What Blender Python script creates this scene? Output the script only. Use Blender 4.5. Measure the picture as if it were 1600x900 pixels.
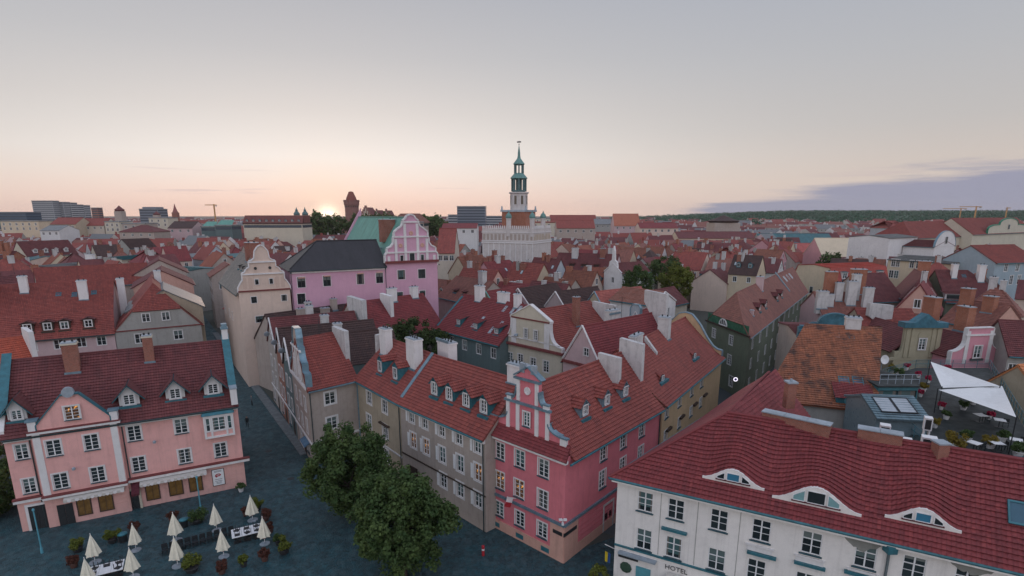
import bpy, math, random
from mathutils import Vector, Matrix
R = math.radians
for o in list(bpy.data.objects): bpy.data.objects.remove(o)
scene = bpy.context.scene
col = scene.collection

# ------------------------------------------------------------------ camera, sky, sun, exposure
FPX, CXP, CYP, HORP, CAMH = 880.0, 800.0, 540.0, 336.0, 30.0
PITCH = math.atan((CYP - HORP) / FPX)
cam_d = bpy.data.cameras.new('camera'); cam = bpy.data.objects.new('camera', cam_d); col.objects.link(cam)
cam.location = (0, 0, CAMH); cam.rotation_euler = (R(90) - PITCH, 0, 0)
cam_d.sensor_width = 36.0; cam_d.lens = 36.0 * FPX / 1600.0
cam_d.shift_y = (CYP - 450.0) / 1600.0
cam_d.clip_start = 0.5; cam_d.clip_end = 30000
scene.camera = cam

SUN_AZ = math.atan2(520 - 800, FPX)          # angle from +Y (towards -X is negative)
SUN_EL = R(1.2)
world = bpy.data.worlds.new('World'); scene.world = world; world.use_nodes = True
wt = world.node_tree; wn = wt.nodes; wl = wt.links
for n in list(wn): wn.remove(n)
def N(t, **k):
    n = wn.new(t)
    for a, v in k.items(): setattr(n, a, v)
    return n
def wmath(op, a, b=None, clamp=False):
    n = N('ShaderNodeMath', operation=op, use_clamp=clamp)
    for i, v in enumerate((a, b)):
        if v is None: continue
        if isinstance(v, (int, float)): n.inputs[i].default_value = v
        else: wl.new(v, n.inputs[i])
    return n.outputs[0]
def wramp(f, stops, mode='EASE'):
    n = N('ShaderNodeValToRGB'); n.color_ramp.interpolation = mode
    e = n.color_ramp.elements
    while len(e) < len(stops): e.new(0.5)
    for el, (p, c) in zip(e, stops): el.position = p; el.color = (*c, 1)
    wl.new(f, n.inputs[0]); return n.outputs[0]
def wmix(f, a, b, mode='MIX'):
    n = N('ShaderNodeMix', data_type='RGBA', blend_type=mode)
    for s, v in ((n.inputs[0], f), (n.inputs[6], a), (n.inputs[7], b)):
        if isinstance(v, (int, float)): s.default_value = v
        elif isinstance(v, tuple): s.default_value = (*v, 1)
        else: wl.new(v, s)
    return n.outputs[2]
sky = N('ShaderNodeTexSky', sky_type='NISHITA')
sky.sun_disc = False; sky.sun_elevation = SUN_EL; sky.sun_rotation = SUN_AZ
sky.altitude = 60; sky.air_density = 1.0; sky.dust_density = 2.0; sky.ozone_density = 1.0
tc = N('ShaderNodeTexCoord')
sep = N('ShaderNodeSeparateXYZ'); wl.new(tc.outputs['Generated'], sep.inputs[0])
elev = wmath('MAXIMUM', sep.outputs[2], 0.0)
sd = (math.sin(SUN_AZ) * math.cos(SUN_EL), math.cos(SUN_AZ) * math.cos(SUN_EL), math.sin(SUN_EL))
dotn = N('ShaderNodeVectorMath', operation='DOT_PRODUCT'); wl.new(tc.outputs['Generated'], dotn.inputs[0]); dotn.inputs[1].default_value = sd
cosang = dotn.outputs[1]
toward = wmath('MULTIPLY_ADD', cosang, 0.5); toward.node.inputs[2].default_value = 0.5       # 1 at the sun, 0 opposite
# high thin veil lit by the low sun: pale grey-lilac above, cream to peach at the horizon (sRGB read off the photograph, linearised)
def lin(r, g, b): return tuple(((c / 255) / 12.92 if c / 255 < 0.04045 else ((c / 255 + 0.055) / 1.055) ** 2.4) for c in (r, g, b))
sunside = wramp(elev, [(0.0, lin(255, 212, 190)), (0.03, lin(250, 221, 206)), (0.06, lin(246, 231, 221)), (0.09, lin(243, 236, 230)), (0.16, lin(221, 215, 211)), (0.24, lin(198, 196, 197)), (0.33, lin(181, 181, 186)), (0.45, lin(176, 178, 186)), (1.0, lin(166, 173, 190))], 'LINEAR')
awayside = wramp(elev, [(0.0, lin(208, 192, 184)), (0.05, lin(208, 194, 184)), (0.13, lin(190, 186, 184)), (0.22, lin(180, 181, 185)), (0.33, lin(168, 173, 184)), (1.0, lin(164, 172, 192))], 'LINEAR')
blend = wmath('POWER', wmath('MAXIMUM', cosang, 0.0), 6.0)
veil = wmix(blend, awayside, sunside)
# aureole of the setting sun in the veil
dot2 = N('ShaderNodeVectorMath', operation='DOT_PRODUCT'); wl.new(tc.outputs['Generated'], dot2.inputs[0]); dot2.inputs[1].default_value = (math.sin(SUN_AZ), math.cos(SUN_AZ), -0.002)
gl3 = wmath('POWER', wmath('MAXIMUM', dot2.outputs[1], 0.0), 420.0)
veil = wmix(wmath('MULTIPLY', gl3, 0.45), veil, (1.05, 0.80, 0.58))
gl2 = wmath('POWER', wmath('MAXIMUM', dot2.outputs[1], 0.0), 9000.0)
veil = wmix(wmath('MULTIPLY', gl2, 0.9), veil, (2.4, 1.9, 1.4))
# sky opposite the sunset, out of view, raised to light the camera-facing walls
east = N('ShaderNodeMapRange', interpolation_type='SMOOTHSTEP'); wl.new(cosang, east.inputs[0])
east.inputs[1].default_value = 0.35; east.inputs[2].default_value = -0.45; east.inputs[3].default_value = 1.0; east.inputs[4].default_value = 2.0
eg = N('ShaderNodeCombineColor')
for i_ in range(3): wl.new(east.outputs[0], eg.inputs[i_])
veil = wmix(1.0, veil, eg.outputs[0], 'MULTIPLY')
# low stratus bank, its upper edge rising away from the sunset
mp = N('ShaderNodeMapping'); mp.inputs['Scale'].default_value = (1.0, 1.0, 15.0); wl.new(tc.outputs['Generated'], mp.inputs[0])
nz = N('ShaderNodeTexNoise'); nz.inputs['Scale'].default_value = 3.2; nz.inputs['Detail'].default_value = 8; nz.inputs['Roughness'].default_value = 0.6
wl.new(mp.outputs[0], nz.inputs[0])
top = N('ShaderNodeMapRange', interpolation_type='SMOOTHSTEP'); wl.new(sep.outputs[0], top.inputs[0])
top.inputs[1].default_value = 0.12; top.inputs[2].default_value = 0.66; top.inputs[3].default_value = 0.0; top.inputs[4].default_value = 0.066
edge = wmath('ADD', wmath('SUBTRACT', top.outputs[0], elev), wmath('MULTIPLY', wmath('SUBTRACT', nz.outputs[0], 0.5), 0.085))
clr = N('ShaderNodeMapRange', interpolation_type='SMOOTHSTEP'); wl.new(edge, clr.inputs[0])
clr.inputs[1].default_value = 0.0; clr.inputs[2].default_value = 0.024
azr = N('ShaderNodeMapRange', interpolation_type='SMOOTHSTEP'); wl.new(sep.outputs[0], azr.inputs[0]); azr.inputs[1].default_value = 0.12; azr.inputs[2].default_value = 0.34
clm = wmath('MULTIPLY', wmath('MULTIPLY', clr.outputs[0], azr.outputs[0]), wmath('MULTIPLY_ADD', nz.outputs[0], 0.9))
clm.node.inputs[1].default_value = 0.9
clm2 = N('ShaderNodeMath', operation='MULTIPLY', use_clamp=True); wl.new(clm, clm2.inputs[0]); clm2.inputs[1].default_value = 1.1
veil = wmix(clm2.outputs[0], veil, lin(152, 153, 172))
# a few wisps just over the skyline
wsp = N('ShaderNodeMapping'); wsp.inputs['Scale'].default_value = (2.2, 2.2, 60.0); wl.new(tc.outputs['Generated'], wsp.inputs[0])
nw = N('ShaderNodeTexNoise'); nw.inputs['Scale'].default_value = 2.4; nw.inputs['Detail'].default_value = 5; wl.new(wsp.outputs[0], nw.inputs[0])
wr = N('ShaderNodeMapRange', interpolation_type='SMOOTHSTEP'); wl.new(nw.outputs[0], wr.inputs[0]); wr.inputs[1].default_value = 0.60; wr.inputs[2].default_value = 0.76
wb = wramp(elev, [(0.0, (0.5, 0.5, 0.5)), (0.05, (1, 1, 1)), (0.085, (0, 0, 0))], 'LINEAR')
veil = wmix(wmath('MULTIPLY', wmath('MULTIPLY', wr.outputs[0], wb), 0.45), veil, lin(186, 168, 178))
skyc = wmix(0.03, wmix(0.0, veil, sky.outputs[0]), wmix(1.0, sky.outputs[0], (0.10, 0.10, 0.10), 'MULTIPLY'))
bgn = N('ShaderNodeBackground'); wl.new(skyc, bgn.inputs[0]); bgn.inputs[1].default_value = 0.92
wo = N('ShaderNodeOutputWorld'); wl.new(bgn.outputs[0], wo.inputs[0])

sun_d = bpy.data.lights.new('sun', 'SUN'); sun_d.energy = 0.55; sun_d.angle = R(12); sun_d.color = (1.0, 0.70, 0.52)
sun = bpy.data.objects.new('sun', sun_d); col.objects.link(sun)
_el = R(6)
sun.rotation_euler = Vector((-math.sin(SUN_AZ) * math.cos(_el), -math.cos(SUN_AZ) * math.cos(_el), -math.sin(_el))).to_track_quat('-Z', 'Y').to_euler()

scene.render.engine = 'CYCLES'
vs = scene.view_settings; vs.view_transform = 'Standard'; vs.look = 'None'; vs.exposure = 0.22; vs.gamma = 1.0; vs.use_curve_mapping = False
cy = scene.cycles; cy.max_bounces = 5; cy.diffuse_bounces = 3; cy.glossy_bounces = 3; cy.transmission_bounces = 3; cy.volume_bounces = 1; cy.transparent_max_bounces = 6
cy.use_denoising = True; cy.caustics_reflective = False; cy.caustics_refractive = False

# ------------------------------------------------------------------ pixel + height -> place
_c, _s = math.cos(PITCH), math.sin(PITCH)
def at(x, y, z=0.0):
    dx = (x - CXP) / FPX; dy = (CYP - y) / FPX
    d = (dx, _c + dy * _s, -_s + dy * _c); t = (z - CAMH) / d[2]
    return Vector((d[0] * t, d[1] * t, z))
def at_y(x, y, Y):                                   # the point of that pixel at distance Y
    dx = (x - CXP) / FPX; dy = (CYP - y) / FPX
    d = (dx, _c + dy * _s, -_s + dy * _c); t = Y / d[1]
    return Vector((d[0] * t, Y, CAMH + d[2] * t))

# ------------------------------------------------------------------ materials
MATS = {}
class NT:
    def __init__(s, name):
        s.m = bpy.data.materials.new(name); s.m.use_nodes = True; s.t = s.m.node_tree
        s.b = s.t.nodes['Principled BSDF']
    def n(s, t, **k):
        q = s.t.nodes.new(t)
        for a, v in k.items(): setattr(q, a, v)
        return q
    def set(s, sock, v):
        if isinstance(v, (int, float)): sock.default_value = v
        elif isinstance(v, (tuple, list)):
            sock.default_value = (*v, 1) if len(v) == 3 and len(sock.default_value) == 4 else v
        else: s.t.links.new(v, sock)
    def math(s, op, a, b=0.0, c=None):
        q = s.n('ShaderNodeMath', operation=op); s.set(q.inputs[0], a); s.set(q.inputs[1], b)
        if c is not None: s.set(q.inputs[2], c)
        return q.outputs[0]
    def noise(s, vec, scale, detail=4, rough=0.55):
        q = s.n('ShaderNodeTexNoise'); q.inputs['Scale'].default_value = scale; q.inputs['Detail'].default_value = detail; q.inputs['Roughness'].default_value = rough
        if vec is not None: s.t.links.new(vec, q.inputs[0])
        return q.outputs[0]
    def mapr(s, v, a, b, c=0.0, d=1.0):
        q = s.n('ShaderNodeMapRange'); s.set(q.inputs[0], v)
        for i, x in enumerate((a, b, c, d)): q.inputs[i + 1].default_value = x
        return q.outputs[0]
    def mix(s, f, a, b, mode='MIX'):
        q = s.n('ShaderNodeMix', data_type='RGBA', blend_type=mode); s.set(q.inputs[0], f); s.set(q.inputs[6], a); s.set(q.inputs[7], b); return q.outputs[2]
    def obj(s): return s.n('ShaderNodeTexCoord').outputs['Object']
    def uv(s): return s.n('ShaderNodeTexCoord').outputs['UV']
    def bump(s, h, strength=0.3, dist=0.02):
        q = s.n('ShaderNodeBump'); q.inputs['Strength'].default_value = strength; q.inputs['Distance'].default_value = dist
        s.t.links.new(h, q.inputs['Height']); s.t.links.new(q.outputs[0], s.b.inputs['Normal'])
    def scale(s, vec, x, y, z):
        q = s.n('ShaderNodeMapping'); q.inputs['Scale'].default_value = (x, y, z); s.t.links.new(vec, q.inputs[0]); return q.outputs[0]
    def rnd(s): return s.n('ShaderNodeObjectInfo').outputs['Random']
    def done(s, colr, rough=0.8, metal=0.0):
        s.set(s.b.inputs['Base Color'], colr); s.set(s.b.inputs['Roughness'], rough); s.set(s.b.inputs['Metallic'], metal); return s.m

def plaster(c, dirt=0.35, name=None):
    key = ('pl', c, dirt)
    if key in MATS: return MATS[key]
    t = NT(name or 'plaster'); o = t.obj()
    big = t.noise(o, 0.22, 5, 0.6); mid = t.noise(o, 1.6, 5, 0.65); fine = t.noise(o, 14, 3)
    streak = t.noise(t.scale(o, 2.2, 2.2, 0.16), 1.0, 4, 0.6)
    dk = tuple(x * 0.62 for x in c); lt = tuple(min(1, x * 1.07) for x in c)
    cc = t.mix(t.mapr(big, 0.3, 0.7), tuple(x * 0.93 for x in c), lt)
    cc = t.mix(t.math('MULTIPLY', t.mapr(mid, 0.48, 0.72), dirt * 0.8), cc, dk)
    cc = t.mix(t.math('MULTIPLY', t.mapr(streak, 0.52, 0.78), dirt), cc, tuple(x * 0.5 + 0.01 for x in c))
    cc = t.mix(t.math('MULTIPLY', t.mapr(fine, 0.3, 0.8), 0.16), cc, dk)
    patch = t.mapr(t.noise(o, 0.55, 3, 0.4), 0.60, 0.63); cc = t.mix(t.math('MULTIPLY', patch, dirt * 0.45), cc, tuple(min(1, x * 1.12 + 0.02) for x in c))
    rust = t.mapr(t.noise(t.scale(o, 5.0, 5.0, 0.10), 1.0, 3, 0.5), 0.62, 0.74); cc = t.mix(t.math('MULTIPLY', rust, dirt * 0.7), cc, tuple(x * 0.55 for x in c))
    t.bump(t.math('ADD', mid, t.math('MULTIPLY', fine, 0.5)), 0.25, 0.012)
    MATS[key] = t.done(cc, 0.9); return MATS[key]

def tiles(c, dark=0.35, kind=0, name=None):
    """clay roof tiles in UV metres: per-tile shade, patches, soot; bump carries the tile waves"""
    key = ('ti', c, dark, kind)
    if key in MATS: return MATS[key]
    t = NT(name or 'roof_tiles'); uv = t.uv(); o = t.obj()
    sp = t.n('ShaderNodeSeparateXYZ'); t.t.links.new(uv, sp.inputs[0]); u, v = sp.outputs[0], sp.outputs[1]
    tw, tl = (0.24, 0.36) if kind == 0 else (0.30, 0.40)
    iu = t.math('FLOOR', t.math('DIVIDE', u, tw)); iv = t.math('FLOOR', t.math('DIVIDE', v, tl))
    cb = t.n('ShaderNodeCombineXYZ'); t.set(cb.inputs[0], iu); t.set(cb.inputs[1], iv)
    wn_ = t.n('ShaderNodeTexWhiteNoise', noise_dimensions='2D'); t.t.links.new(cb.outputs[0], wn_.inputs[0]); rv = wn_.outputs[0]
    big = t.noise(o, 0.30, 6, 0.65); mid = t.noise(o, 1.1, 6, 0.72); stre = t.noise(t.scale(uv, 1.5, 0.20, 1), 1.0, 6, 0.68); fine = t.noise(o, 7.0, 3, 0.6)
    lt = (c[0] * 1.25 + .006, c[1] * 1.3 + .004, c[2] * 1.25 + .003); dk = (c[0] * 0.50, c[1] * 0.55, c[2] * 0.62)
    cc = t.mix(rv, (c[0] * .78, c[1] * .80, c[2] * .82), (c[0] * 1.16, c[1] * 1.20, c[2] * 1.12))
    cc = t.mix(t.mapr(big, 0.38, 0.66, 0, 0.6), cc, lt)
    cc = t.mix(t.math('MULTIPLY', t.mapr(mid, 0.44, 0.70), dark * 1.25), cc, dk)
    cc = t.mix(t.math('MULTIPLY', t.mapr(stre, 0.50, 0.72), dark * 1.35), cc, (c[0] * .36 + .006, c[1] * .42 + .007, c[2] * .45 + .007))
    cc = t.mix(t.math('MULTIPLY', t.math('GREATER_THAN', rv, 0.975), 0.4), cc, (c[0] * 1.45, c[1] * 1.7, c[2] * 1.45))
    cc = t.mix(t.math('MULTIPLY', t.mapr(fine, 0.5, 0.75), 0.30), cc, dk)
    if kind == 1:                                   # old orange tiles with soot patches
        soot = t.mapr(t.noise(o, 0.42, 6, 0.7), 0.52, 0.62)
        cc = t.mix(t.math('MULTIPLY', soot, 0.75), cc, (0.035, 0.028, 0.03))
    jt = t.math('MODULO', t.math('ADD', t.math('DIVIDE', u, tw), 1000.0), 1.0)
    joint = t.math('LESS_THAN', jt, 0.16)
    cc = t.mix(t.math('MULTIPLY', joint, 0.35), cc, dk)
    hw = t.math('SINE', t.math('MULTIPLY', u, 2 * math.pi / tw))
    fr = t.math('MODULO', t.math('ADD', t.math('DIVIDE', v, tl), 1000.0), 1.0)
    hgt = t.math('ADD', t.math('MULTIPLY', hw, 0.5), t.math('SUBTRACT', t.math('MULTIPLY', rv, 0.5), fr))
    t.bump(hgt, 0.55, 0.03)
    MATS[key] = t.done(cc, 0.78); return MATS[key]

def simple(name, c, rough=0.6, metal=0.0, var=0.25, sc=2.0, bump=0.0):
    key = ('si', name, c, rough, metal)
    if key in MATS: return MATS[key]
    t = NT(name); o = t.obj(); nn = t.noise(o, sc, 5, 0.65)
    cc = t.mix(t.mapr(nn, 0.3, 0.75), tuple(min(1, x * (1 + var * 0.35)) for x in c), tuple(x * (1 - var) for x in c))
    if bump: t.bump(nn, bump, 0.02)
    MATS[key] = t.done(cc, t.mapr(nn, 0.3, 0.7, rough * 0.85, min(1, rough * 1.15)), metal); return MATS[key]

def emis(name, c, s):
    if name in MATS: return MATS[name]
    t = NT(name); t.b.inputs['Emission Color'].default_value = (*c, 1); t.b.inputs['Emission Strength'].default_value = s
    MATS[name] = t.done(c, 0.5); return MATS[name]

def glassm():
    t = NT('window_glass'); r = t.rnd(); o = t.obj(); sp = t.n('ShaderNodeSeparateXYZ'); t.t.links.new(o, sp.inputs[0])
    r2 = t.math('FRACT', t.math('MULTIPLY', r, 7.31)); r3 = t.math('FRACT', t.math('MULTIPLY', r, 23.7))
    cc = t.mix(r, (0.010, 0.016, 0.020), (0.035, 0.05, 0.055))
    edge = t.mapr(r2, 0, 1, 0.25, 1.5); up = t.math('MULTIPLY', t.math('GREATER_THAN', sp.outputs[2], edge), t.math('GREATER_THAN', r3, 0.45))     # blinds drawn part-way
    cc = t.mix(up, cc, t.mix(r2, (0.055, 0.12, 0.125), (0.20, 0.21, 0.20)))
    sidec = t.math('MULTIPLY', t.math('GREATER_THAN', t.math('ABSOLUTE', sp.outputs[0]), t.mapr(r3, 0, 1, 0.2, 0.5)), t.math('LESS_THAN', r2, 0.35))   # curtains at the sides
    cc = t.mix(sidec, cc, (0.17, 0.16, 0.145))
    m = t.done(cc, 0.08); t.b.inputs['Specular IOR Level'].default_value = 0.7
    t.bump(t.noise(o, 1.2, 2), 0.06, 0.02)
    return m
def lit_glint_glass():  # for lit windows, and for the golden reflection painted into the attic pane
    t = NT('lit_and_glint_glass'); o = t.obj(); n = t.noise(t.scale(o, 2.2, 1, 1.6), 1.3, 2)
    f = t.mapr(n, 0.56, 0.64); t.b.inputs['Emission Strength'].default_value = 1.0
    t.set(t.b.inputs['Emission Color'], t.mix(f, (0.03, 0.014, 0.008), (0.75, 0.32, 0.07)))
    return t.done((0.05, 0.03, 0.02), 0.1)
def brickm(name, c, mort=(0.30, 0.27, 0.25), sc=1.0):
    key = ('br', c, sc)
    if key in MATS: return MATS[key]
    t = NT(name); o = t.obj(); b = t.n('ShaderNodeTexBrick'); sp = t.n('ShaderNodeSeparateXYZ'); t.t.links.new(o, sp.inputs[0])
    cb = t.n('ShaderNodeCombineXYZ'); t.set(cb.inputs[0], t.math('ADD', sp.outputs[0], sp.outputs[1])); t.set(cb.inputs[1], sp.outputs[2])
    t.t.links.new(cb.outputs[0], b.inputs[0]); b.inputs['Scale'].default_value = 4.0 * sc
    b.inputs['Color1'].default_value = (*c, 1); b.inputs['Color2'].default_value = (*[x * 0.7 for x in c], 1); b.inputs['Mortar'].default_value = (*mort, 1); b.inputs['Mortar Size'].default_value = 0.02
    n = t.noise(o, 0.9, 5, 0.7)
    cc = t.mix(t.mapr(n, 0.45, 0.75, 0, 0.6), b.outputs[0], tuple(x * 0.4 for x in c))
    MATS[key] = t.done(cc, 0.9); return MATS[key]
def seam(name, c, rough=0.5, pitch=0.6, metal=0.15):
    """standing-seam sheet metal in UV metres"""
    key = ('se', name, c)
    if key in MATS: return MATS[key]
    t = NT(name); uv = t.uv(); sp = t.n('ShaderNodeSeparateXYZ'); t.t.links.new(uv, sp.inputs[0])
    fr = t.math('MODULO', t.math('ADD', t.math('DIVIDE', sp.outputs[0], pitch), 1000.0), 1.0)
    ln = t.math('LESS_THAN', fr, 0.13); o = t.obj(); n = t.noise(t.scale(uv, 1.0, 0.25, 1), 0.7, 6, 0.7); n2 = t.noise(o, 1.5, 5, 0.7)
    cc = t.mix(t.mapr(n, 0.35, 0.7), tuple(x * 1.2 for x in c), tuple(x * 0.7 for x in c)); cc = t.mix(t.mapr(n2, 0.5, 0.75, 0, 0.6), cc, tuple(x * 0.55 for x in c))
    cc = t.mix(t.math('MULTIPLY', ln, 0.5), cc, tuple(x * 0.5 for x in c)); t.bump(t.math('MULTIPLY', ln, 1.0), 0.6, 0.04)
    MATS[key] = t.done(cc, rough, metal); return MATS[key]

GLASS = glassm(); LIT_GLINT = lit_glint_glass()
WHITE = simple('white_paint', (0.80, 0.80, 0.81), 0.5, 0, 0.15, 3)
TRIM = plaster((0.72, 0.70, 0.70), 0.35, 'white_plaster_trim')
OLDWHITE = plaster((0.55, 0.54, 0.54), 0.75, 'weathered_white_plaster')
TEAL = simple('painted_teal_metal', (0.035, 0.16, 0.20), 0.45, 0.0, 0.45, 1.5)
ZINC = simple('zinc_sheet', (0.20, 0.31, 0.38), 0.42, 0.35, 0.4, 1.3)
GREYZ = simple('pale_zinc_sheet', (0.36, 0.42, 0.48), 0.45, 0.25, 0.35, 1.3)
SILL = simple('dark_teal_sill', (0.025, 0.085, 0.11), 0.5, 0, 0.3, 2)
DARK = simple('dark_metal', (0.02, 0.024, 0.028), 0.5, 0.0, 0.3, 3)
PIPE = simple('dark_pipe', (0.035, 0.055, 0.06), 0.5, 0.2, 0.3, 3)
CORN = tiles((0.20, 0.045, 0.045), 0.3, 0, 'red_cornice_tiles')
BRICK = brickm('red_brick', (0.33, 0.10, 0.06))
BRICKO = brickm('orange_brick', (0.42, 0.13, 0.06))
WOOD = simple('dark_wood', (0.05, 0.03, 0.022), 0.6, 0, 0.4, 5)

# ------------------------------------------------------------------ mesh building
class MB:
    def __init__(s): s.v = []; s.f = []; s.m = []; s.u = []
    def poly(s, pts, mi=0, uv=None):
        b = len(s.v); s.v += [tuple(p) for p in pts]; s.f.append(tuple(range(b, b + len(pts)))); s.m.append(mi)
        s.u.append(uv if uv else [(0.0, 0.0)] * len(pts))
    def box(s, x0, y0, z0, x1, y1, z1, mi=0, M=None, faces='xXyYzZ'):
        c = [(x0, y0, z0), (x1, y0, z0), (x1, y1, z0), (x0, y1, z0), (x0, y0, z1), (x1, y0, z1), (x1, y1, z1), (x0, y1, z1)]
        if M is not None: c = [tuple(M @ Vector(p)) for p in c]
        q = {'z': (3, 2, 1, 0), 'Z': (4, 5, 6, 7), 'y': (0, 1, 5, 4), 'X': (1, 2, 6, 5), 'Y': (2, 3, 7, 6), 'x': (3, 0, 4, 7)}
        b = len(s.v); s.v += c
        for k in faces:
            s.f.append(tuple(b + i for i in q[k])); s.m.append(mi)
            s.u.append([(0, 0), (1, 0), (1, 1), (0, 1)])
    def prism(s, pts, out, th, mi=0):
        """polygon (list of Vectors, anticlockwise seen from the out side), thickened backwards by th"""
        bk = [p - out * th for p in pts]; s.poly(pts, mi); s.poly(list(reversed(bk)), mi)
        n = len(pts)
        for i in range(n): j = (i + 1) % n; s.poly([pts[i], bk[i], bk[j], pts[j]], mi)
    def tube(s, p, q, r0, r1=None, n=8, mi=0, caps=True):
        p, q = Vector(p), Vector(q); r1 = r0 if r1 is None else r1; d = (q - p).normalized()
        a = d.orthogonal().normalized(); b = d.cross(a)
        A = [p + (a * math.cos(2 * math.pi * i / n) + b * math.sin(2 * math.pi * i / n)) * r0 for i in range(n)]
        B = [q + (a * math.cos(2 * math.pi * i / n) + b * math.sin(2 * math.pi * i / n)) * r1 for i in range(n)]
        for i in range(n): j = (i + 1) % n; s.poly([A[i], A[j], B[j], B[i]], mi)
        if caps: s.poly(list(reversed(A)), mi); s.poly(B, mi)
    def lathe(s, prof, n=16, mi=0, cx=0, cy=0, seg=None):
        """prof: list of (radius, z) bottom to top"""
        rings = [[Vector((cx + r * math.cos(2 * math.pi * i / n), cy + r * math.sin(2 * math.pi * i / n), z)) for i in range(n)] for r, z in prof]
        for k in range(len(rings) - 1):
            m = mi if seg is None else seg[k]
            for i in range(n): j = (i + 1) % n; s.poly([rings[k][i], rings[k][j], rings[k + 1][j], rings[k + 1][i]], m)
        s.poly(list(reversed(rings[0])), mi if seg is None else seg[0]); s.poly(rings[-1], mi if seg is None else seg[-1])
    def mesh(s, name, mats, smooth=False):
        me = bpy.data.meshes.new(name); me.from_pydata(s.v, [], s.f)
        for m in (mats if isinstance(mats, (list, tuple)) else [mats]): me.materials.append(m)
        if any(s.m): me.polygons.foreach_set('material_index', s.m)
        ul = me.uv_layers.new(name='UVMap'); ul.data.foreach_set('uv', [c for f in s.u for p in f for c in p])
        if smooth: me.polygons.foreach_set('use_smooth', [True] * len(me.polygons))
        me.update(); return me
    def build(s, name, mats, parent=None, loc=None, smooth=False):
        return link(name, s.mesh(name, mats, smooth), parent, loc)
def link(name, me, parent=None, loc=None, M=None):
    o = bpy.data.objects.new(name, me); col.objects.link(o)
    if parent is not None: o.parent = parent
    if M is not None: o.matrix_local = M
    elif loc is not None: o.location = loc
    return o
def empty(name, loc, rz=0.0):
    o = bpy.data.objects.new(name, None); col.objects.link(o); o.location = loc; o.rotation_euler = (0, 0, rz); o.empty_display_size = 0.2; return o
def tag(o, label=None, cat=None, group=None, kind=None):
    if label: o['label'] = label
    if cat: o['category'] = cat
    if group: o['group'] = group
    if kind: o['kind'] = kind
    return o
def copy_tree(o, parent=None):
    c = o.copy(); col.objects.link(c)
    if parent is not None: c.parent = parent
    for ch in list(o.children): copy_tree(ch, c)
    return c

def clip_band(pts, lo, hi):
    """clip a list of (a,b) to lo<=b<=hi"""
    for s, lim in ((1, lo), (-1, -hi)):
        out = []
        for i in range(len(pts)):
            p, q = pts[i], pts[(i + 1) % len(pts)]
            dp, dq = s * p[1] - lim, s * q[1] - lim
            if dp >= 0: out.append(p)
            if (dp > 0 and dq < 0) or (dp < 0 and dq > 0):
                t = dp / (dp - dq); out.append((p[0] + (q[0] - p[0]) * t, p[1] + (q[1] - p[1]) * t))
        pts = out
        if len(pts) < 3: return []
    return pts
def roof_plane(mb, pts, course=0.36, th=0.075, mi=0, slab=0.14, slab_mi=0):
    """pts: convex polygon of Vectors, anticlockwise from above; lays stepped tile courses on it"""
    n = Vector((0, 0, 0))
    for i in range(1, len(pts) - 1): n += (pts[i] - pts[0]).cross(pts[i + 1] - pts[0])
    if n.length < 1e-6: return
    n.normalize()
    if n.z < 0: pts = list(reversed(pts)); n = -n
    e = Vector((0, 0, 1)).cross(n)
    e = e.normalized() if e.length > 1e-5 else Vector((1, 0, 0))
    s = n.cross(e); o = min(pts, key=lambda p: p.dot(s))
    ab = [((p - o).dot(e), (p - o).dot(s)) for p in pts]; bmax = max(b for a, b in ab)
    amin = min(a for a, b in ab); amax = max(a for a, b in ab); wob = bool(course) and course <= .36 and amax - amin > 4
    ph = (pts[0].x * 1.7 + pts[0].y * 2.3) % 6.28
    def sag(a, b): return (0.035 * math.sin(a * .85 + ph + b * .5) + 0.022 * math.sin(a * 2.3 + ph * 2 - b * .9) + 0.015) * min(1, b / 1.5) if wob else 0.0
    if course:
        k = 0
        while k * course < bmax - 1e-4:
            lo, hi = k * course, min((k + 1) * course, bmax)
            row = clip_band(ab, lo, hi); a_lo = min(a for a, b in row) if row else 0; a_hi = max(a for a, b in row) if row else 0
            nseg = max(1, int((a_hi - amin) / 2.0)) if wob else 1
            for g in range(int((a_lo - amin) / 2.0) if wob else 0, (int((a_hi - amin) / 2.0) + 1) if wob else 1):
                c = [(y, x) for x, y in clip_band([(y, x) for x, y in row], amin + g * 2.0, amin + (g + 1) * 2.0)] if wob else row
                if len(c) < 3: continue
                mb.poly([o + e * a + s * b + n * (th * (1 - (b - lo) / course) + 0.01 + sag(a, b)) for a, b in c], mi, [(a, b) for a, b in c])
                low = [a for a, b in c if abs(b - lo) < 1e-5]
                if len(low) >= 2:
                    a0, a1 = min(low), max(low); s0, s1 = n * sag(a0, lo), n * sag(a1, lo)
                    mb.poly([o + e * a0 + s * lo + s0, o + e * a1 + s * lo + s1, o + e * a1 + s * lo + n * (th + 0.01) + s1, o + e * a0 + s * lo + n * (th + 0.01) + s0], mi, [(a0, lo), (a1, lo), (a1, lo), (a0, lo)])
            k += 1
    else:
        mb.poly(pts, mi, ab)
    if slab:
        bt = [p - n * slab for p in pts]; mb.poly(list(reversed(bt)), slab_mi)
        for i in range(len(pts)): j = (i + 1) % len(pts); mb.poly([pts[i], bt[i], bt[j], pts[j]], slab_mi)
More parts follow.
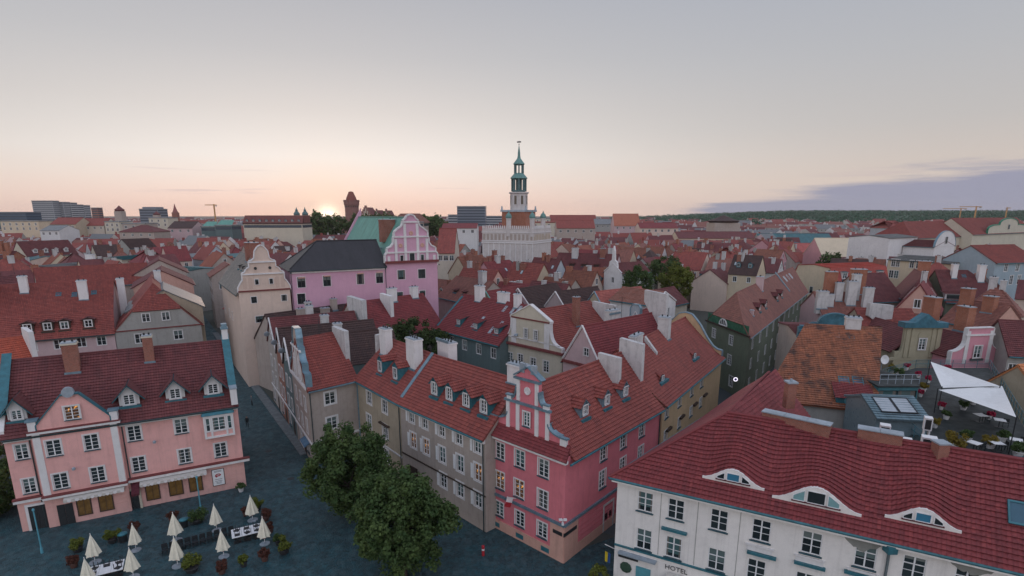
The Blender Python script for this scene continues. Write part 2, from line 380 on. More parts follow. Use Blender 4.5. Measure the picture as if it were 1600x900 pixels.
# ------------------------------------------------------------------ windows
WINC = {}
STY = {  # nx panes, nz panes, surround width, sill, mullion thickness
    'cas': (2, 4, 0.13, 1), 'tall': (2, 3, 0.14, 1), 'wide': (2, 3, 0.0, 2), 'plain': (2, 2, 0.10, 1), 'small': (2, 2, 0.07, 0), 'far': (2, 1, 0.08, 0),
    'surr': (2, 3, 0.20, 0), 'shop': (1, 1, 0.0, 0), 'one': (1, 2, 0.08, 1), 'dark': (2, 2, 0.10, 1)}
def win_meshes(w, h, style, merged):
    key = (round(w, 2), round(h, 2), style, merged)
    if key in WINC: return WINC[key]
    nx, nz, sw, sl = STY[style]
    f = MB(); y0, y1 = 0.07, 0.14; t = 0.065
    f.box(-w/2, y0, 0, -w/2 + t, y1, h); f.box(w/2 - t, y0, 0, w/2, y1, h); f.box(-w/2 + t, y0, 0, w/2 - t, y1, t); f.box(-w/2 + t, y0, h - t, w/2 - t, y1, h)
    if nx > 1: f.box(-0.045, y0 - 0.012, t, 0.045, y1, h - t)
    iw = w / 2 - t
    for k in range(1, nz):
        z = t + (h - 2 * t) * (k / nz if style != 'wide' else (0.36, 0.68)[k - 1]); b = 0.016 if style != 'wide' or k == 1 else 0.035
        if nx > 1: f.box(-iw, y0 + 0.02, z - b, -0.045, y1, z + b); f.box(0.045, y0 + 0.02, z - b, iw, y1, z + b)
        else: f.box(-iw, y0 + 0.02, z - b, iw, y1, z + b)
    if sw:                                                # plaster surround, a little proud of the wall
        p0, p1 = -0.035, 0.004
        f.box(-w/2 - sw, p0, -sw * 0.6, -w/2, p1, h + sw, 2); f.box(w/2, p0, -sw * 0.6, w/2 + sw, p1, h + sw, 2); f.box(-w/2, p0, h, w/2, p1, h + sw, 2); f.box(-w/2, p0, -sw * 0.6, w/2, p1, 0, 2)
    g = MB(); g.poly([(-w/2 + t, 0.12, t), (w/2 - t, 0.12, t), (w/2 - t, 0.12, h - t), (-w/2 + t, 0.12, h - t)])
    out = {}
    fm = DARK if style in ('dark', 'shop') else WHITE
    if merged:
        f.poly([(-w/2 + t, 0.12, t), (w/2 - t, 0.12, t), (w/2 - t, 0.12, h - t), (-w/2 + t, 0.12, h - t)], 1)
        out['frame'] = f.mesh('window', [fm, GLASS, TRIM])
        f.m = list(f.m); out['lit'] = f.mesh('window_lit', [fm, LIT_GLINT, TRIM])
    else:
        out['frame'] = f.mesh('window', [fm, GLASS, TRIM]); out['pane'] = g.mesh('pane', [GLASS]); out['lit'] = g.mesh('pane_lit_glint', [LIT_GLINT])
        if sl:
            b = MB(); b.box(-w/2 - 0.10, -0.14, -0.07, w/2 + 0.10, 0.07, 0.0); out['sill'] = b.mesh('sill', [SILL if sl == 1 else SILL])
    WINC[key] = out; return out
def window(parent, p, d, w, h, style='cas', lit=False, merged=False, name='window'):
    """p: bottom centre of the opening on the wall face, d: direction along the face, left to right from outside"""
    m = win_meshes(w, h, style, merged)
    a = math.atan2(d[1], d[0]); M = Matrix.Translation(Vector(p)) @ Matrix.Rotation(a, 4, 'Z')
    o = link(name, m['lit'] if (merged and lit) else m['frame'], parent, M=M)
    if not merged:
        link('pane', m['lit'] if lit else m['pane'], o)
        if 'sill' in m: link('sill', m['sill'], o)
    return o

def wall_face(mb, p0, p1, z0, z1, ops=(), mi=0, rev=0.15, rmi=None):
    p0, p1 = Vector((p0[0], p0[1], 0)), Vector((p1[0], p1[1], 0)); L = (p1 - p0).length; d = (p1 - p0) / L; inn = Vector((-d.y, d.x, 0))
    rmi = mi if rmi is None else rmi
    P = lambda s, z, y=0.0: p0 + d * s + inn * y + Vector((0, 0, z))
    xs = sorted({0.0, L, *[max(0, s - w / 2) for s, z, w, h in ops], *[min(L, s + w / 2) for s, z, w, h in ops]})
    zs = sorted({z0, z1, *[z for s, z, w, h in ops if z0 < z < z1], *[z + h for s, z, w, h in ops if z0 < z + h < z1]})
    for i in range(len(xs) - 1):
        zstart = None
        for k in range(len(zs) - 1):
            xm, zm = (xs[i] + xs[i + 1]) / 2, (zs[k] + zs[k + 1]) / 2
            hole = any(abs(xm - s) < w / 2 and z < zm < z + h for s, z, w, h in ops)
            if not hole and zstart is None: zstart = zs[k]
            if zstart is not None and (hole or k == len(zs) - 2):
                ze = zs[k] if hole else zs[k + 1]
                mb.poly([P(xs[i], zstart), P(xs[i + 1], zstart), P(xs[i + 1], ze), P(xs[i], ze)], mi); zstart = None
    for s, z, w, h in ops:
        a, b = s - w / 2, s + w / 2; r = rev
        mb.poly([P(a, z), P(a, z + h), P(a, z + h, r), P(a, z, r)], rmi); mb.poly([P(b, z), P(b, z, r), P(b, z + h, r), P(b, z + h)], rmi)
        mb.poly([P(a, z), P(a, z, r), P(b, z, r), P(b, z)], rmi); mb.poly([P(a, z + h), P(b, z + h), P(b, z + h, r), P(a, z + h, r)], rmi)
        mb.poly([P(a, z, r), P(b, z, r), P(b, z + h, r), P(a, z + h, r)], rmi)

FACES = {'F': 0, 'R': 1, 'B': 2, 'L': 3}
class House:
    def __init__(s, name, label, fp, eave, ridge, wall, roof, axis='x', hz=(None, None), hip=(None, None), prof=None, oh=0.4, goh=0.12, course=0.36,
                 wins=None, plinth=None, plinth_h=0.0, gutter=TEAL, cornice=None, cat='house', group=None, ridge_mat=None, merged=False, off=0.5, base=0.0, bands=(), nogable=()):
        """fp: front-left, front-right, back-right, back-left (world). axis x: ridge along the front. hz: height where a hip starts at each ridge end (None = full gable)"""
        s.root = empty(name, (fp[0][0], fp[0][1], base)); tag(s.root, label, cat, group)
        o = Vector((fp[0][0], fp[0][1], 0)); s.c = [Vector((p[0], p[1], 0)) - o for p in fp]; s.eave, s.ridge, s.axis = eave - base, ridge - base, axis
        eave, ridge = s.eave, s.ridge
        s.rm, s.wm, s.course, s.merged = roof, wall, course, merged
        s.prof = prof or [(0.0, eave), (off, ridge)]
        if prof: s.prof = [(t, z - base) for t, z in prof]; s.ridge = ridge = s.prof[-1][1]
        hz = tuple(None if h is None else h - base for h in hz)
        wins = wins or {}
        # walls with real openings
        w = MB(); ops = {0: [], 1: [], 2: [], 3: []}; jobs = []
        for f, rows in wins.items():
            i = FACES[f]; a, b = s.c[i], s.c[(i + 1) % 4]; L = (b - a).length; d = (b - a) / L
            for row in rows:
                fr, z, ww, hh, st = row[:5]; lits = row[5] if len(row) > 5 else ()
                for k, q in enumerate(fr):
                    ss = q * L; p = a + d * ss + Vector((0, 0, z))
                    if z + hh < eave: ops[i].append((ss, z, ww, hh))
                    else: p -= Vector((-d.y, d.x, 0)) * 0.16           # in a gable: frame stands just proud of the wall
                    jobs.append((p, d, ww, hh, st, k in lits))
        for i in range(4):
            a, b = s.c[i], s.c[(i + 1) % 4]
            wall_face(w, a, b, 0, eave, ops[i])
            if plinth_h:
                d = (b - a).normalized(); out = Vector((d.y, -d.x, 0)) * 0.06
                pl = [a + out - d * 0.05, b + out + d * 0.05]
        # gable ends
        if axis == 'x': e0, e1 = (s.c[0], s.c[3]), (s.c[1], s.c[2])
        else: e0, e1 = (s.c[1], s.c[0]), (s.c[2], s.c[3])
        # for axis x the 'near' slope is the front; for axis y it is the right side
        s.e0, s.e1 = e0, e1
        rid0, rid1 = e0[0].lerp(e0[1], s.prof[-1][0]), e1[0].lerp(e1[1], s.prof[-1][0])
        def sidepts(e, h):
            far = [(1 - t * (1 - s.prof[-1][0]) / max(s.prof[-1][0], 1e-6), z) for t, z in s.prof]
            return far
        gz = []
        for k, e in enumerate((e0, e1)):
            h = hz[k]; pts = []
            near = [(t, z) for t, z in s.prof]; far = sidepts(e, h)
            if h is None: top = near + list(reversed(far))[1:]
            else:
                def cut(lst):
                    o2 = []
                    for j in range(len(lst)):
                        if lst[j][1] <= h + 1e-6: o2.append(lst[j])
                        else:
                            (ta, za), (tb, zb) = lst[j - 1], lst[j]; q = (h - za) / (zb - za)
                            if q > 1e-6: o2.append((ta + (tb - ta) * q, h))
                            break
                    return o2
                cn, cf = cut(near), cut(far); top = cn + list(reversed(cf)); gz.append((cn[-1], cf[-1]))
            if h is None: gz.append(None)
            poly = [e[0].lerp(e[1], t) + Vector((0, 0, z)) for t, z in top]
            if len(poly) > 2 and k not in nogable:
                w.poly(poly if k == 0 and axis == 'x' or k == 0 else list(reversed(poly)))
        s.wall = w.build('wall', [wall], s.root)
        # roof
        r = MB(); up = Vector((0, 0, 1))
        ax = (rid1 - rid0).normalized(); gh0, gh1 = goh if isinstance(goh, tuple) else (goh, goh); g0 = -ax * gh0; g1 = ax * gh1; goh = max(gh0, gh1)
        hin = [0.0, 0.0]
        for k in (0, 1):
            if hz[k] is not None:
                tl = gz[k]; half = ((e0, e1)[k][0].lerp((e0, e1)[k][1], tl[0][0]) - (e0, e1)[k][0].lerp((e0, e1)[k][1], tl[1][0])).length / 2
                hin[k] = hip[k] if hip[k] is not None else half
        R0 = rid0 + (ax * hin[0] if hz[0] is not None else g0) + up * ridge; R1 = rid1 - (ax * hin[1] if hz[1] is not None else -g1) + up * ridge
        s.R0, s.R1 = R0, R1; s.planes = {}
        for side in (0, 1):                                             # 0 near slope, 1 far slope
            pr = s.prof if side == 0 else sidepts(None, None)
            segs = list(zip(pr[:-1], pr[1:]))
            for j, ((ta, za), (tb, zb)) in enumerate(segs):
                a0, a1 = e0[0].lerp(e0[1], ta) + up * za, e1[0].lerp(e1[1], ta) + up * za
                b0, b1 = e0[0].lerp(e0[1], tb) + up * zb, e1[0].lerp(e1[1], tb) + up * zb
                if j == 0:                                              # overhang at the eaves
                    hd = (b0 - a0); hl = math.hypot(hd.x, hd.y); a0 = a0 - hd * (oh / hl); hd1 = (b1 - a1); hl1 = math.hypot(hd1.x, hd1.y); a1 = a1 - hd1 * (oh / hl1)
                    s.planes[side] = (a0.copy(), a1.copy(), (zb - za) / hl)
                last = j == len(segs) - 1
                L0, L1 = a0 + g0, a1 + g1; pts = None
                top1, top0 = (R1, R0) if last else (b1 + g1, b0 + g0)
                pts = [L0, L1]
                for k, (A, B, T) in enumerate(((a1, b1, top1), (a0, b0, top0))):
                    kk = 1 - k                                          # end index: first the e1 end, then e0
                    h = hz[kk]
                    if h is not None and za <= h < zb and last:
                        q = (h - za) / (zb - za); ql = e1 if kk else e0
                        cutp = (e1 if kk else e0)[0].lerp((e1 if kk else e0)[1], ta + (tb - ta) * q) + up * h
                        if h <= s.eave + 1e-6:
                            # full hip: the corner overhangs both ways
                            pts[1 if kk else 0] = A + (ax if kk else -ax) * oh
                            if kk: pts.append(T)
                            else: pts.append(T)
                        else:
                            if kk: pts += [cutp + g1, T]
                            else: pts += [T, cutp + g0]
                    else: pts.append(T)
                roof_plane(r, pts, course, slab_mi=0)
        for k in (0, 1):
            if hz[k] is not None:
                e = (e0, e1)[k]; n_, f_ = gz[k]; ln = e[0].lerp(e[1], n_[0]) + up * hz[k]; lf = e[0].lerp(e[1], f_[0]) + up * hz[k]
                T = (R0, R1)[k]; mid = (ln + lf) / 2; hd = T - mid; hl = math.hypot(hd.x, hd.y); ext = oh if hz[k] <= s.eave + 1e-6 else goh + 0.12
                sl = hd * (ext / hl)
                wd = (lf - ln).normalized() * (oh if hz[k] <= s.eave + 1e-6 else 0)
                roof_plane(r, [ln - sl - wd, lf - sl + wd, T], course)
        s.roof = r.build('roof', [roof], s.root)
        # ridge tiles
        rd = MB(); rd.tube(R0 + up * 0.02, R1 + up * 0.02, 0.13, n=6)
        for k in (0, 1):
            if hz[k] is not None:
                e = (e0, e1)[k]
                for q in gz[k]:
                    rd.tube(e[0].lerp(e[1], q[0]) + up * (hz[k] + 0.03), (R0, R1)[k] + up * 0.02, 0.11, n=6)
        rd.build('ridge_tiles', [ridge_mat or roof], s.roof)
        # gutters and cornices on the eaves
        if gutter:
            for side in (0, 1):
                a0, a1, sl = s.planes[side]; g = MB(); dn = up * -0.10
                hd = (a0 - a1).normalized(); out = Vector((hd.y, -hd.x, 0)) * (-1 if side == 0 else 1)
                if out.dot((a0 + a1) / 2 - (R0 + R1) / 2) < 0: out = -out
                g.tube(a0 + dn + out * 0.05, a1 + dn + out * 0.05, 0.105, n=6); g.build('gutter', [gutter], s.root)
        if cornice:
            for i in ((0, 2) if axis == 'x' else (1, 3)):
                s.strip('cornice', 'FRBL'[i], 0, 1, eave - 0.80, eave - 0.42, 0.22, cornice)
        for (f, z0, z1, pr, mt, nm) in bands: s.strip(nm, f, 0, 1, z0, z1, pr, mt)
        for p, d, ww, hh, st, lt in jobs: window(s.root, p, d, ww, hh, st, lt, merged)
    def fp_(s, f, q, z, out=0.0):
        """local point on face f at fraction q (or metres if q>1.5 / tuple), height z, out metres proud"""
        i = FACES[f]; a, b = s.c[i], s.c[(i + 1) % 4]; d = (b - a).normalized(); return a.lerp(b, q) + Vector((d.y, -d.x, 0)) * out + Vector((0, 0, z))
    def dirn(s, f):
        i = FACES[f]; return (s.c[(i + 1) % 4] - s.c[i]).normalized()
    def flen(s, f): i = FACES[f]; return (s.c[(i + 1) % 4] - s.c[i]).length
    def strip(s, name, f, q0, q1, z0, z1, proud, mat, ext=0.0):
        d = s.dirn(f); a, b = s.fp_(f, q0, 0) - d * ext, s.fp_(f, q1, 0) + d * ext; o = Vector((d.y, -d.x, 0)) * proud; inn = Vector((d.y, -d.x, 0)) * -0.003
        m = MB(); up = Vector((0, 0, 1)); A = [a + inn, b + inn, b + o, a + o]
        lo = [p + up * z0 for p in A]; hi = [p + up * z1 for p in A]
        m.poly([lo[3], lo[2], hi[2], hi[3]]); m.poly([hi[3], hi[2], hi[1], hi[0]]); m.poly([lo[0], lo[1], lo[2], lo[3]]); m.poly([lo[0], lo[3], hi[3], hi[0]]); m.poly([lo[2], lo[1], hi[1], hi[2]])
        return m.build(name, [mat], s.root)
    def slope(s, f):
        """eave line start, direction, inward normal, profile function z(y) for the slope above face f"""
        i = FACES[f]; a, b = s.c[i], s.c[(i + 1) % 4]; d = (b - a).normalized(); inn = Vector((-d.y, d.x, 0))
        ea, eb = (s.c[(i + 1) % 4], s.c[(i + 2) % 4]); depth = abs((eb - ea).dot(inn)); far = s.prof[-1][0]
        near = (s.axis == 'x' and f == 'F') or (s.axis == 'y' and f == 'R')
        pr = s.prof if near else [(t * (1 - far) / far, z) for t, z in s.prof]
        def zf(y):
            t = y / depth
            for (t0, z0), (t1, z1) in zip(pr[:-1], pr[1:]):
                if t <= t1 or (t1, z1) == pr[-1]: return z0 + (z1 - z0) * (t - t0) / (t1 - t0), (z1 - z0) / ((t1 - t0) * depth)
        return a, d, inn, zf
    def sp(s, f, x, y):
        """where the photo pixel's ray meets the slope above face f: fraction along, metres inward"""
        a, d, inn, zf = s.slope(f); z0, sl = zf(0.5); z0 -= 0.5 * sl; o = s.root.location; n = d.cross(inn + Vector((0, 0, sl))); dx = (x - CXP) / FPX; dy = (CYP - y) / FPX; r = Vector((dx, _c + dy * _s, -_s + dy * _c))
        P0 = a + Vector((o.x, o.y, z0 + o.z)); C = Vector((0, 0, CAMH)); h = C + r * ((P0 - C).dot(n) / r.dot(n)) - P0; return h.dot(d) / s.flen(f), Vector((h.x, h.y, 0)).dot(inn)
    def dormer(s, f, q, y, w=1.5, h=1.7, gh=0.7, body=None, roofm=None, style='cas', ww=0.85, wh=1.15, kind='gable', trim=None, wz=0.35, oh=0.22):
        a, d, inn, zf = s.slope(f); L = s.flen(f); z, sl = zf(y); up = Vector((0, 0, 1)); body = body or TEAL; roofm = roofm or s.rm
        o = a + d * (q * L) + inn * y + up * (z - 0.05); M = Matrix(((d.x, inn.x, 0, o.x), (d.y, inn.y, 0, o.y), (0, 0, 1, o.z), (0, 0, 0, 1)))
        b = MB(); V = Vector; dep = h / sl
        b.poly([V((-w/2, 0, 0)), V((w/2, 0, 0)), V((w/2, 0, h)), V((0, 0, h + gh)), V((-w/2, 0, h))] if kind == 'gable' else [V((-w/2, 0, 0)), V((w/2, 0, 0)), V((w/2, 0, h)), V((-w/2, 0, h))])
        b.poly([V((w/2, 0, 0)), V((w/2, dep, h)), V((w/2, 0, h))]); b.poly([V((-w/2, 0, 0)), V((-w/2, 0, h)), V((-w/2, dep, h))])
        b.box(-w/2 - 0.12, -0.35, -0.30, w/2 + 0.12, 0.02, 0.02, 1)
        D = link('dormer', b.mesh('dormer', [body, trim or TEAL]), s.root, M=M)
        r = MB(); ov = oh; k = gh / (w / 2)
        if kind == 'gable':
            dr = (h + gh) / sl; e = w / 2 + ov; ez = h - ov * k; de = max(0.2, ez / sl)
            for sx in (1, -1): roof_plane(r, [V((sx * e, -ov, ez)), V((sx * e, de, ez)), V((0, dr, h + gh)), V((0, -ov, h + gh))], 0.34, slab=0.07, slab_mi=1)
        else:                                                # shed dormer
            k2 = 0.22; dd = h / (sl - k2) if sl > k2 + 0.15 else h * 3
            roof_plane(r, [V((-w/2 - ov, -ov, h - ov * k2)), V((w/2 + ov, -ov, h - ov * k2)), V((w/2 + ov, dd, h + dd * k2)), V((-w/2 - ov, dd, h + dd * k2))], 0.36, slab=0.07, slab_mi=1)
        link('dormer_roof', r.mesh('dormer_roof', [roofm, trim or body]), D)
        if style: window(D, V((0, -0.15, wz)), V((1, 0, 0)), ww, wh, style, merged=True)
        return D
    def chimney(s, x, y, sx, sy, top, mat=None, f='F', cap=None, flues=2, drop=None):
        """x: fraction along face f, y: metres inward, top: height"""
        a, d, inn, zf = s.slope(f); L = s.flen(f); y_ = y; z = min(zf(y)[0], s.ridge) - 1.2 if drop is None else drop
        o = a + d * (x * L) + inn * y; M = Matrix(((d.x, inn.x, 0, o.x), (d.y, inn.y, 0, o.y), (0, 0, 1, 0), (0, 0, 0, 1)))
        b = MB(); b.box(-sx/2, -sy/2, z, sx/2, sy/2, top, 0, faces='xXyYZ')
        C = link('chimney', b.mesh('chimney', [mat or OLDWHITE]), s.root, M=M)
        c = MB(); c.box(-sx/2 - 0.08, -sy/2 - 0.08, top - 0.22, sx/2 + 0.08, sy/2 + 0.08, top - 0.06, 0)
        c.box(-sx/2 - 0.02, -sy/2 - 0.02, top - 0.06, sx/2 + 0.02, sy/2 + 0.02, top + 0.05, 1)
        for k in range(flues):
            fx, fy = ((k + 0.5) / flues - 0.5, 0) if sx >= sy else (0, (k + 0.5) / flues - 0.5)
            c.tube((fx * sx, fy * sy, top), (fx * sx, fy * sy, top + 0.28), 0.10, n=6, mi=2)
        link('chimney_cap', c.mesh('chimney_cap', [cap or mat or OLDWHITE, GREYZ, DARK]), C)
        fl = MB(); zz = zf(y - sy / 2)[0]; fl.box(-sx/2 - 0.07, -sy/2 - 0.16, zz - 0.12, sx/2 + 0.07, -sy/2 - 0.01, zz + 0.14, 0)
        link('flashing', fl.mesh('flashing', [ZINC]), C)
        return C
    def firewall(s, q, z_extra=0.9, th=0.5, f='F', mat=None, y0=0.0, y1=None, cap=None, level=None):
        """parapet party wall rising over the roof slope at fraction q from inward y0 to y1"""
        a, d, inn, zf = s.slope(f); L = s.flen(f); p = a + d * (q * L); up = Vector((0, 0, 1))
        pts = [p + inn * y0 + up * (zf(y0)[0] - 0.6), p + inn * y1 + up * (zf(y1)[0] - 0.6), p + inn * y1 + up * (zf(y1)[0] + z_extra), p + inn * y0 + up * ((zf(y1)[0] + z_extra * .75) if (level if level is not None else z_extra >= .8) else zf(y0)[0] + z_extra * 0.6)]
        m = MB(); m.prism([x - d * th / 2 for x in pts], -d, th); C = m.build('party_wall', [mat or OLDWHITE], s.root)
        return C
    def skylight(s, f, q, y, w=0.8, l=1.2, glass=None, frame=None):
        a, d, inn, zf = s.slope(f); L = s.flen(f); z, sl = zf(y); n = Vector((0, 0, 1)); v = (inn + Vector((0, 0, sl))).normalized(); nn = d.cross(v)
        o = a + d * (q * L) + inn * y + Vector((0, 0, z)); M = Matrix(((d.x, v.x, nn.x, o.x), (d.y, v.y, nn.y, o.y), (d.z, v.z, nn.z, o.z), (0, 0, 0, 1)))
        b = MB(); b.box(-w/2, 0, 0, w/2, 0.09, 0.13); b.box(-w/2, l - 0.09, 0, w/2, l, 0.13); b.box(-w/2, 0.09, 0, -w/2 + 0.08, l - 0.09, 0.13); b.box(w/2 - 0.08, 0.09, 0, w/2, l - 0.09, 0.13)
        b.box(-w/2 - 0.1, -0.25, 0, w/2 + 0.1, 0, 0.06)
        S = link('skylight', b.mesh('skylight', [frame or TEAL]), s.root, M=M)
        g = MB(); g.box(-w/2 + 0.08, 0.09, 0.02, w/2 - 0.08, l - 0.09, 0.08); link('pane', g.mesh('pane', [glass or SKYG]), S); return S
    def gable(s, f, prof, th=0.45, mat=None, out=0.02, cope=None, name='gable', copew=0.12, z0=None, proud_cope=0.14):
        """decorative gable: prof = [(q, z)...] from left bottom over the top to right bottom, z absolute"""
        d = s.dirn(f); on = Vector((d.y, -d.x, 0)); pts = [s.fp_(f, q, z, out) for q, z in prof]
        m = MB(); m.prism(pts, on, th); G = m.build(name, [mat or s.wm], s.root)
        if cope:
            c = MB(); up = Vector((0, 0, 1))
            for p, q in zip(pts[:-1], pts[1:]):
                if (q - p).length < 1e-3: continue
                t = (q - p).normalized(); nrm = on.cross(t); nrm = nrm if nrm.z > 0 or abs(nrm.z) < 1e-3 else nrm
                nrm = t.cross(on) * -1 if False else on.cross(t)
                if abs(t.z) > 0.999: nrm = on.cross(t)
                A = [p - on * (th + 0.08), p + on * proud_cope, q + on * proud_cope, q - on * (th + 0.08)]
                hi = [x - nrm * -copew for x in A]; hi = [x + nrm * copew for x in A]
                c.poly(hi); c.poly(list(reversed(A)))
                for i in range(4): j = (i + 1) % 4; c.poly([A[i], A[j], hi[j], hi[i]])
            c.build('coping', [cope], G)
        return G
    def block(s, name, f, q0, q1, z0, z1, proud, mat, parent=None, back=0.0):
        d = s.dirn(f); on = Vector((d.y, -d.x, 0)); a, b = s.fp_(f, q0, 0), s.fp_(f, q1, 0); m = MB(); up = Vector((0, 0, 1))
        m.prism([a + on * proud + up * z0, b + on * proud + up * z0, b + on * proud + up * z1, a + on * proud + up * z1], on, proud + back + (0.003 if not back else 0)); return m.build(name, [mat], parent or s.root)
    def pipe(s, f, q, z0, z1, mat=None, r=0.06):
        p = s.fp_(f, q, 0, 0.13); m = MB(); m.tube(p + Vector((0, 0, z0)), p + Vector((0, 0, z1)), r, n=6); m.box(p.x - 0.14, p.y - 0.14, z1, p.x + 0.14, p.y + 0.14, z1 + 0.3); m.build('downpipe', [mat or PIPE], s.root)
    def door(s, f, q, w, h, mat=None, surround=None, z=0.0):
        d = s.dirn(f); p = s.fp_(f, q, z); a = math.atan2(d.y, d.x); M = Matrix.Translation(p) @ Matrix.Rotation(a, 4, 'Z')
        m = MB(); m.box(-w/2, -0.02, 0.02, -0.01, 0.06, h); m.box(0.01, -0.02, 0.02, w/2, 0.06, h)
        for k in (-1, 1):
            for zz in (0.25, 1.15): m.box(k * w/4 - w/6, -0.05, zz, k * w/4 + w/6, -0.02, zz + 0.7)
        D = link('door', m.mesh('door', [mat or WOOD]), s.root, M=M)
        if surround:
            m = MB(); m.box(-w/2 - 0.22, -0.09, 0, -w/2, 0.05, h + 0.22); m.box(w/2, -0.09, 0, w/2 + 0.22, 0.05, h + 0.22); m.box(-w/2, -0.09, h, w/2, 0.05, h + 0.22); link('door_frame', m.mesh('door_frame', [surround]), D)
        return D
SKYG = simple('skylight_glass', (0.03, 0.10, 0.15), 0.07, 0.0, 0.3, 1)
PALEG = simple('pale_skylight_glass', (0.42, 0.46, 0.50), 0.12, 0.0, 0.2, 1)
BLUEG = simple('blue_skylight_glass', (0.05, 0.20, 0.32), 0.08, 0.0, 0.2, 1)
def rect(A, B, depth, skew=0.0):
    """footprint from the front line A->B (left to right seen from outside) going back by depth"""
    A, B = Vector((A[0], A[1])), Vector((B[0], B[1])); d = (B - A).normalized(); n = Vector((-d.y, d.x)); return [A, B, B + n * depth + d * skew, A + n * depth + d * skew]
def sym(half):
    """symmetric gable profile from its left half [(q,z)...] ending at the axis q=0.5"""
    return half + [(1 - q, z) for q, z in reversed(half) if q < 0.4999]
def lin_(a, b, n): return [a + (b - a) * i / (n - 1) for i in range(n)]
def ctr(n): return [(i + 0.5) / n for i in range(n)]
def arc(q0, z0, q1, z1, bulge, n=6, conc=True):
    """quarter-ellipse points between two profile points; conc: sweeps in like a scroll"""
    out = []
    for i in range(1, n + 1):
        t = i / n * math.pi / 2
        out.append((q0 + (q1 - q0) * (math.sin(t) if conc else 1 - math.cos(t)), z0 + (z1 - z0) * ((1 - math.cos(t)) if conc else math.sin(t))))
    return out
# ------------------------------------------------------------------ colours of this town
RT1 = tiles((0.265, 0.060, 0.050), 0.40); RT2 = tiles((0.215, 0.037, 0.042), 0.36); RT3 = tiles((0.155, 0.040, 0.043), 0.5); RT4 = tiles((0.26, 0.098, 0.078), 0.45); RTO = tiles((0.33, 0.115, 0.062), 0.7, 1); RTB = tiles((0.068, 0.034, 0.032), 0.55)
BLK = seam('black_sheet_roof', (0.035, 0.033, 0.038)); GRN = seam('green_copper_roof', (0.13, 0.33, 0.27), 0.6, 0.7, 0.0); GREYR = seam('grey_sheet_roof', (0.22, 0.23, 0.24)); TEALR = seam('teal_sheet_roof', (0.05, 0.15, 0.17)); GREYT = tiles((0.24, 0.21, 0.19), 0.5)
P_LP = plaster((0.78, 0.42, 0.39), 0.36, 'salmon_pink_plaster'); P_PK = plaster((0.66, 0.19, 0.225), 0.34, 'strong_pink_plaster'); P_BG = plaster((0.42, 0.355, 0.315), 0.45, 'grey_beige_plaster'); P_BG2 = plaster((0.40, 0.335, 0.25), 0.5, 'beige_plaster')
P_OC = plaster((0.56, 0.40, 0.24), 0.35, 'ochre_plaster'); P_WB = plaster((0.81, 0.77, 0.74), 0.34, 'cream_white_plaster'); P_GREY = plaster((0.36, 0.35, 0.33), 0.4, 'grey_plaster'); P_PALE = plaster((0.55, 0.40, 0.41), 0.3, 'pale_pink_plaster')
P_BE = plaster((0.66, 0.52, 0.44), 0.25, 'pale_peach_plaster'); P_PP = plaster((0.62, 0.355, 0.47), 0.15, 'lilac_pink_plaster'); P_GR = plaster((0.15, 0.175, 0.125), 0.5, 'dark_green_plaster'); P_TG = plaster((0.12, 0.17, 0.175), 0.4, 'dark_teal_plaster'); P_CR = plaster((0.58, 0.53, 0.43), 0.3, 'cream_plaster'); P_YE = plaster((0.64, 0.53, 0.39), 0.3, 'pale_yellow_plaster')
P_LB = plaster((0.72, 0.41, 0.37), 0.45, 'pale_salmon_stone'); P_SM = plaster((0.60, 0.345, 0.28), 0.4, 'salmon_stone')
def plane_qz(A, B, x, y):
    """fraction along A->B and height where the pixel's ray meets the vertical plane through A, B"""
    dx = (x - CXP) / FPX; dy = (CYP - y) / FPX; d = (dx, _c + dy * _s, -_s + dy * _c); ex, ey = B[0] - A[0], B[1] - A[1]
    t = (A[0] * ey - A[1] * ex) / (d[0] * ey - d[1] * ex); X, Y = d[0] * t, d[1] * t
    return ((X - A[0]) * ex + (Y - A[1]) * ey) / (ex * ex + ey * ey), CAMH + d[2] * t
def pxrows(fp, rows):
    """rows: (face, [(x,y) window centres in the photo], w, h, style, lit) -> wins dict with one height per row"""
    out = {}
    for f, pts, w, h, st, *lit in rows:
        i = FACES[f]; A, B = fp[i], fp[(i + 1) % 4]; qz = [plane_qz(A, B, x, y) for x, y in pts]; z = sum(q[1] for q in qz) / len(qz) - h / 2
        out.setdefault(f, []).append(([q[0] for q in qz], z, w, h, st, lit[0] if lit else ()))
    return out
def cap_post(H, f, q0, q1, z0, z1, proud, mat=TRIM, cap=ZINC, back=0.35):
    b = H.block('post', f, q0, q1, z0, z1, proud, mat, back=back); e = (q1 - q0) * 0.22
    H.block('post_cap', f, q0 - e, q1 + e, z1, z1 + 0.14, proud + 0.06, cap, parent=b, back=back + 0.06); return b

# ------------------------------------------------------------------ salmon pink restaurant house on the left
A, B = at(3, 680, 10), at(370, 628, 10); fp = rect(A, B, 13.0)
LP = House('corner_house', 'long salmon pink corner house with maroon tiled roof, oriel and restaurant on its ground floor', fp, 10.0, 15.7, P_LP, RT3, 'x',
    wins=pxrows(fp, [('F', [(34, 706)], 0.95, 1.5, 'cas'), ('F', [(46, 759)], 0.95, 1.5, 'cas'), ('F', [(210, 677), (283, 666)], 1.15, 1.6, 'cas'), ('F', [(217, 725), (289, 713), (345, 703)], 1.15, 1.6, 'cas')]),
    cornice=TRIM, gutter=PIPE, oh=0.45)
d = LP.dirn('F'); Lf = LP.flen('F')
q0, _ = plane_qz(A, B, 52, 690); q1, _ = plane_qz(A, B, 186, 668)
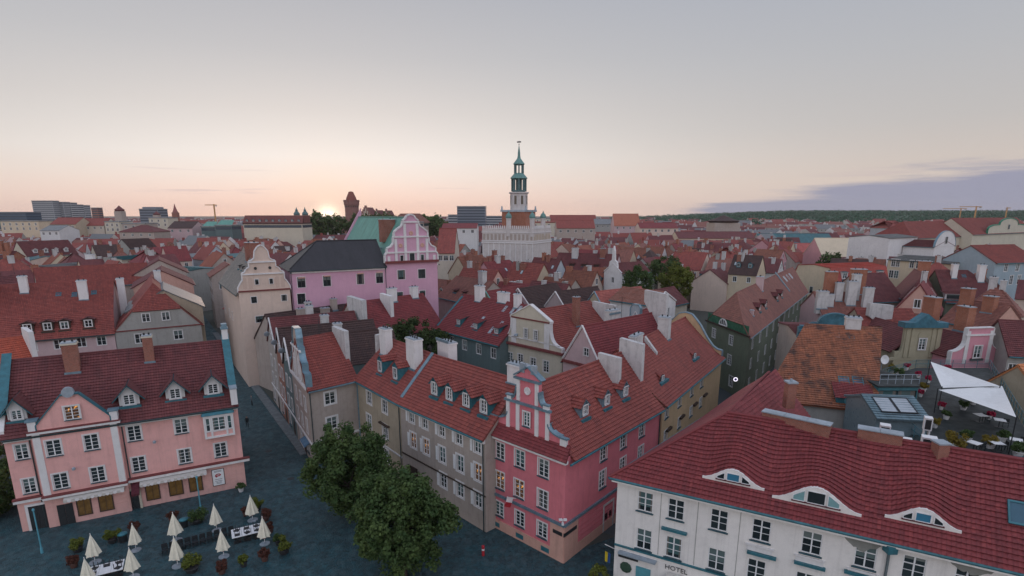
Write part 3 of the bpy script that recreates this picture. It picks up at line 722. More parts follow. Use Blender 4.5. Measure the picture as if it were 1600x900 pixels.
# projecting bay with its own gable
bay = MB(); on = Vector((d.y, -d.x, 0)); pr = 0.45
ra = LP.fp_('F', q0, 0, pr); rb = LP.fp_('F', q1, 0, pr); bw = pxrows([A + on * pr, B + on * pr, fp[2], fp[3]], [('F', [(84, 700), (143, 691)], 1.15, 1.6, 'cas'), ('F', [(95, 752), (153, 741)], 1.15, 1.6, 'cas')])['F']
ops = []
for fr, z, w, h, st, lt in bw:
    for q in fr: ops.append(((q - q0) * Lf, z, w, h))
wall_face(bay, ra, rb, 3.0, 10.0, ops); bay.poly([ra + Vector((0, 0, 3.0)), ra + Vector((0, 0, 10)), ra - on * pr + Vector((0, 0, 10)), ra - on * pr + Vector((0, 0, 3.0))]); bay.poly([rb + Vector((0, 0, 3.0)), rb - on * pr + Vector((0, 0, 3.0)), rb - on * pr + Vector((0, 0, 10)), rb + Vector((0, 0, 10))])
bay.poly([ra + Vector((0, 0, 3.0)), rb + Vector((0, 0, 3.0)), rb - on * pr + Vector((0, 0, 3.0)), ra - on * pr + Vector((0, 0, 3.0))])
BAY = bay.build('projecting_bay', [P_LP], LP.root)
for s, z, w, h in ops: window(LP.root, ra + d * s + Vector((0, 0, z)), d, w, h, 'cas')
qa, _ = plane_qz(A, B, 62, 680)
dq = 0.55 / Lf
qm = (q0 + q1) / 2
LP.gable('F', [(q0 + dq, 10.05), (q0 + dq, 10.6), (qm - 0.035, 13.2), (qm + 0.035, 13.2), (q1 - dq, 10.6), (q1 - dq, 10.05)], 0.45, P_LP, pr - 0.02, TEAL, copew=0.10)
cap_post(LP, 'F', q0 - 0.005, q0 + dq, 10.05, 11.0, pr + 0.1); cap_post(LP, 'F', q1 - dq, q1 + 0.005, 10.05, 11.0, pr + 0.1)
g = MB(); g.lathe([(0.0, 0), (0.5, 0.02), (0.5, 0.4), (0.0, 0.42)], 14); o = g.build('gable_crest', [GREYZ], LP.root); o.matrix_local = Matrix.Translation(LP.fp_('F', qm, 13.55, pr + 0.1)) @ Matrix.Rotation(math.atan2(d.y, d.x), 4, 'Z') @ Matrix.Rotation(R(-90), 4, 'X') @ Matrix.Translation((0, 0, -0.4))
window(LP.root, LP.fp_('F', qm, 10.75, pr + 0.14), d, 1.15, 1.35, 'cas', lit=True)  # golden sky reflection in the attic window, put in as a glowing pane
# gable roof behind the bay, running back into the main slope
gr = MB(); zr = 13.25; half = (q1 - q0) * Lf / 2; M_ = LP.fp_('F', qm, 0, 0)
back = (zr - 10) / (5.7 / 6.5)
inn = -on
for sx in (-1, 1):
    e = M_ + d * (sx * half); roof_plane(gr, [e + on * (pr - 0.4) + Vector((0, 0, 10.15)), M_ + on * (pr - 0.4) + Vector((0, 0, zr)), M_ + inn * back + Vector((0, 0, zr)), e + inn * 0.2 + Vector((0, 0, 10.15))], 0.36)
gr.build('bay_roof', [RT3], LP.root)
for (qq0, qq1) in ((q0 + 0.004, q0 + 0.033), (q1 - 0.033, q1 - 0.004)): LP.block('pilaster', 'F', qq0, qq1, 3.45, 9.75, pr + 0.07, TRIM)
LP.block('cornice', 'F', q0 - 0.012, q1 + 0.012, 9.75, 9.98, pr + 0.22, TRIM); LP.block('tile_ledge', 'F', q0 - 0.012, q1 + 0.012, 9.98, 10.10, pr + 0.26, CORN)
LP.block('floor_cornice', 'F', -0.01, q0 - 0.002, 3.05, 3.35, 0.35, TRIM); LP.block('tile_ledge', 'F', -0.012, q0 - 0.002, 3.35, 3.50, 0.40, CORN)
LP.block('floor_cornice', 'F', q0 - 0.002, q1 + 0.002, 3.05, 3.30, pr + 0.35, TRIM); LP.block('tile_ledge', 'F', q0 - 0.004, q1 + 0.004, 3.30, 3.45, pr + 0.40, CORN)
LP.block('floor_cornice', 'F', q1 + 0.002, 1.03, 3.05, 3.35, 0.35, TRIM); LP.block('tile_ledge', 'F', q1 + 0.004, 1.032, 3.35, 3.50, 0.40, CORN)
LP.block('stone_base', 'F', q0, q1, 0.0, 3.05, pr - 0.03, P_LB); LP.block('stone_base', 'F', 0.0, q0, 0.0, 3.05, 0.05, P_LB); LP.block('stone_base', 'F', q1, 1.0, 0.0, 3.05, 0.06, P_LB)
# rustication grooves stand out as thin courses
for z in (0.75, 1.2, 1.65, 2.1, 2.55):
    LP.block('stone_course', 'F', q1 + 0.006, 0.999, z, z + 0.39, 0.085, P_LB); LP.block('stone_course', 'F', q0 + 0.003, q1 - 0.003, z, z + 0.39, pr - 0.005, P_LB)
def shop(H, f, x0, x1, ytop, ybot, z0, z1, proud, A, B):
    qa, _ = plane_qz(A, B, x0, ybot); qb, _ = plane_qz(A, B, x1, ybot); m = MB(); L = H.flen(f); w = (qb - qa) * L; h = z1 - z0
    p = H.fp_(f, (qa + qb) / 2, z0, proud); dd = H.dirn(f); M = Matrix.Translation(p) @ Matrix.Rotation(math.atan2(dd.y, dd.x), 4, 'Z')
    m.box(-w/2, -0.03, 0, w/2, 0.06, 0.1); m.box(-w/2, -0.03, h - 0.12, w/2, 0.06, h); m.box(-w/2, -0.03, 0.1, -w/2 + 0.1, 0.06, h - 0.12); m.box(w/2 - 0.1, -0.03, 0.1, w/2, 0.06, h - 0.12); m.box(-0.02, -0.02, 0.1, 0.02, 0.06, h - 0.12)
    W = link('shop_window', m.mesh('shop_window', [WOOD]), H.root, M=M); g = MB(); g.poly([(-w/2 + .1, 0.0, .1), (w/2 - .1, 0.0, .1), (w/2 - .1, 0.0, h - .12), (-w/2 + .1, 0.0, h - .12)]); link('pane', g.mesh('pane', [SHOPG]), W)
t_ = NT('shop_glass'); o_ = t_.obj(); SHOPG = t_.done(t_.mix(t_.mapr(t_.noise(o_, 1.3, 4, 0.7), 0.4, 0.65), (0.045, 0.028, 0.012), (0.14, 0.085, 0.03)), 0.18); t_.b.inputs['Emission Color'].default_value = (0.30, 0.16, 0.05, 1); t_.b.inputs['Emission Strength'].default_value = 0.10
for x0, x1 in ((123, 147), (158, 182)): shop(LP, 'F', x0, x1, 780, 808, 0.6, 2.75, pr + 0.02, A + on * pr, B + on * pr)
for x0, x1 in ((230, 253), (267, 290), (299, 321)): shop(LP, 'F', x0, x1, 760, 785, 0.6, 2.75, 0.12, A, B)
def dr(H, f, x, y, w, h, A, B, proud=0.1, **k):
    q, _ = plane_qz(A, B, x, y); D = H.door(f, q, w, h, **k); D.location += Vector((H.dirn(f).y, -H.dirn(f).x, 0)) * proud
dr(LP, 'F', 63, 815, 1.35, 2.5, A, B, 0.12, mat=DARK, surround=TRIM); dr(LP, 'F', 105, 810, 1.25, 2.2, A + on * pr, B + on * pr, pr + 0.02, mat=DARK); dr(LP, 'F', 208, 788, 1.25, 2.1, A, B, 0.14, mat=DARK, surround=P_CR)
def awning(H, f, qa, qb, z, out, drop, mat, name='awning', proud=0.3):
    m = MB(); a, b = H.fp_(f, qa, z, proud), H.fp_(f, qb, z, proud); on_ = Vector((H.dirn(f).y, -H.dirn(f).x, 0)); dn = Vector((0, 0, -drop)); a2, b2 = a + on_ * out + dn, b + on_ * out + dn
    m.poly([a2, b2, b, a]); m.poly([a - Vector((0, 0, .05)), b - Vector((0, 0, .05)), b2 - Vector((0, 0, .05)), a2 - Vector((0, 0, .05))]); m.poly([a, a2, a2 - Vector((0, 0, .2)), a - Vector((0, 0, .2))]); m.poly([b2, b, b - Vector((0, 0, .2)), b2 - Vector((0, 0, .2))])
    n = max(3, int((b2 - a2).length / 0.3))
    for i in range(n):
        p, q = a2.lerp(b2, i / n), a2.lerp(b2, (i + 1) / n); m.poly([p, q, q - Vector((0, 0, .22)), (p + q) / 2 - Vector((0, 0, .30)), p - Vector((0, 0, .22))], i % 2)
    return m.build(name, [mat, TRIM] if mat is not MAROON else [mat, mat], H.root)
MAROON = simple('maroon_canvas', (0.085, 0.012, 0.022), 0.85, 0, 0.3, 4); STRIPE = simple('cream_canvas', (0.55, 0.52, 0.48), 0.85, 0, 0.25, 4)
qq = lambda x, y, A=A, B=B: plane_qz(A, B, x, y)[0]
awning(LP, 'F', qq(105, 790), q1 - 0.015, 2.98, 0.7, 0.12, STRIPE, proud=pr + 0.05); awning(LP, 'F', qq(221, 765), qq(324, 745), 2.98, 0.7, 0.12, STRIPE, proud=0.2)
awning(LP, 'F', q1 + 0.012, qq(221, 765) - 0.004, 2.9, 1.1, 0.75, MAROON, 'door_canopy', 0.1)
LP.pipe('F', q1 + 0.012, 0.1, 9.6); LP.pipe('F', q0 - 0.012, 0.1, 9.6)
for x in (22, 200, 273, 333):
    q = plane_qz(A, B, x, 655 - (x - 22) * 0.15)[0]; big = x > 100
    LP.dormer('F', q, 1.1, 1.75 if big else 1.45, 1.25, 1.0, body=TRIM, roofm=RT3, style='cas', ww=0.95 if big else 0.75, wh=1.05 if big else 0.9, trim=TEAL, wz=0.12, oh=0.55)
LP.chimney(qq(92, 600) + 0.02, 5.2, 1.25, 1.0, 17.3, BRICK, cap=P_CR); LP.chimney(qq(224, 575) + 0.012, 5.4, 0.9, 0.9, 17.3, BRICK, cap=P_CR)
# right end: parapet gable with teal coping; left end the same in white
LP.firewall(0.988, 0.55, 0.55, 'F', P_LP, 0.0, 6.5, TEAL)
a_, d_, i_, zf = LP.slope('F')
for q in (0.988, -0.004):
    cp = MB()
    s0 = a_ + d_ * (q * Lf); p, r_ = s0 + i_ * 1.2 + Vector((0, 0, zf(1.2)[0] + 0.50)), s0 + i_ * 6.6 + Vector((0, 0, 16.35)); n_ = Vector((0, 0, 0.1))
    cp.poly([p - d_ * .4, p + d_ * .4, r_ + d_ * .4, r_ - d_ * .4]); cp.poly([p - d_ * .4 + n_, p + d_ * .4 + n_, r_ + d_ * .4 + n_, r_ - d_ * .4 + n_]); cp.poly([p + d_ * .4, r_ + d_ * .4, r_ + d_ * .4 + n_, p + d_ * .4 + n_]); cp.poly([p - d_ * .4, p - d_ * .4 + n_, r_ - d_ * .4 + n_, r_ - d_ * .4]); cp.poly([p - d_ * .4, p + d_ * .4, p + d_ * .4 + n_, p - d_ * .4 + n_])
    cp.build('gable_coping', [TEAL], LP.root)
LP.firewall(-0.004, 0.55, 0.5, 'F', TRIM, 0.0, 6.5)
m = MB(); p = LP.fp_('F', 0.988, 9.9, 0.25); m.box(-0.32, -0.35, 0, 0.32, 0.9, 1.75); m.box(-0.38, -0.4, 1.75, 0.38, 0.95, 1.9, 1); o = m.build('corner_post', [TRIM, GREYZ], LP.root, p); o.rotation_euler.z = math.atan2(d.y, d.x)
m = MB(); m.box(-0.32, -0.5, 0, 0.32, 0.5, 1.5); m.box(-0.40, -0.58, 1.5, 0.40, 0.58, 1.65, 1); m.box(-0.3, -0.45, 1.65, 0.3, 0.45, 2.1, 1); o = m.build('ridge_post', [TRIM, ZINC], LP.root, a_ + d_ * (0.988 * Lf) + i_ * 6.5 + Vector((0, 0, 15.6))); o.rotation_euler.z = math.atan2(d.y, d.x)
# oriel
qo, zo = plane_qz(A, B, 342, 662); ow = 2.9; m = MB(); M = Matrix.Translation(LP.fp_('F', qo, 6.55, 0)) @ Matrix.Rotation(math.atan2(d.y, d.x), 4, 'Z')
m.box(-ow/2, -0.75, 0, ow/2, 0, 0.22); m.box(-ow/2, -0.75, 2.35, ow/2, 0, 2.6); m.box(-ow/2, -0.68, 0.22, ow/2, -0.02, 0.75, 1)
for x in (-ow/2, -0.83, 0.63, ow/2 - 0.2): m.box(x, -0.74, 0.22, x + 0.2, -0.55, 2.35)
for x in (-ow/2, ow/2 - 0.15): m.box(x, -0.55, 0.22, x + 0.15, 0, 2.35)
OR = link('oriel', m.mesh('oriel', [TRIM, P_LP]), LP.root, M=M)
m = MB(); V = Vector; m.poly([V((-ow/2 - .15, -.9, 2.6)), V((ow/2 + .15, -.9, 2.6)), V((ow/2 - .3, 0, 3.25)), V((-ow/2 + .3, 0, 3.25))]); m.poly([V((-ow/2 - .15, -.9, 2.6)), V((-ow/2 + .3, 0, 3.25)), V((-ow/2 - .15, 0, 2.6))]); m.poly([V((ow/2 + .15, -.9, 2.6)), V((ow/2 + .15, 0, 2.6)), V((ow/2 - .3, 0, 3.25))]); m.poly([V((-ow/2 - .15, -.9, 2.59)), V((-ow/2 - .15, 0, 2.59)), V((ow/2 + .15, 0, 2.59)), V((ow/2 + .15, -.9, 2.59))])
link('oriel_roof', m.mesh('oriel_roof', [TEAL]), OR)
for x, w_ in ((0.0, 1.25), (-1.04, 0.42), (1.04, 0.42)): window(OR, V((x, -0.72, 0.78)), V((1, 0, 0)), w_, 1.5, 'cas' if w_ > 1 else 'one', merged=True)
# menu board
qs, zs = plane_qz(A, B, 342, 751); m = MB(); M = Matrix.Translation(LP.fp_('F', qs, 0.75, 0.11)) @ Matrix.Rotation(math.atan2(d.y, d.x), 4, 'Z')
m.box(-0.62, -0.03, 0, 0.62, 0, 1.95); m.box(-0.56, -0.045, 0.06, 0.56, -0.03, 1.89, 1)
RED = simple('red_paint', (0.45, 0.02, 0.035), 0.6); INK = simple('grey_ink', (0.16, 0.17, 0.2), 0.7)
for z in (1.72, 1.60, 0.72, 0.52, 0.36, 0.22): m.box(-0.36 + 0.1 * (z < 0.4), -0.049, z, 0.36 - 0.1 * (z < 0.4), -0.046, z + 0.05, 3)
for k in range(14):
    an = R(20 + k * 16); rr = 0.24; m.box(rr * math.cos(an) - 0.06, -0.049, 1.18 + rr * 0.75 * math.sin(an) - 0.05, rr * math.cos(an) + 0.06, -0.046, 1.18 + rr * 0.75 * math.sin(an) + 0.05, 2)
m.box(-0.15, -0.0495, 1.08, 0.2, -0.046, 1.2, 2)
tag(link('menu_board', m.mesh('menu_board', [WOOD, WHITE, RED, INK]), LP.root, M=M), None)
for x, y in ((118, 730), (242, 691)):
    q, z = plane_qz(A, B, x, y); m = MB(); m.tube((0, 0, 0.1), (0, -0.35, 0.1), 0.03, n=6); m.lathe([(0.05, 0), (0.16, 0.05), (0.16, 0.25), (0.05, 0.34)], 8, 0, 0, -0.35)
    link('wall_lamp', m.mesh('wall_lamp', [GREYZ]), LP.root, M=Matrix.Translation(LP.fp_('F', q, z, pr + 0.02 if x < 200 else 0.02)) @ Matrix.Rotation(math.atan2(d.y, d.x), 4, 'Z'))

# ------------------------------------------------------------------ corner house with stepped gable to the lane, and the lane row
A, B = at(480, 606, 10), at(557, 589, 10); fp = rect(A, B, 10.0); lane = (at(395, 505, 10) - at(480, 606, 10)).xy.normalized()
bl = Vector(fp[0]) + lane * 9.6
fp = [Vector(fp[0][:2]) if len(fp[0]) > 2 else fp[0], fp[1], fp[1] + Vector((fp[3] - fp[0])), bl]
CB = House('corner_house', 'beige corner house with stepped zinc-capped gable at the mouth of the lane', fp, 10.0, 15.0, P_BG, RT1, 'x', gutter=ZINC,
    wins=pxrows(fp, [('F', [(516, 622)], 1.35, 1.55, 'surr'), ('F', [(519, 661)], 1.35, 1.55, 'surr')]) | {'L': [((0.22, 0.5, 0.78), 6.5, 1.0, 1.7, 'surr'), ((0.22, 0.5, 0.78), 3.6, 1.0, 1.8, 'surr'), ((0.75,), 0.9, 1.6, 1.6, 'plain'), ((0.3,), 0.9, 1.6, 1.6, 'plain')]}, bands=[('L', 2.75, 3.0, 0.12, TRIM, 'floor_band'), ('F', 2.75, 3.0, 0.12, TRIM, 'floor_band')])
CB.gable('L', sym([(0.0, 10.05), (0.0, 11.6), (0.14, 11.6), (0.14, 12.6)] + arc(0.14, 12.6, 0.28, 14.0, 0, 5, True) + [(0.28, 14.3), (0.36, 14.3), (0.36, 15.3), (0.40, 16.4), (0.5, 16.4)]), 0.55, P_BG, 0.03, ZINC, copew=0.14)
CB.block('gable_cornice', 'L', 0.0, 1.0, 9.7, 10.0, 0.25, TRIM); CB.block('gable_cornice', 'L', 0.2, 0.8, 13.9, 14.1, 0.2, TRIM)
for q in (0.30, 0.42, 0.58, 0.70): CB.block('pilaster', 'L', q - 0.02, q + 0.02, 10.1, 13.8, 0.14, TRIM)
for q in (0.36, 0.64): window(CB.root, CB.fp_('L', q, 10.9, 0.2), CB.dirn('L'), 0.75, 1.5, 'small')
CB.pipe('F', 0.99, 0, 9.5, ZINC, 0.09); CB.pipe('F', 0.03, 0, 9.5, PIPE)
CB.door('L', 0.55, 1.2, 2.3, WOOD); CB.firewall(1.0, 0.9, 0.6, 'F', OLDWHITE, 1.8, 5.0)
awning(CB, 'L', 0.62, 0.9, 2.7, 0.7, 0.35, simple('blue_canvas', (0.08, 0.16, 0.25), 0.8), 'awning', 0.1)
cols = [(P_TG, 'dark teal', RTB), (plaster((0.30, 0.14, 0.10), .4), 'rust red', RTB), (plaster((0.40, 0.36, 0.33), .4), 'pale grey-brown', RT3)]
p = Vector(bl)
for k, (wm, cn, rm) in enumerate(cols):
    wd = (6.2, 5.6, 8.2)[k]; q = p + lane * wd; dep = 15 - k
    n = Vector((lane.y, -lane.x)); n = n if n.x > 0 else -n
    fpk = [q, p, p + n * dep, q + n * dep]
    Hk = House('gabled_house', f'narrow {cn} gabled house in the lane behind the beige corner house', fpk, 9.6 + 0.3 * k, 13.6 + 0.4 * k, wm, rm, 'y', gutter=None, goh=0.2, oh=0.1,
        wins={'F': [((0.28, 0.68), 6.5, 1.0, 1.7, 'surr'), ((0.28, 0.68), 3.6, 1.0, 1.7, 'surr'), ((0.5,), 10.6 + 0.3 * k, 0.6, 0.9, 'small'), ((0.25,), 0.7, 1.3, 1.7, 'plain')]}, group='gabled houses along the lane')
    Hk.door('F', 0.7, 1.1, 2.2, WOOD); Hk.block('floor_band', 'F', 0, 1, 2.9, 3.1, 0.1, TRIM); Hk.chimney(0.5, 1.6, 1.1, 0.9, 14.8 + 0.4 * k, OLDWHITE, 'L')
    m = MB(); pt = Hk.fp_('F', 0.5, 12.0, 0.6); m.lathe([(0.05, -0.06), (0.42, -0.02), (0.45, 0.03), (0.1, 0.06)], 10); ds = m.build('satellite_dish', [GREYZ], Hk.root, pt); ds.rotation_euler = (R(70), 0, math.atan2(lane.y, lane.x) + R(90))
    cp = MB(); 
    for e0_, e1_ in ((0.0, 0.5), (1.0, 0.5)):
        a1 = Hk.fp_('F', e0_, Hk.eave + .08, .12); a2 = Hk.fp_('F', e1_, Hk.ridge + .1, .12); cp.tube(a1, a2, 0.14, n=4)
    cp.build('coping', [OLDWHITE if k else TRIM], Hk.root)
    p = q

# ------------------------------------------------------------------ beige houses with blue dormers and four dormers
A, B = at(557, 589, 10), at(625, 625, 10); fp = rect(A, B, 9.4)
M1 = House('row_house', 'beige house with two bright teal dormers, left of the four-dormer house', fp, 10.0, 14.4, P_BG2, RT1, 'x', gutter=TEAL,
    wins=pxrows(fp, [('F', [(577, 624), (601, 633)], 1.25, 1.6, 'surr'), ('F', [(577, 661), (602, 672)], 1.25, 1.75, 'surr'), ('F', [(604, 712)], 1.2, 1.6, 'surr')]))
for x, y in ((578, 582), (601, 590)): M1.dormer('F', plane_qz(A, B, x, y + 8)[0] + 0.03, 1.3, 1.25, 1.75, 0.55, TEAL, RT1, 'one', 0.72, 1.25, oh=0.12)
M1.chimney(0.16, 3.4, 1.6, 1.0, 16.2, TRIM, flues=3); M1.chimney(0.80, 3.3, 2.0, 1.1, 16.2, TRIM, flues=4); M1.chimney(0.93, 6.8, 2.4, 1.2, 15.6, TRIM, flues=4)
M1.firewall(-0.02, 0.8, 0.5, 'F', OLDWHITE, 3.0, 4.7)
M1.pipe('F', 0.985, 0, 9.4); M1.block('canopy', 'F', 0.55, 0.75, 5.85, 6.0, 0.35, WOOD); M1.block('floor_band', 'F', 0, 1, 3.05, 3.2, 0.12, OLDWHITE)
A, B = at(625, 625, 10), at(758, 681, 10); fp = rect(A, B, 9.2)
M2 = House('row_house', 'grey-beige house with a row of four gabled dormers and white shuttered windows', fp, 10.0, 14.4, P_BG, RT1, 'x', gutter=TEAL, cornice=TRIM,
    wins=pxrows(fp, [('F', [(643, 651), (664, 662), (690, 672), (717, 683), (746, 690)], 0.95, 1.55, 'surr'), ('F', [(646, 690), (666, 701), (691, 712), (719, 724), (747, 734)], 1.05, 1.75, 'surr', (0, 1, 4)), ('F', [(693, 753), (719, 767), (747, 777)], 1.05, 1.6, 'surr')]))
for x, y in ((661, 607), (684, 616), (710, 625), (737, 634)): M2.dormer('F', plane_qz(A, B, x, y + 8)[0] + 0.022, 1.35, 1.3, 1.55, 0.6, TEAL, RT1, 'tall', 0.8, 1.2, oh=0.25)
M2.block('floor_band', 'F', 0, 1, 3.75, 3.87, 0.10, WOOD); M2.door('F', 0.14, 1.4, 2.5, WOOD, WOOD)
# shutters folded flat beside the windows
shm = MB(); shm.box(-0.16, -0.06, 0, 0.16, -0.037, 1.55)
SHM = shm.mesh('shutter', [WHITE]); a = math.atan2(M2.dirn('F').y, M2.dirn('F').x)
for pts in ([(643, 651), (664, 662), (690, 672), (717, 683), (746, 690)], [(646, 690), (666, 701), (691, 712), (719, 724), (747, 734)], [(693, 753), (719, 767), (747, 777)]):
    zz = sum(plane_qz(A, B, *p)[1] for p in pts) / len(pts) - 0.8
    for p in pts:
        q, z = plane_qz(A, B, *p); link('shutter', SHM, M2.root, M=Matrix.Translation(M2.fp_('F', q - 0.9 / M2.flen('F'), zz)) @ Matrix.Rotation(a, 4, 'Z'))
M2.firewall(0.0, 0.25, 0.5, 'F', ZINC, 0.2, 4.6); M2.chimney(0.97, 4.7, 2.0, 1.1, 16.0, TRIM, flues=4)
M2.pipe('F', 0.985, 0, 9.4)

# ------------------------------------------------------------------ strong pink corner house with scrolled gable
A, B, C = at(762, 671, 10), at(884, 716, 10), at(1032, 633, 10)
sd_ = Vector((C - B).xy); fp = [A.xy, B.xy, C.xy, A.xy + sd_]
PK = House('corner_house', 'strong pink corner house with white-framed scrolled gable facing the square', fp, 10.0, 15.2, P_PK, RT1, 'y', gutter=TEAL, prof=[(0, 10.0), (0.10, 10.75), (0.5, 15.2)], oh=0.5, goh=(-0.7, 0.1), nogable=(0,),
    wins=pxrows(fp, [('F', [(781, 704), (812, 717), (849, 733)], 1.15, 1.65, 'cas'), ('F', [(781, 749), (811, 765), (848, 781)], 1.15, 1.75, 'cas', (0, 1)), ('F', [(780, 795), (812, 811), (847, 828)], 1.1, 1.5, 'cas'),
        ('R', [(943, 709), (974, 687), (1003, 667)], 1.1, 1.75, 'cas'), ('R', [(941, 754), (973, 727), (1001, 705)], 1.1, 1.75, 'cas')]))
PK.block('floor_band', 'F', -0.01, 1.01, 3.55, 3.8, 0.16, ZINC); PK.block('floor_band', 'R', 0, 1.0, 3.55, 3.8, 0.16, ZINC)
PK.block('stone_base', 'F', 0, 1.0, 0, 1.0, 0.07, P_SM); PK.block('stone_base', 'F', 0.84, 1.0, 1.0, 3.55, 0.07, P_SM); PK.block('stone_base', 'R', 0, 0.12, 0, 3.55, 0.07, P_SM); PK.block('stone_base', 'R', 0.12, 1.0, 0, 1.0, 0.07, P_SM)
for q in (0.12, 0.45, 0.78): PK.block('basement_window', 'F', q - 0.05, q + 0.05, 0.25, 0.7, 0.09, TEAL)
for z in (1.05, 1.55, 2.05, 2.55, 3.05): PK.block('stone_course', 'R', 0.125, 0.99, z, z + 0.44, 0.05, P_PK)
PK.door('R', 0.42, 1.6, 2.7, DARK, OLDWHITE)
# tiled skirt under the gable
sk = MB(); on = Vector((PK.dirn('F').y, -PK.dirn('F').x, 0)); dF = PK.dirn('F'); a0, b0 = PK.fp_('F', 0, 9.85), PK.fp_('F', 1, 9.85)
roof_plane(sk, [a0 - dF * 0.35 + on * 0.55, b0 + dF * 0.45 + on * 0.55, b0 + dF * 0.1 - on * 0.5 + Vector((0, 0, 1.1)), a0 - on * 0.5 + Vector((0, 0, 1.1))], 0.30); sk.build('tile_skirt', [RT2], PK.root)
PK.block('cornice', 'F', -0.03, 1.03, 9.55, 9.82, 0.42, TRIM)
gp = sym([(0.04, 10.6), (0.04, 11.35), (0.10, 11.35)] + arc(0.10, 11.5, 0.25, 12.3, 0, 6, True) + [(0.25, 13.55), (0.30, 13.65)] + arc(0.30, 13.75, 0.365, 14.9, 0, 5, True) + [(0.365, 15.9), (0.345, 15.95), (0.5, 16.9)])
G = PK.gable('F', gp, 0.42, P_PK, -0.42, None)
def cope_runs(H, f, runs, out, th, mat, w=0.13):
    c = MB(); d = H.dirn(f); on = Vector((d.y, -d.x, 0))
    for run in runs:
        pts = [H.fp_(f, q, z, out) for q, z in run]
        for p, q in zip(pts[:-1], pts[1:]):
            t = (q - p).normalized(); n = on.cross(t); A_ = [p - on * th, p + on * 0.14, q + on * 0.14, q - on * th]; hi = [x + n * w for x in A_]
            c.poly(hi); c.poly(list(reversed(A_)))
            for i in range(4): j = (i + 1) % 4; c.poly([A_[i], A_[j], hi[j], hi[i]])
    return c.build('coping', [mat], H.root)
mir = lambda run: [(1 - q, z) for q, z in reversed(run)]
r1 = [(0.10, 11.45)] + arc(0.10, 11.45, 0.25, 12.35, 0, 7, True); r2 = [(0.30, 13.72)] + arc(0.30, 13.72, 0.365, 14.95, 0, 6, True); r3 = [(0.33, 15.95), (0.5, 16.95)]
cope_runs(PK, 'F', [r1, mir(r1), r2, mir(r2), r3, mir(r3)], -0.42, 0.5, ZINC)
for q in (0.25, 0.38, 0.62, 0.75): PK.block('pilaster', 'F', q - 0.022, q + 0.022, 10.5, 13.4, -0.30, TRIM, back=0.42)
for q in (0.385, 0.615): PK.block('pilaster', 'F', q - 0.02, q + 0.02, 13.7, 15.75, -0.32, TRIM, back=0.42)
PK.block('gable_cornice', 'F', 0.21, 0.79, 13.4, 13.62, -0.20, ZINC, back=0.5); PK.block('gable_cornice', 'F', 0.335, 0.665, 15.72, 15.92, -0.20, ZINC, back=0.5)
for q in (0.06, 0.94): PK.block('gable_post', 'F', q - 0.035, q + 0.035, 10.5, 11.45, -0.28, TRIM, back=0.55); PK.block('post_cap', 'F', q - 0.05, q + 0.05, 11.45, 11.6, -0.22, ZINC, back=0.6)
for q in (0.27, 0.73): PK.block('gable_post', 'F', q - 0.03, q + 0.03, 13.62, 13.95, -0.28, TRIM, back=0.55); PK.block('post_cap', 'F', q - 0.042, q + 0.042, 13.95, 14.08, -0.22, ZINC, back=0.6)
for q in (0.43, 0.57): PK.block('finial_block', 'F', q - 0.03, q + 0.03, 16.4, 17.25, -0.35, GREYZ, back=0.6)
window(PK.root, PK.fp_('F', 0.5, 11.5, -0.26), dF, 0.75, 1.35, 'cas')
m = MB(); m.lathe([(0.36, 0), (0.36, 0.1), (0.24, 0.1), (0.24, 0.04)], 16); m.poly([(0.24 * math.cos(i * R(22.5)), 0.24 * math.sin(i * R(22.5)), 0.02) for i in range(16)], 1)
o = m.build('round_window', [TRIM, GLASS], PK.root); o.matrix_local = Matrix.Translation(PK.fp_('F', 0.5, 14.8, -0.42)) @ Matrix.Rotation(math.atan2(dF.y, dF.x), 4, 'Z') @ Matrix.Rotation(R(90), 4, 'X')
for x, y in ((930, 656), (964, 637), (993, 619)): PK.dormer('R', plane_qz(B, C, x, y + 22)[0] + 0.045, 1.75, 1.25, 1.25, 0.6, ZINC, RT1, 'plain', 0.7, 0.9, oh=0.18)
PK.firewall(0.72, 0.7, 0.55, 'R', OLDWHITE, 2.3, 4.85, level=True); PK.firewall(0.985, 1.3, 0.6, 'R', OLDWHITE, 2.2, 5.0, level=True)
PK.pipe('R', 0.99, 0, 9.4)
m = MB(); m.box(-0.03, -1.3, -0.03, 0.03, 0, 0.03); M = Matrix.Translation(PK.fp_('F', 0.40, 4.2, 0.1)) @ Matrix.Rotation(math.atan2(dF.y, dF.x), 4, 'Z') @ Matrix.Rotation(R(-28), 4, 'X')
m.poly([(0, -1.3, 0), (0, -0.4, 0), (0.05, -0.4, -0.45), (0.05, -1.3, -0.45)], 1); m.poly([(0.05, -1.3, -0.45), (0.05, -0.4, -0.45), (0.02, -0.4, -0.9), (0.02, -1.3, -0.9)], 2)
tag(link('wall_flag', m.mesh('wall_flag', [WHITE, WHITE, RED]), None, M=Matrix.Translation((fp[0][0], fp[0][1], 0)) @ M), 'small white and red flag on a pole under a pink house window', 'flag')
for f, q, z in (('F', 0.93, 2.6), ('R', 0.05, 2.6)):
    PK.block('street_sign', f, q - 0.055, q + 0.055, z, z + 0.35, 0.10, DARK)
m = MB(); m.box(-0.1, -0.25, 0, 0.1, 0.05, 0.15); m.tube((0, 0, 0), (0, 0, 0.45), 0.05, n=6); m.box(-0.35, -0.2, 0.4, -0.05, 0.0, 0.55); m.box(0.05, -0.2, 0.4, 0.35, 0.0, 0.55); m.build('security_camera', [WHITE], PK.root, PK.fp_('F', 0.99, 3.85, 0.1))

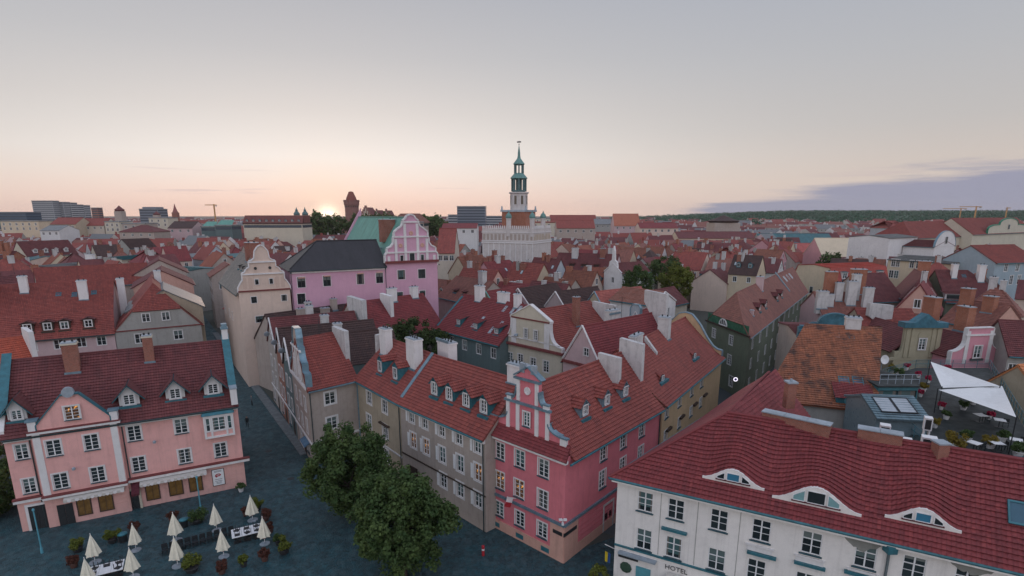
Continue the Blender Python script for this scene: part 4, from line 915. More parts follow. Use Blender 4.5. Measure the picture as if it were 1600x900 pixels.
# ------------------------------------------------------------------ ochre house up the side street
A, B = at(1036, 630, 10), at(1128, 556, 10); fp = rect(A, B, 11.2)
OC = House('street_house', 'ochre yellow house with teal gutter between the pink house and the dark green building', fp, 10.0, 15.2, P_OC, RT1, 'x', gutter=TEAL, prof=[(0, 10.0), (0.08, 10.6), (0.5, 15.2)], oh=0.5,
    wins=pxrows(fp, [('F', [(1042, 638), (1062, 623), (1081, 609), (1096, 600)], 1.2, 1.7, 'plain'), ('F', [(1040, 674), (1061, 660), (1079, 646), (1094, 632)], 1.1, 1.3, 'plain')]))
OC.firewall(0.30, 0.7, 0.5, 'F', OLDWHITE, 3.6, 5.2); OC.chimney(0.55, 5.0, 1.2, 1.4, 17.0, OLDWHITE); OC.chimney(0.12, 4.6, 2.6, 0.7, 16.6, OLDWHITE)
OC.gable('R', [(0.0, 9.9), (0.0, 10.8), (0.06, 10.9), (0.12, 11.3), (0.2, 12.4), (0.30, 14.2), (0.36, 15.0), (0.42, 15.7), (0.5, 15.9), (0.58, 15.7), (0.64, 15), (0.70, 14.2), (0.8, 12.4), (0.88, 11.3), (0.94, 10.9), (1, 10.8), (1, 9.9)], 0.4, P_OC, 0.05, ZINC)
def eyelid(H, f, q, y, w, h, wall=TEAL):
    """little eyelid vent in a slope"""
    a, d, inn, zf = H.slope(f); z, sl = zf(y); o = a + d * (q * H.flen(f)) + inn * y + Vector((0, 0, z)); M = Matrix(((d.x, inn.x, 0, o.x), (d.y, inn.y, 0, o.y), (0, 0, 1, o.z), (0, 0, 0, 1)))
    m = MB(); n = 8; fr = [Vector((-w/2 + w * i / n, 0, h * math.sin(math.pi * i / n) + 0.02)) for i in range(n + 1)]; bk = [Vector((p.x * 0.3, (p.z + 0.05) / max(sl, 0.2) * 1.15, (p.z + 0.05) * 1.15)) for p in fr]
    for i in range(n): m.poly([fr[i], fr[i + 1], bk[i + 1], bk[i]], 0, [(fr[i].x, 0), (fr[i + 1].x, 0), (fr[i + 1].x, 1), (fr[i].x, 1)])
    m.poly(fr, 1); m.box(-w/2 - 0.1, -0.4, -0.35, w/2 + 0.1, 0.0, 0.03, 2); D = link('eyelid_dormer', m.mesh('eyelid_dormer', [H.rm, DARK, TEAL]), H.root, M=M)
    window(D, Vector((0, -0.14, 0.04)), Vector((1, 0, 0)), 0.4, h * 0.75, 'small', merged=True)
eyelid(OC, 'F', 0.16, 1.6, 2.4, 0.75); eyelid(OC, 'F', 0.66, 1.6, 2.4, 0.75)
for q in (0.09, 0.28, 0.5, 0.68):
    OC.block('flower_box', 'F', q - 0.03, q + 0.03, 6.15, 6.4, 0.3, WOOD)
TEALG = simple("pale_teal_glass", (0.22, 0.40, 0.42), 0.12)
# ------------------------------------------------------------------ cream white building with eyebrow dormers (lower right)
WE0 = at(952, 744, 10); WE1 = WE0.xy + (at(1600, 895, 10).xy - WE0.xy).normalized() * 34; df = (WE1 - WE0.xy).normalized(); nf = Vector((-df.y, df.x)); dl = (at(1190, 592, 10).xy - WE0.xy).normalized()
c0 = WE0.xy + nf * 0.45 + dl * 0.0 + df * 0.55; c1 = c0 + df * 32.5; fp = [c0, c1, c1 + nf * 9.4, c0 + nf * 0.4 + dl * 9.6]
WB = House('corner_building', 'cream white corner building with three eyebrow dormers in a broad maroon tiled roof', fp, 9.85, 14.0, P_WB, RT2, 'x', gutter=None, cat='building', nogable=(0, 1),
    wins=pxrows(fp, [('F', [(1008, 786), (1056, 797), (1123, 817), (1189, 833), (1268, 850), (1352, 871), (1428, 886), (1512, 899)], 1.2, 1.65, 'wide', ()), ('F', [(1006, 843), (1052, 858), (1119, 877), (1181, 893), (1258, 909)], 1.2, 1.75, 'wide'), ]))
bpy.data.objects.remove(WB.root.children[[c.name.split('.')[0] for c in WB.root.children].index('roof')].children[0]); bpy.data.objects.remove(WB.roof)
ro = Vector((c0.x, c0.y, 0)); loc = lambda v: Vector((v.x, v.y, getattr(v, 'z', 0))) - ro
E0 = Vector((WE0.x, WE0.y, 9.9)); E1 = Vector((WE1.x, WE1.y, 9.9)); ZR = 15.0
# the front slope has its ridge 5.1 m behind the eaves; the hip leaves the corner half-way between both eaves
k0 = WE0.xy + df * 7.6 + nf * 5.1; K0 = Vector((k0.x, k0.y, ZR)); k1 = WE1 + nf * 5.1; K1 = Vector((k1.x, k1.y, ZR))
nW = (E1 - E0).cross(K0 - E0).normalized()
def on_front(x, y):
    dx = (x - CXP) / FPX; dy = (CYP - y) / FPX; d = Vector((dx, _c + dy * _s, -_s + dy * _c)); o = Vector((0, 0, CAMH)); t = (E0 - o).dot(nW) / d.dot(nW); p = o + d * t
    return (p - E0).xy.dot(df), (p - E0).xy.dot(nf) / 5.1
NR = 21; UM = 0.19
brows = []
for xl, yl, xr, yr, h in ((1098, 744, 1194, 769, 0.95), (1207, 772, 1346, 804, 1.25), (1382, 806, 1502, 836, 0.95)):
    ul, vl = on_front(xl, yl); ur, vr = on_front(xr, yr); brows.append(((ul + ur) / 2, (ur - ul) / 2, round((vl + vr) / 2 * NR), h))
def bulge(u, v, row, first=False):
    z = 0
    for uc, hw, rb, h in brows:
        if row < rb: continue
        s = abs(u - uc) / (hw * (1 + 0.5 * max(0, v - rb / NR)))
        if s < 1:
            t = (v - rb / NR) / 0.80
            if t < 1: z += h * (0.5 + 0.5 * math.cos(math.pi * s)) * (1 - t) ** 1.1
    return z
rf = MB()
for r_ in range(NR):
    v0, v1 = r_ / NR, (r_ + 1) / NR; L0, L1_ = E0.lerp(K0, v0), E0.lerp(K0, v1); Rr0, Rr1 = E1.lerp(K1, v0), E1.lerp(K1, v1)
    n = int((Rr0 - L0).length / UM); lift = nW * 0.10
    prev = None
    for i in range(n + 1):
        t = i / n; a, b = L0.lerp(Rr0, t), L1_.lerp(Rr1, t); ua, ub = (a - E0).xy.dot(df), (b - E0).xy.dot(df)
        za = bulge(ua, v0, r_); zb = bulge(ub, v1, r_)
        zprev = bulge(ua, v0, r_ - 1)
        wv = 0.016 * math.sin(ua * 2 * math.pi / 0.38)
        A_ = a + Vector((0, 0, za)) + lift + nW * wv; B_ = b + Vector((0, 0, zb)) + nW * (0.016 * math.sin(ub * 2 * math.pi / 0.38)); C_ = a + Vector((0, 0, zprev if abs(zprev - za) < 0.15 else za)) - nW * 0.01
        if prev:
            (pA, pB, pC, pu, pv) = prev
            rf.poly([pA - ro, A_ - ro, B_ - ro, pB - ro], 0, [(pu, v0 * 7.2), (ua, v0 * 7.2), (ub, v1 * 7.2), (pv, v1 * 7.2)]); rf.poly([pC - ro, C_ - ro, A_ - ro, pA - ro], 0, [(pu, v0 * 7.2), (ua, v0 * 7.2), (ua, v0 * 7.2), (pu, v0 * 7.2)])
        prev = (A_, B_, C_, ua, ub)
# hip slope of the side wing, with its own ridge going back along the side street
LW = 21.0
S1 = WE0.xy + dl * LW; nl = Vector((dl.y, -dl.x)); kk2 = WE0.xy + dl * (LW - 1.0) + nl * 5.3
S1v = Vector((S1.x, S1.y, 9.9)); K2 = Vector((kk2.x, kk2.y, 15.2))
for r_ in range(NR):                                 # side slope, slightly wavy like the old laths under it
    v0, v1 = r_ / NR, (r_ + 1) / NR; n = 60; prev = None
    for i in range(n + 1):
        t = i / n; a, b = E0.lerp(S1v, t).lerp(K0.lerp(K2, t), v0), E0.lerp(S1v, t).lerp(K0.lerp(K2, t), v1); up_ = Vector((0, 0, 0.05)); wv = 0.22 * math.sin(math.pi * v0) * math.sin(t * 9.0) * (0.3 + t)
        w1 = 0.22 * math.sin(math.pi * v1) * math.sin(t * 9.0) * (0.3 + t); A_, B_ = a + up_ + Vector((0, 0, wv)), b + Vector((0, 0, w1))
        if prev: rf.poly([prev[0] - ro, prev[1] - ro, B_ - ro, A_ - ro], 0, [(prev[2], v0 * 7), (prev[2], v1 * 7), (t * LW, v1 * 7), (t * LW, v0 * 7)])
        prev = (A_, B_, t * LW)
up = Vector((0, 0, 1))
bk = [K0, K1, Vector((*(K1.xy + nf * 5.0), 10.6)), Vector((*(K0.xy + nf * 5.0 + df * 4.2), 10.6))]
roof_plane(rf, [p - ro for p in bk], 0.36)
wi = [K2, K0, Vector((*(K0.xy + nf * 5.0 + df * 4.2), 10.6)), Vector((*(K2.xy + nl * 5.0), 10.6))]
roof_plane(rf, [p - ro for p in wi], 0.36)
WB.roof = rf.build('roof', [RT2], WB.root)
rd = MB(); rd.tube(K0 + up * .03 - ro, K1 + up * .03 - ro, 0.16, n=6); rd.tube(K0 + up * .03 - ro, K2 + up * .03 - ro, 0.15, n=6); rd.tube(E0 + up * .08 - ro, K0 + up * .03 - ro, 0.13, n=6); rd.build('ridge_tiles', [RT2], WB.roof)
gt = MB(); gt.tube(E0 - up * .05 - ro, E1 - up * .05 - ro, 0.13, n=8); gt.tube(E0 - up * .05 - ro, S1v - up * .05 - ro, 0.12, n=8); gt.build('gutter', [TEAL], WB.root)
WB.block('eaves_board', 'F', -0.01, 1.0, 9.62, 9.84, 0.5, P_WB)
# side wing walls
sw = MB(); a_ = fp[3]; wall_face(sw, (S1 - ro.xy + nl * 0.5).to_3d(), (c0 - ro.xy + dl * 9.0 + nl * 0.02).to_3d(), 0, 9.8, [(3, 6, 1.2, 1.6), (8, 6, 1.2, 1.6)]); e_ = (S1 - ro.xy + nl * 10).to_3d(); sw.poly([(S1 - ro.xy + nl * .5).to_3d(), e_, e_ + up * 10.6, (K2 - ro), (S1 - ro.xy + nl * .5).to_3d() + up * 9.8]); sw.build('side_wing_wall', [P_WB], WB.root)
# eyebrow dormers: white arched front with three lights
for j, (uc, hw, rb, h) in enumerate(brows):
    v = rb / NR; base = E0.lerp(K0, 0) + Vector((*(df * uc + nf * (5.1 * v)), (ZR - 9.9) * v)) + nW * 0.05; fx = Vector((df.x, df.y, 0)); on_ = Vector((-nf.x, -nf.y, 0))
    M = Matrix(((df.x, nf.x, 0, base.x - ro.x), (df.y, nf.y, 0, base.y - ro.y), (0, 0, 1, base.z), (0, 0, 0, 1)))
    prof = lambda x: h * (0.5 + 0.5 * math.cos(math.pi * min(1, abs(x) / hw))) + 0.06
    m = MB(); n = 28; xs = [-hw + 2 * hw * i / n for i in range(n + 1)]
    # openings: centre light and two side lights, cut as columns
    cw = hw * 0.20; lights = [(-cw, cw), (-hw * 0.52, -cw - 0.16), (cw + 0.16, hw * 0.52)]
    zb = 0.16
    for x0, x1 in zip(xs[:-1], xs[1:]):
        for y_ in (-0.10,):
            m.poly([(x0, y_, -0.1), (x1, y_, -0.1), (x1, y_, prof(x1)), (x0, y_, prof(x0))]); m.poly([(x0, y_, prof(x0)), (x1, y_, prof(x1)), (x1, 0.5, prof(x1) + 0.02), (x0, 0.5, prof(x0) + 0.02)])
    D = link('eyebrow_dormer', m.mesh('eyebrow_dormer', [P_WB]), WB.root, M=M)
    for q, (x0, x1) in enumerate(lights):
        g = MB(); top = [(x0 + (x1 - x0) * i / 8, -0.135) for i in range(9)]; tz = lambda x: max(zb + 0.04, prof(x) - 0.17) if q else prof(cw) - 0.2
        pts = [(x0, -0.135, zb), (x1, -0.135, zb)] + [(x, -0.135, tz(x)) for x, _ in reversed(top)]; g.poly(pts); W = link('pane', g.mesh('pane', [(BLUEG if j != 1 else GLASS) if q == 0 else (TEALG if j == 1 else GLASS)]), D)
        f = MB(); 
        ring = [Vector(p) for p in pts]
        for p_, q_ in zip(ring, ring[1:] + ring[:1]): f.tube(p_, q_, 0.035, n=4, caps=False)
        link('light_frame', f.mesh('light_frame', [WHITE]), D)
        s = MB(); s.box(x0 - 0.08, -0.22, zb - 0.09, x1 + 0.08, -0.10, zb - 0.03); link('sill', s.mesh('sill', [MAROON]), D)
def roof_item(x, y, w, l, name, frame, glass):
    u, v = on_front(x, y); base = E0 + Vector((*(df * u + nf * (5.1 * v)), (ZR - 9.9) * v)) + nW * 0.04; s_ = (Vector((nf.x * 5.1, nf.y * 5.1, ZR - 9.9))).normalized()
    M = Matrix(((df.x, s_.x, nW.x, base.x - ro.x), (df.y, s_.y, nW.y, base.y - ro.y), (0, s_.z, nW.z, base.z), (0, 0, 0, 1)))
    b = MB(); b.box(-w/2, 0, 0, w/2, .12, .16); b.box(-w/2, l - .12, 0, w/2, l, .16); b.box(-w/2, .12, 0, -w/2 + .1, l - .12, .16); b.box(w/2 - .1, .12, 0, w/2, l - .12, .16); S = link(name, b.mesh(name, [frame]), WB.root, M=M)
    g = MB(); g.box(-w/2 + .1, .12, .02, w/2 - .1, l - .12, .10); link('pane', g.mesh('pane', [glass]), S)
roof_item(1593, 822, 1.1, 1.5, 'skylight', TEAL, SKYG); roof_item(1474, 785, 0.3, 0.25, 'roof_vent', TEAL, TEAL)
# long brick fire walls with zinc caps behind the ridge, ridge chimney
for x0, y0, x1, y1 in ((1190, 645, 1297, 668), (1342, 672, 1413, 684)):
    a = at(x0, y0, 15.55).xy; b = at(x1, y1, 15.55).xy; dd = (b - a).normalized(); a = a + nf * 0.55; b = b + nf * 0.55; L = (b - a).length; an = math.atan2(dd.y, dd.x)
    m = MB(); m.box(0, 0, 0, L, 0.7, 1.9); W = link('ridge_wall', m.mesh('ridge_wall', [BRICK]), WB.root, M=Matrix.Translation((a.x - ro.x, a.y - ro.y, 13.55)) @ Matrix.Rotation(an, 4, 'Z'))
    n = max(2, int(L / 1.3))
    for i in range(n):
        m = MB(); m.box(L * i / n + 0.012 - 0.06 * (i == 0), -0.1, 1.9, L * (i + 1) / n - 0.012 + 0.06 * (i == n - 1), 0.8, 1.98); link('zinc_cap', m.mesh('zinc_cap', [GREYZ]), W)
m = MB(); m.box(-0.36, -0.36, 0, 0.36, 0.36, 2.2); m.box(-0.43, -0.43, 2.2, 0.43, 0.43, 2.34, 1); m.tube((0, 0, 2.34), (0, 0, 2.55), 0.1, n=6, mi=1); p = at(1236, 598, 16.2); m.build('chimney', [BRICK, GREYZ], WB.root, Vector((p.x, p.y, 14.0)) - ro)
m = MB(); m.box(-0.36, -0.36, 0, 0.36, 0.36, 1.2); m.box(-0.42, -0.42, 1.2, 0.42, 0.42, 1.3, 1); p = at(1471, 690, 15.5); m.build('chimney', [BRICK, GREYZ], WB.root, Vector((p.x, p.y, 14.2)) - ro)
# skylight on the inner slope of the side wing
# facade trim: teal string course, canopies, panels, drainpipe, bare patches
za = plane_qz(c0, c1, 975, 852)[1]
WB.block('string_course', 'F', 0.0, 1.0, za - 0.16, za - 0.02, 0.14, TEAL)
for x, y, w in ((1054, 828, 1.9), (1190, 866, 1.9), (1265, 882, 1.9), (1345, 897, 1.9)):
    q, z = plane_qz(c0, c1, x, y); dq = w / 2 / WB.flen('F'); WB.block('window_canopy', 'F', q - dq, q + dq, z - 0.1, z + 0.08, 0.28, TEAL); WB.block('stucco_panel', 'F', q - dq * 0.6, q + dq * 0.6, z - 0.42, z - 0.17, 0.05, TRIM)
for x, y in ((1189, 833), (1268, 850), (1352, 871), (1428, 886)):
    q, z = plane_qz(c0, c1, x, y); dq = 0.85 / WB.flen('F'); WB.block('stucco_panel', 'F', q - dq, q + dq, z - 1.5, z - 1.1, 0.06, TRIM); WB.block('panel_ledge', 'F', q - dq * 1.1, q + dq * 1.1, z - 1.1, z - 0.98, 0.12, TRIM)
for x in (1030, 1088, 1155): q, z = plane_qz(c0, c1, x, 830); WB.block('plaster_joint', 'F', q - 0.0008, q + 0.0008, za + 0.05, 9.55, 0.008, P_GREY)
q, z = plane_qz(c0, c1, 1386, 880); WB.pipe('F', q, 0, 9.2, simple('grey_pipe', (0.13, 0.16, 0.17), 0.5), 0.09); m = MB(); p = WB.fp_('F', q, 9.2, 0.3); m.box(-.3, -.3, 0, .3, .3, .5); m.build('rain_hopper', [TEAL], WB.root, p)
random.seed(4)
for xs_, zt, dz in (((1308, 1376), 9.6, 0.95), ((1478, 1560), 9.6, 0.75)):
    qa, qb = plane_qz(c0, c1, xs_[0], 850)[0], plane_qz(c0, c1, xs_[1], 870)[0]; n = 16; pts = [WB.fp_('F', qa, zt, 0.006), WB.fp_('F', qb, zt, 0.006)]
    for i in range(n + 1): t = i / n; pts.append(WB.fp_('F', qb + (qa - qb) * t, zt - dz * (0.25 + 0.75 * math.sin(math.pi * min(1, t * 1.15)) ** 0.6) * random.uniform(0.75, 1.1), 0.006))
    m = MB(); m.poly(pts); m.build('bare_plaster_patch', [plaster((0.27, 0.27, 0.25), 0.6)], WB.root)
# ground floor: hotel sign band, crest, poster, striped awning
def text(body, size, parent, M, mat, ext=0.01, name='lettering'):
    cu = bpy.data.curves.new(name, 'FONT'); cu.body = body; cu.size = size; cu.extrude = ext; cu.align_x = 'CENTER'; cu.resolution_u = 2
    o = bpy.data.objects.new(name + '_tmp', cu); col.objects.link(o); dg = bpy.context.evaluated_depsgraph_get(); me = bpy.data.meshes.new_from_object(o.evaluated_get(dg)); bpy.data.objects.remove(o); me.materials.clear(); me.materials.append(mat)
    return link(name, me, parent, M=M)
def facM(H, f, q, z, out): dd = H.dirn(f); return Matrix.Translation(H.fp_(f, q, z, out)) @ Matrix.Rotation(math.atan2(dd.y, dd.x), 4, 'Z')
q, z = plane_qz(c0, c1, 980, 868); WB.block('sign_board', 'F', q - 0.022, q + 0.028, z - 0.25, z + 0.2, 0.10, DARK)
q2, z2 = plane_qz(c0, c1, 1005, 872); WB.block('sign_rail', 'F', q - 0.02, plane_qz(c0, c1, 1026, 884)[0], z + 0.22, z + 0.34, 0.5, GREYZ)
q, z = plane_qz(c0, c1, 1050, 888); text('HOTEL', 0.55, WB.root, facM(WB, 'F', q + 0.01, z - 0.1, 0.12) @ Matrix.Rotation(R(90), 4, 'X'), DARK)
awning(WB, 'F', q - 0.01, q + 0.10, z - 0.35, 1.2, 0.45, STRIPE, 'awning', 0.1)
q, z = plane_qz(c0, c1, 978, 886); m = MB(); m.lathe([(0.0, 0), (0.45, 0), (0.5, 0.06), (0.3, 0.1), (0.0, 0.1)], 9); link('wall_crest', m.mesh('wall_crest', [simple('dark_green_metal', (0.03, 0.07, 0.045), 0.6)]), WB.root, M=facM(WB, 'F', q, z, 0.0) @ Matrix.Rotation(R(90), 4, 'X'))
q, z = plane_qz(c0, c1, 1005, 893); WB.block('poster_case', 'F', q - 0.018, q + 0.018, z - 1.2, z + 0.35, 0.08, simple('turquoise_paint', (0.10, 0.32, 0.38), 0.5))
# flag on the corner
p = WB.fp_('F', 0.0, 4.2, 0.4) + ro; fr_ = empty('corner_flag', (p.x, p.y, 0)); tag(fr_, 'blue and yellow flag hanging at the corner of the cream building', 'flag'); fr_.location = (p.x, p.y, 2.2)
m = MB(); m.tube((0.3, 0.3, 1.3), (-0.75, -0.55, 2.3), 0.03, n=6); m.build('flag_pole', [WHITE], fr_)
YEL = simple('yellow_cloth', (0.65, 0.50, 0.03), 0.8); BLU = simple('blue_cloth', (0.03, 0.10, 0.32), 0.8)
for k, mt in enumerate((BLU, YEL)):
    m = MB(); ns = 6; g0 = lambda i, zz: Vector((-0.2 - 0.5 * (k * 0.5 + i / ns * 0.5) , -0.12 - 0.35 * (k * .5 + i / ns * .5) + 0.06 * math.sin(i * 1.9 + zz * 3), zz + 0.45 * (k * .5 + i / ns * .5)))
    for i in range(ns):
        for zz in (0.3, 0.75): m.poly([g0(i, zz), g0(i + 1, zz), g0(i + 1, zz + .45), g0(i, zz + .45)])
    m.build('cloth_half', [mt], fr_)

# ------------------------------------------------------------------ old orange-tiled house behind
A, B = at(1196, 622, 11.2), at(1366, 640, 11.2); T0, T1 = at(1262, 507, 17), at(1374, 513, 17)
A, B = A.xy, B.xy; fp = [A, B, B + (T1.xy - B) * 2, A + (T0.xy - A) * 2]
dfp = (B - A).normalized(); nfp = Vector((-dfp.y, dfp.x)); half = ((T0.xy + T1.xy) / 2 - (A + B) / 2).dot(nfp)
fp = [A, B, B + (T1.xy - B) * 2, A + (T0.xy - A) * 2]
OH = House('courtyard_house', 'old house with sooty orange pantile roof and two blue skylights behind the cream building', fp, 11.2, 17.0, P_GREY, RTO, 'x', gutter=None, goh=0.3)
for x, y, w, l, gm, fm in ((1320, 605, 1.0, 1.7, BLUEG, TEAL), (1342, 605, 1.0, 1.7, BLUEG, TEAL), (1262, 582, .8, .7, SKYG, TEAL), (1331, 531, .6, .8, SKYG, TEAL), (1304, 528, 1.1, 1.9, GREYZ, GREYZ)): OH.skylight('F', *OH.sp('F', x, y), w, l, gm, fm)
OH.dormer('F', OH.sp('F', 1336, 640)[0], 0.3, 3.3, 0.75, 0.0, TEAL, RT2, None, kind='shed', oh=0.15)
m = MB(); m.lathe([(0.05, 0), (0.4, 0.08), (0.48, 0.2), (0.44, 0.2), (0.05, 0.1)], 14); o = m.build('satellite_dish', [simple('teal_dish', (0.12, 0.30, 0.35), 0.4)], OH.root, OH.fp_('F', OH.sp('F', 1336, 640)[0] - .06, 11.9, 0.3)); o.rotation_euler = (R(75), 0, R(-20))
OH.chimney(0.96, half, 1.6, 1.2, 18.2, OLDWHITE, flues=3)
# blue-green crested attic of the next house
A, B = at(1250, 512, 14.5).xy, at(1360, 516, 14.5).xy; A, B = A + nfp * 0.3, B + nfp * 0.3; fp = rect(A, B, 11)
BCR = House('attic_house', 'house with blue-green scrolled attic crest right behind the orange roof', fp, 13.2, 13.8, P_BG, RT3, 'x', gutter=None)
BLUT = simple('blue_green_copper', (0.045, 0.16, 0.22), 0.6, 0.1, 0.5, 1.2)
BCR.gable('F', sym([(0.0, 13.0), (0.0, 14.6), (0.13, 14.6)] + arc(0.13, 14.6, 0.2, 15.1, 0, 3, False) + [(0.27, 15.1)] + arc(0.27, 15.2, 0.5, 16.5, 0, 7, False)), 0.5, BLUT, 0.1, BLUT, name='attic_crest', copew=0.2)
BCR.block('attic_ledge', 'F', -0.02, 1.02, 13.9, 14.3, 0.6, BLUT)
# ------------------------------------------------------------------ roof terrace with white sails
D0, D1, D2, D3 = at(1376, 640, 11).xy, at(1480, 728, 11).xy, at(1640, 735, 11).xy, at(1545, 575, 11).xy
c_ = (D0 + D1 + D2 + D3) / 4
tr = empty('terrace_building', (D1.x, D1.y, 0)); tag(tr, 'flat-roofed terrace building with teal railings beneath the white sails', 'building')
o2 = Vector((D1.x, D1.y, 0)); q_ = [Vector((p.x, p.y, 0)) - o2 for p in (D1, D2, D3, at(1430, 575, 11).xy, at(1378, 590, 11).xy, D0)]
m = MB(); m.prism([p + up * 11 for p in q_], up, 10.9); m.build('wall', [P_TG], tr)
DECK = simple('dark_deck_boards', (0.016, 0.024, 0.026), 0.6, 0, 0.5, 1.2); m = MB(); m.poly([p + up * 11.02 for p in q_]); m.build('deck', [DECK], tr)
rl = MB(); ring = q_ + [q_[0]]
for a, b in zip(ring[:-1], ring[1:]):
    n = max(1, int((b - a).length / 1.4))
    for i in range(n + 1): p = a.lerp(b, i / n); rl.tube(p + up * 11, p + up * 12.05, 0.03, n=5)
    for z in (11.55, 12.05): rl.tube(a + up * z, b + up * z, 0.025, n=5)
rl.build('railing', [TEAL], tr)
gl_ = MB()
for a, b in zip(ring[:-1], ring[1:]): gl_.poly([a + up * 11.1, b + up * 11.1, b + up * 11.95, a + up * 11.95])
t_ = NT('railing_glass'); t_.b.inputs['Alpha'].default_value = 0.30; RG = t_.done((0.10, 0.22, 0.25), 0.1); gl_.build('railing_glass', [RG], tr)
SAILM = simple('white_sail_canvas', (0.78, 0.78, 0.78), 0.85, 0, 0.08, 1.5)
def sail(pts, label):
    c = sum(pts, Vector()) / len(pts); root = empty('shade_sail', (c.x, c.y, 11.02)); tag(root, label, 'shade sail', 'white shade sails over the terrace'); b = Vector((c.x, c.y, 11.02)); m = MB(); n = 10
    loc = [p - b for p in pts]; P3 = loc if len(loc) == 3 else loc
    def pt(u, v): p = loc[0] * (1 - u - v) + loc[1] * u + loc[2] * v; e = min(u, v, 1 - u - v); return p - Vector((0, 0, 1)) * (1.1 * e)
    for i in range(n):
        for j in range(n - i):
            u, v, s = i / n, j / n, 1 / n
            m.poly([pt(u, v), pt(u + s, v), pt(u, v + s)])
            if i + j < n - 1: m.poly([pt(u + s, v), pt(u + s, v + s), pt(u, v + s)])
    m.build('canvas', [SAILM], root, smooth=True); 
    for p in loc: mp_ = MB(); mp_.tube((p.x, p.y, 0), (p.x * 1.01, p.y * 1.01, p.z + 0.15), 0.05, n=6); mp_.build('mast', [DARK], root)
sail([at(1454, 565, 14.2), at(1472, 606, 13.2), at(1562, 603, 13.8)], 'upper white triangular shade sail stretched over the roof terrace')
sail([at(1466, 609, 13.4), at(1588, 652, 14.2), at(1566, 603, 13.6)], 'lower white triangular shade sail nearest the maroon roof')
# glass-roofed stair house with skylights on the terrace edge
A, B = at(1366, 680, 11).xy, at(1448, 684, 11).xy; A, B = A + nf * 0.6, B + nf * 0.6; fp = rect(A, B, 6.0)
SH = House('rooftop_pavilion', 'grey metal rooftop pavilion with two pale skylights beside the terrace', fp, 12.6, 13.6, simple('glazed_grey_panel', (0.16, 0.22, 0.25), 0.3), seam('grey_blue_sheet', (0.16, 0.24, 0.28)), 'x', gutter=None, cat='pavilion')
for q in (0.32, 0.68): SH.skylight('F', q, 0.5, 1.5, 2.3, PALEG, DARK)
for x, y, w, h_ in ((1381, 673, 0.7, 0.9), (1448, 663, 0.55, 1.0), (1450, 690, 0.95, 0.75), (1416, 690, 0.6, 0.6)):
    p = at(x, y + 8, 13.2); m = MB(); m.box(-w/2, -.3, 0, w/2, .3, h_); m.box(-w/2 + .08, -.33, .1, w/2 - .08, -.3, h_ - .1, 1); m.box(-w/2, -.35, h_, w/2, .35, h_ + .04)
    for k in (-w/2 + .1, w/2 - .1): m.box(k - .05, -.2, -2.3, k + .05, .2, 0)
    o = m.build('air_conditioner', [WHITE, DARK], None, (p.x, p.y, 13.2)); o.rotation_euler.z = math.atan2(df.y, df.x); tag(o, {1381: 'white boxy air conditioner left of the brown panel by the terrace', 1448: 'tall white air conditioner under the terrace railing', 1450: 'wide dark-fronted air conditioner beside the ridge chimney', 1416: 'small dark-fronted air conditioner at the end of the zinc cap'}[x], 'air conditioner', 'air conditioners on the roof')
# teal rooftop room with dark glazing between the orange roof and the terrace
A, B = at(1374, 600, 13.2).xy, at(1436, 600, 13.2).xy; fp = rect(A, B, 6.0)
TR = House('rooftop_room', 'teal rooftop room with black glazing below the flower terrace', fp, 13.0, 13.15, simple('teal_panel', (.05, .17, .20), .5), DECK, 'x', gutter=None, cat='room', merged=True, course=0, oh=.1, wins={'F': [((.27, .73), 10.6, 2.0, 1.9, 'shop'), ((.27, .73), 7.6, 2.0, 2.4, 'shop')]})
rl = MB(); a, b = TR.fp_('F', 0, 13.2), TR.fp_('F', 1, 13.2)
for i in range(6): p = a.lerp(b, i / 5); rl.tube(p, p + up * 1.0, .03, n=5)
for z in (.5, 1.0): rl.tube(a + up * z, b + up * z, .025, n=5)
rl.build('railing', [GREYZ], TR.root)
# small orange gabled house at the right edge
A, B = at(1520, 625, 8.5).xy, at(1640, 660, 8.5).xy; fp = rect(A, B, 8)
EO = House('gabled_house', 'bright orange tiled gable roof with grey chimney at the right edge behind the sails', fp, 10.0, 13.8, P_BG2, tiles((0.62, 0.22, 0.09), 0.25), 'y', gutter=TEAL)
EO.chimney(0.35, 2.2, 1.1, 0.9, 14.6, OLDWHITE, 'L')
EO.skylight('R', 0.3, 1.0, 0.8, 1.4, SKYG)
# ------------------------------------------------------------------ ground, square and lanes
t = NT('cobbles'); o = t.obj(); v = t.n('ShaderNodeTexVoronoi', feature='DISTANCE_TO_EDGE'); v.inputs['Scale'].default_value = 4.6; t.t.links.new(o, v.inputs[0])
v2 = t.n('ShaderNodeTexVoronoi'); v2.inputs['Scale'].default_value = 4.6; t.t.links.new(o, v2.inputs[0])
n1 = t.noise(o, 0.16, 5, 0.6); n2 = t.noise(o, 0.9, 5, 0.7); sepc = t.n('ShaderNodeSeparateColor'); t.t.links.new(v2.outputs['Color'], sepc.inputs[0])
cc = t.mix(sepc.outputs[0], (0.005, 0.030, 0.040), (0.036, 0.118, 0.142)); cc = t.mix(t.mapr(n1, 0.35, 0.7, 0, 0.6), cc, (0.008, 0.100, 0.128)); cc = t.mix(t.mapr(n2, 0.45, 0.70, 0, 0.75), cc, (0.016, 0.026, 0.031))
cc = t.mix(t.mapr(v.outputs[0], 0.0, 0.05, 0.8, 0.0), cc, (0.02, 0.026, 0.028)); t.bump(t.mapr(v.outputs[0], 0, 0.12), 0.8, 0.05)
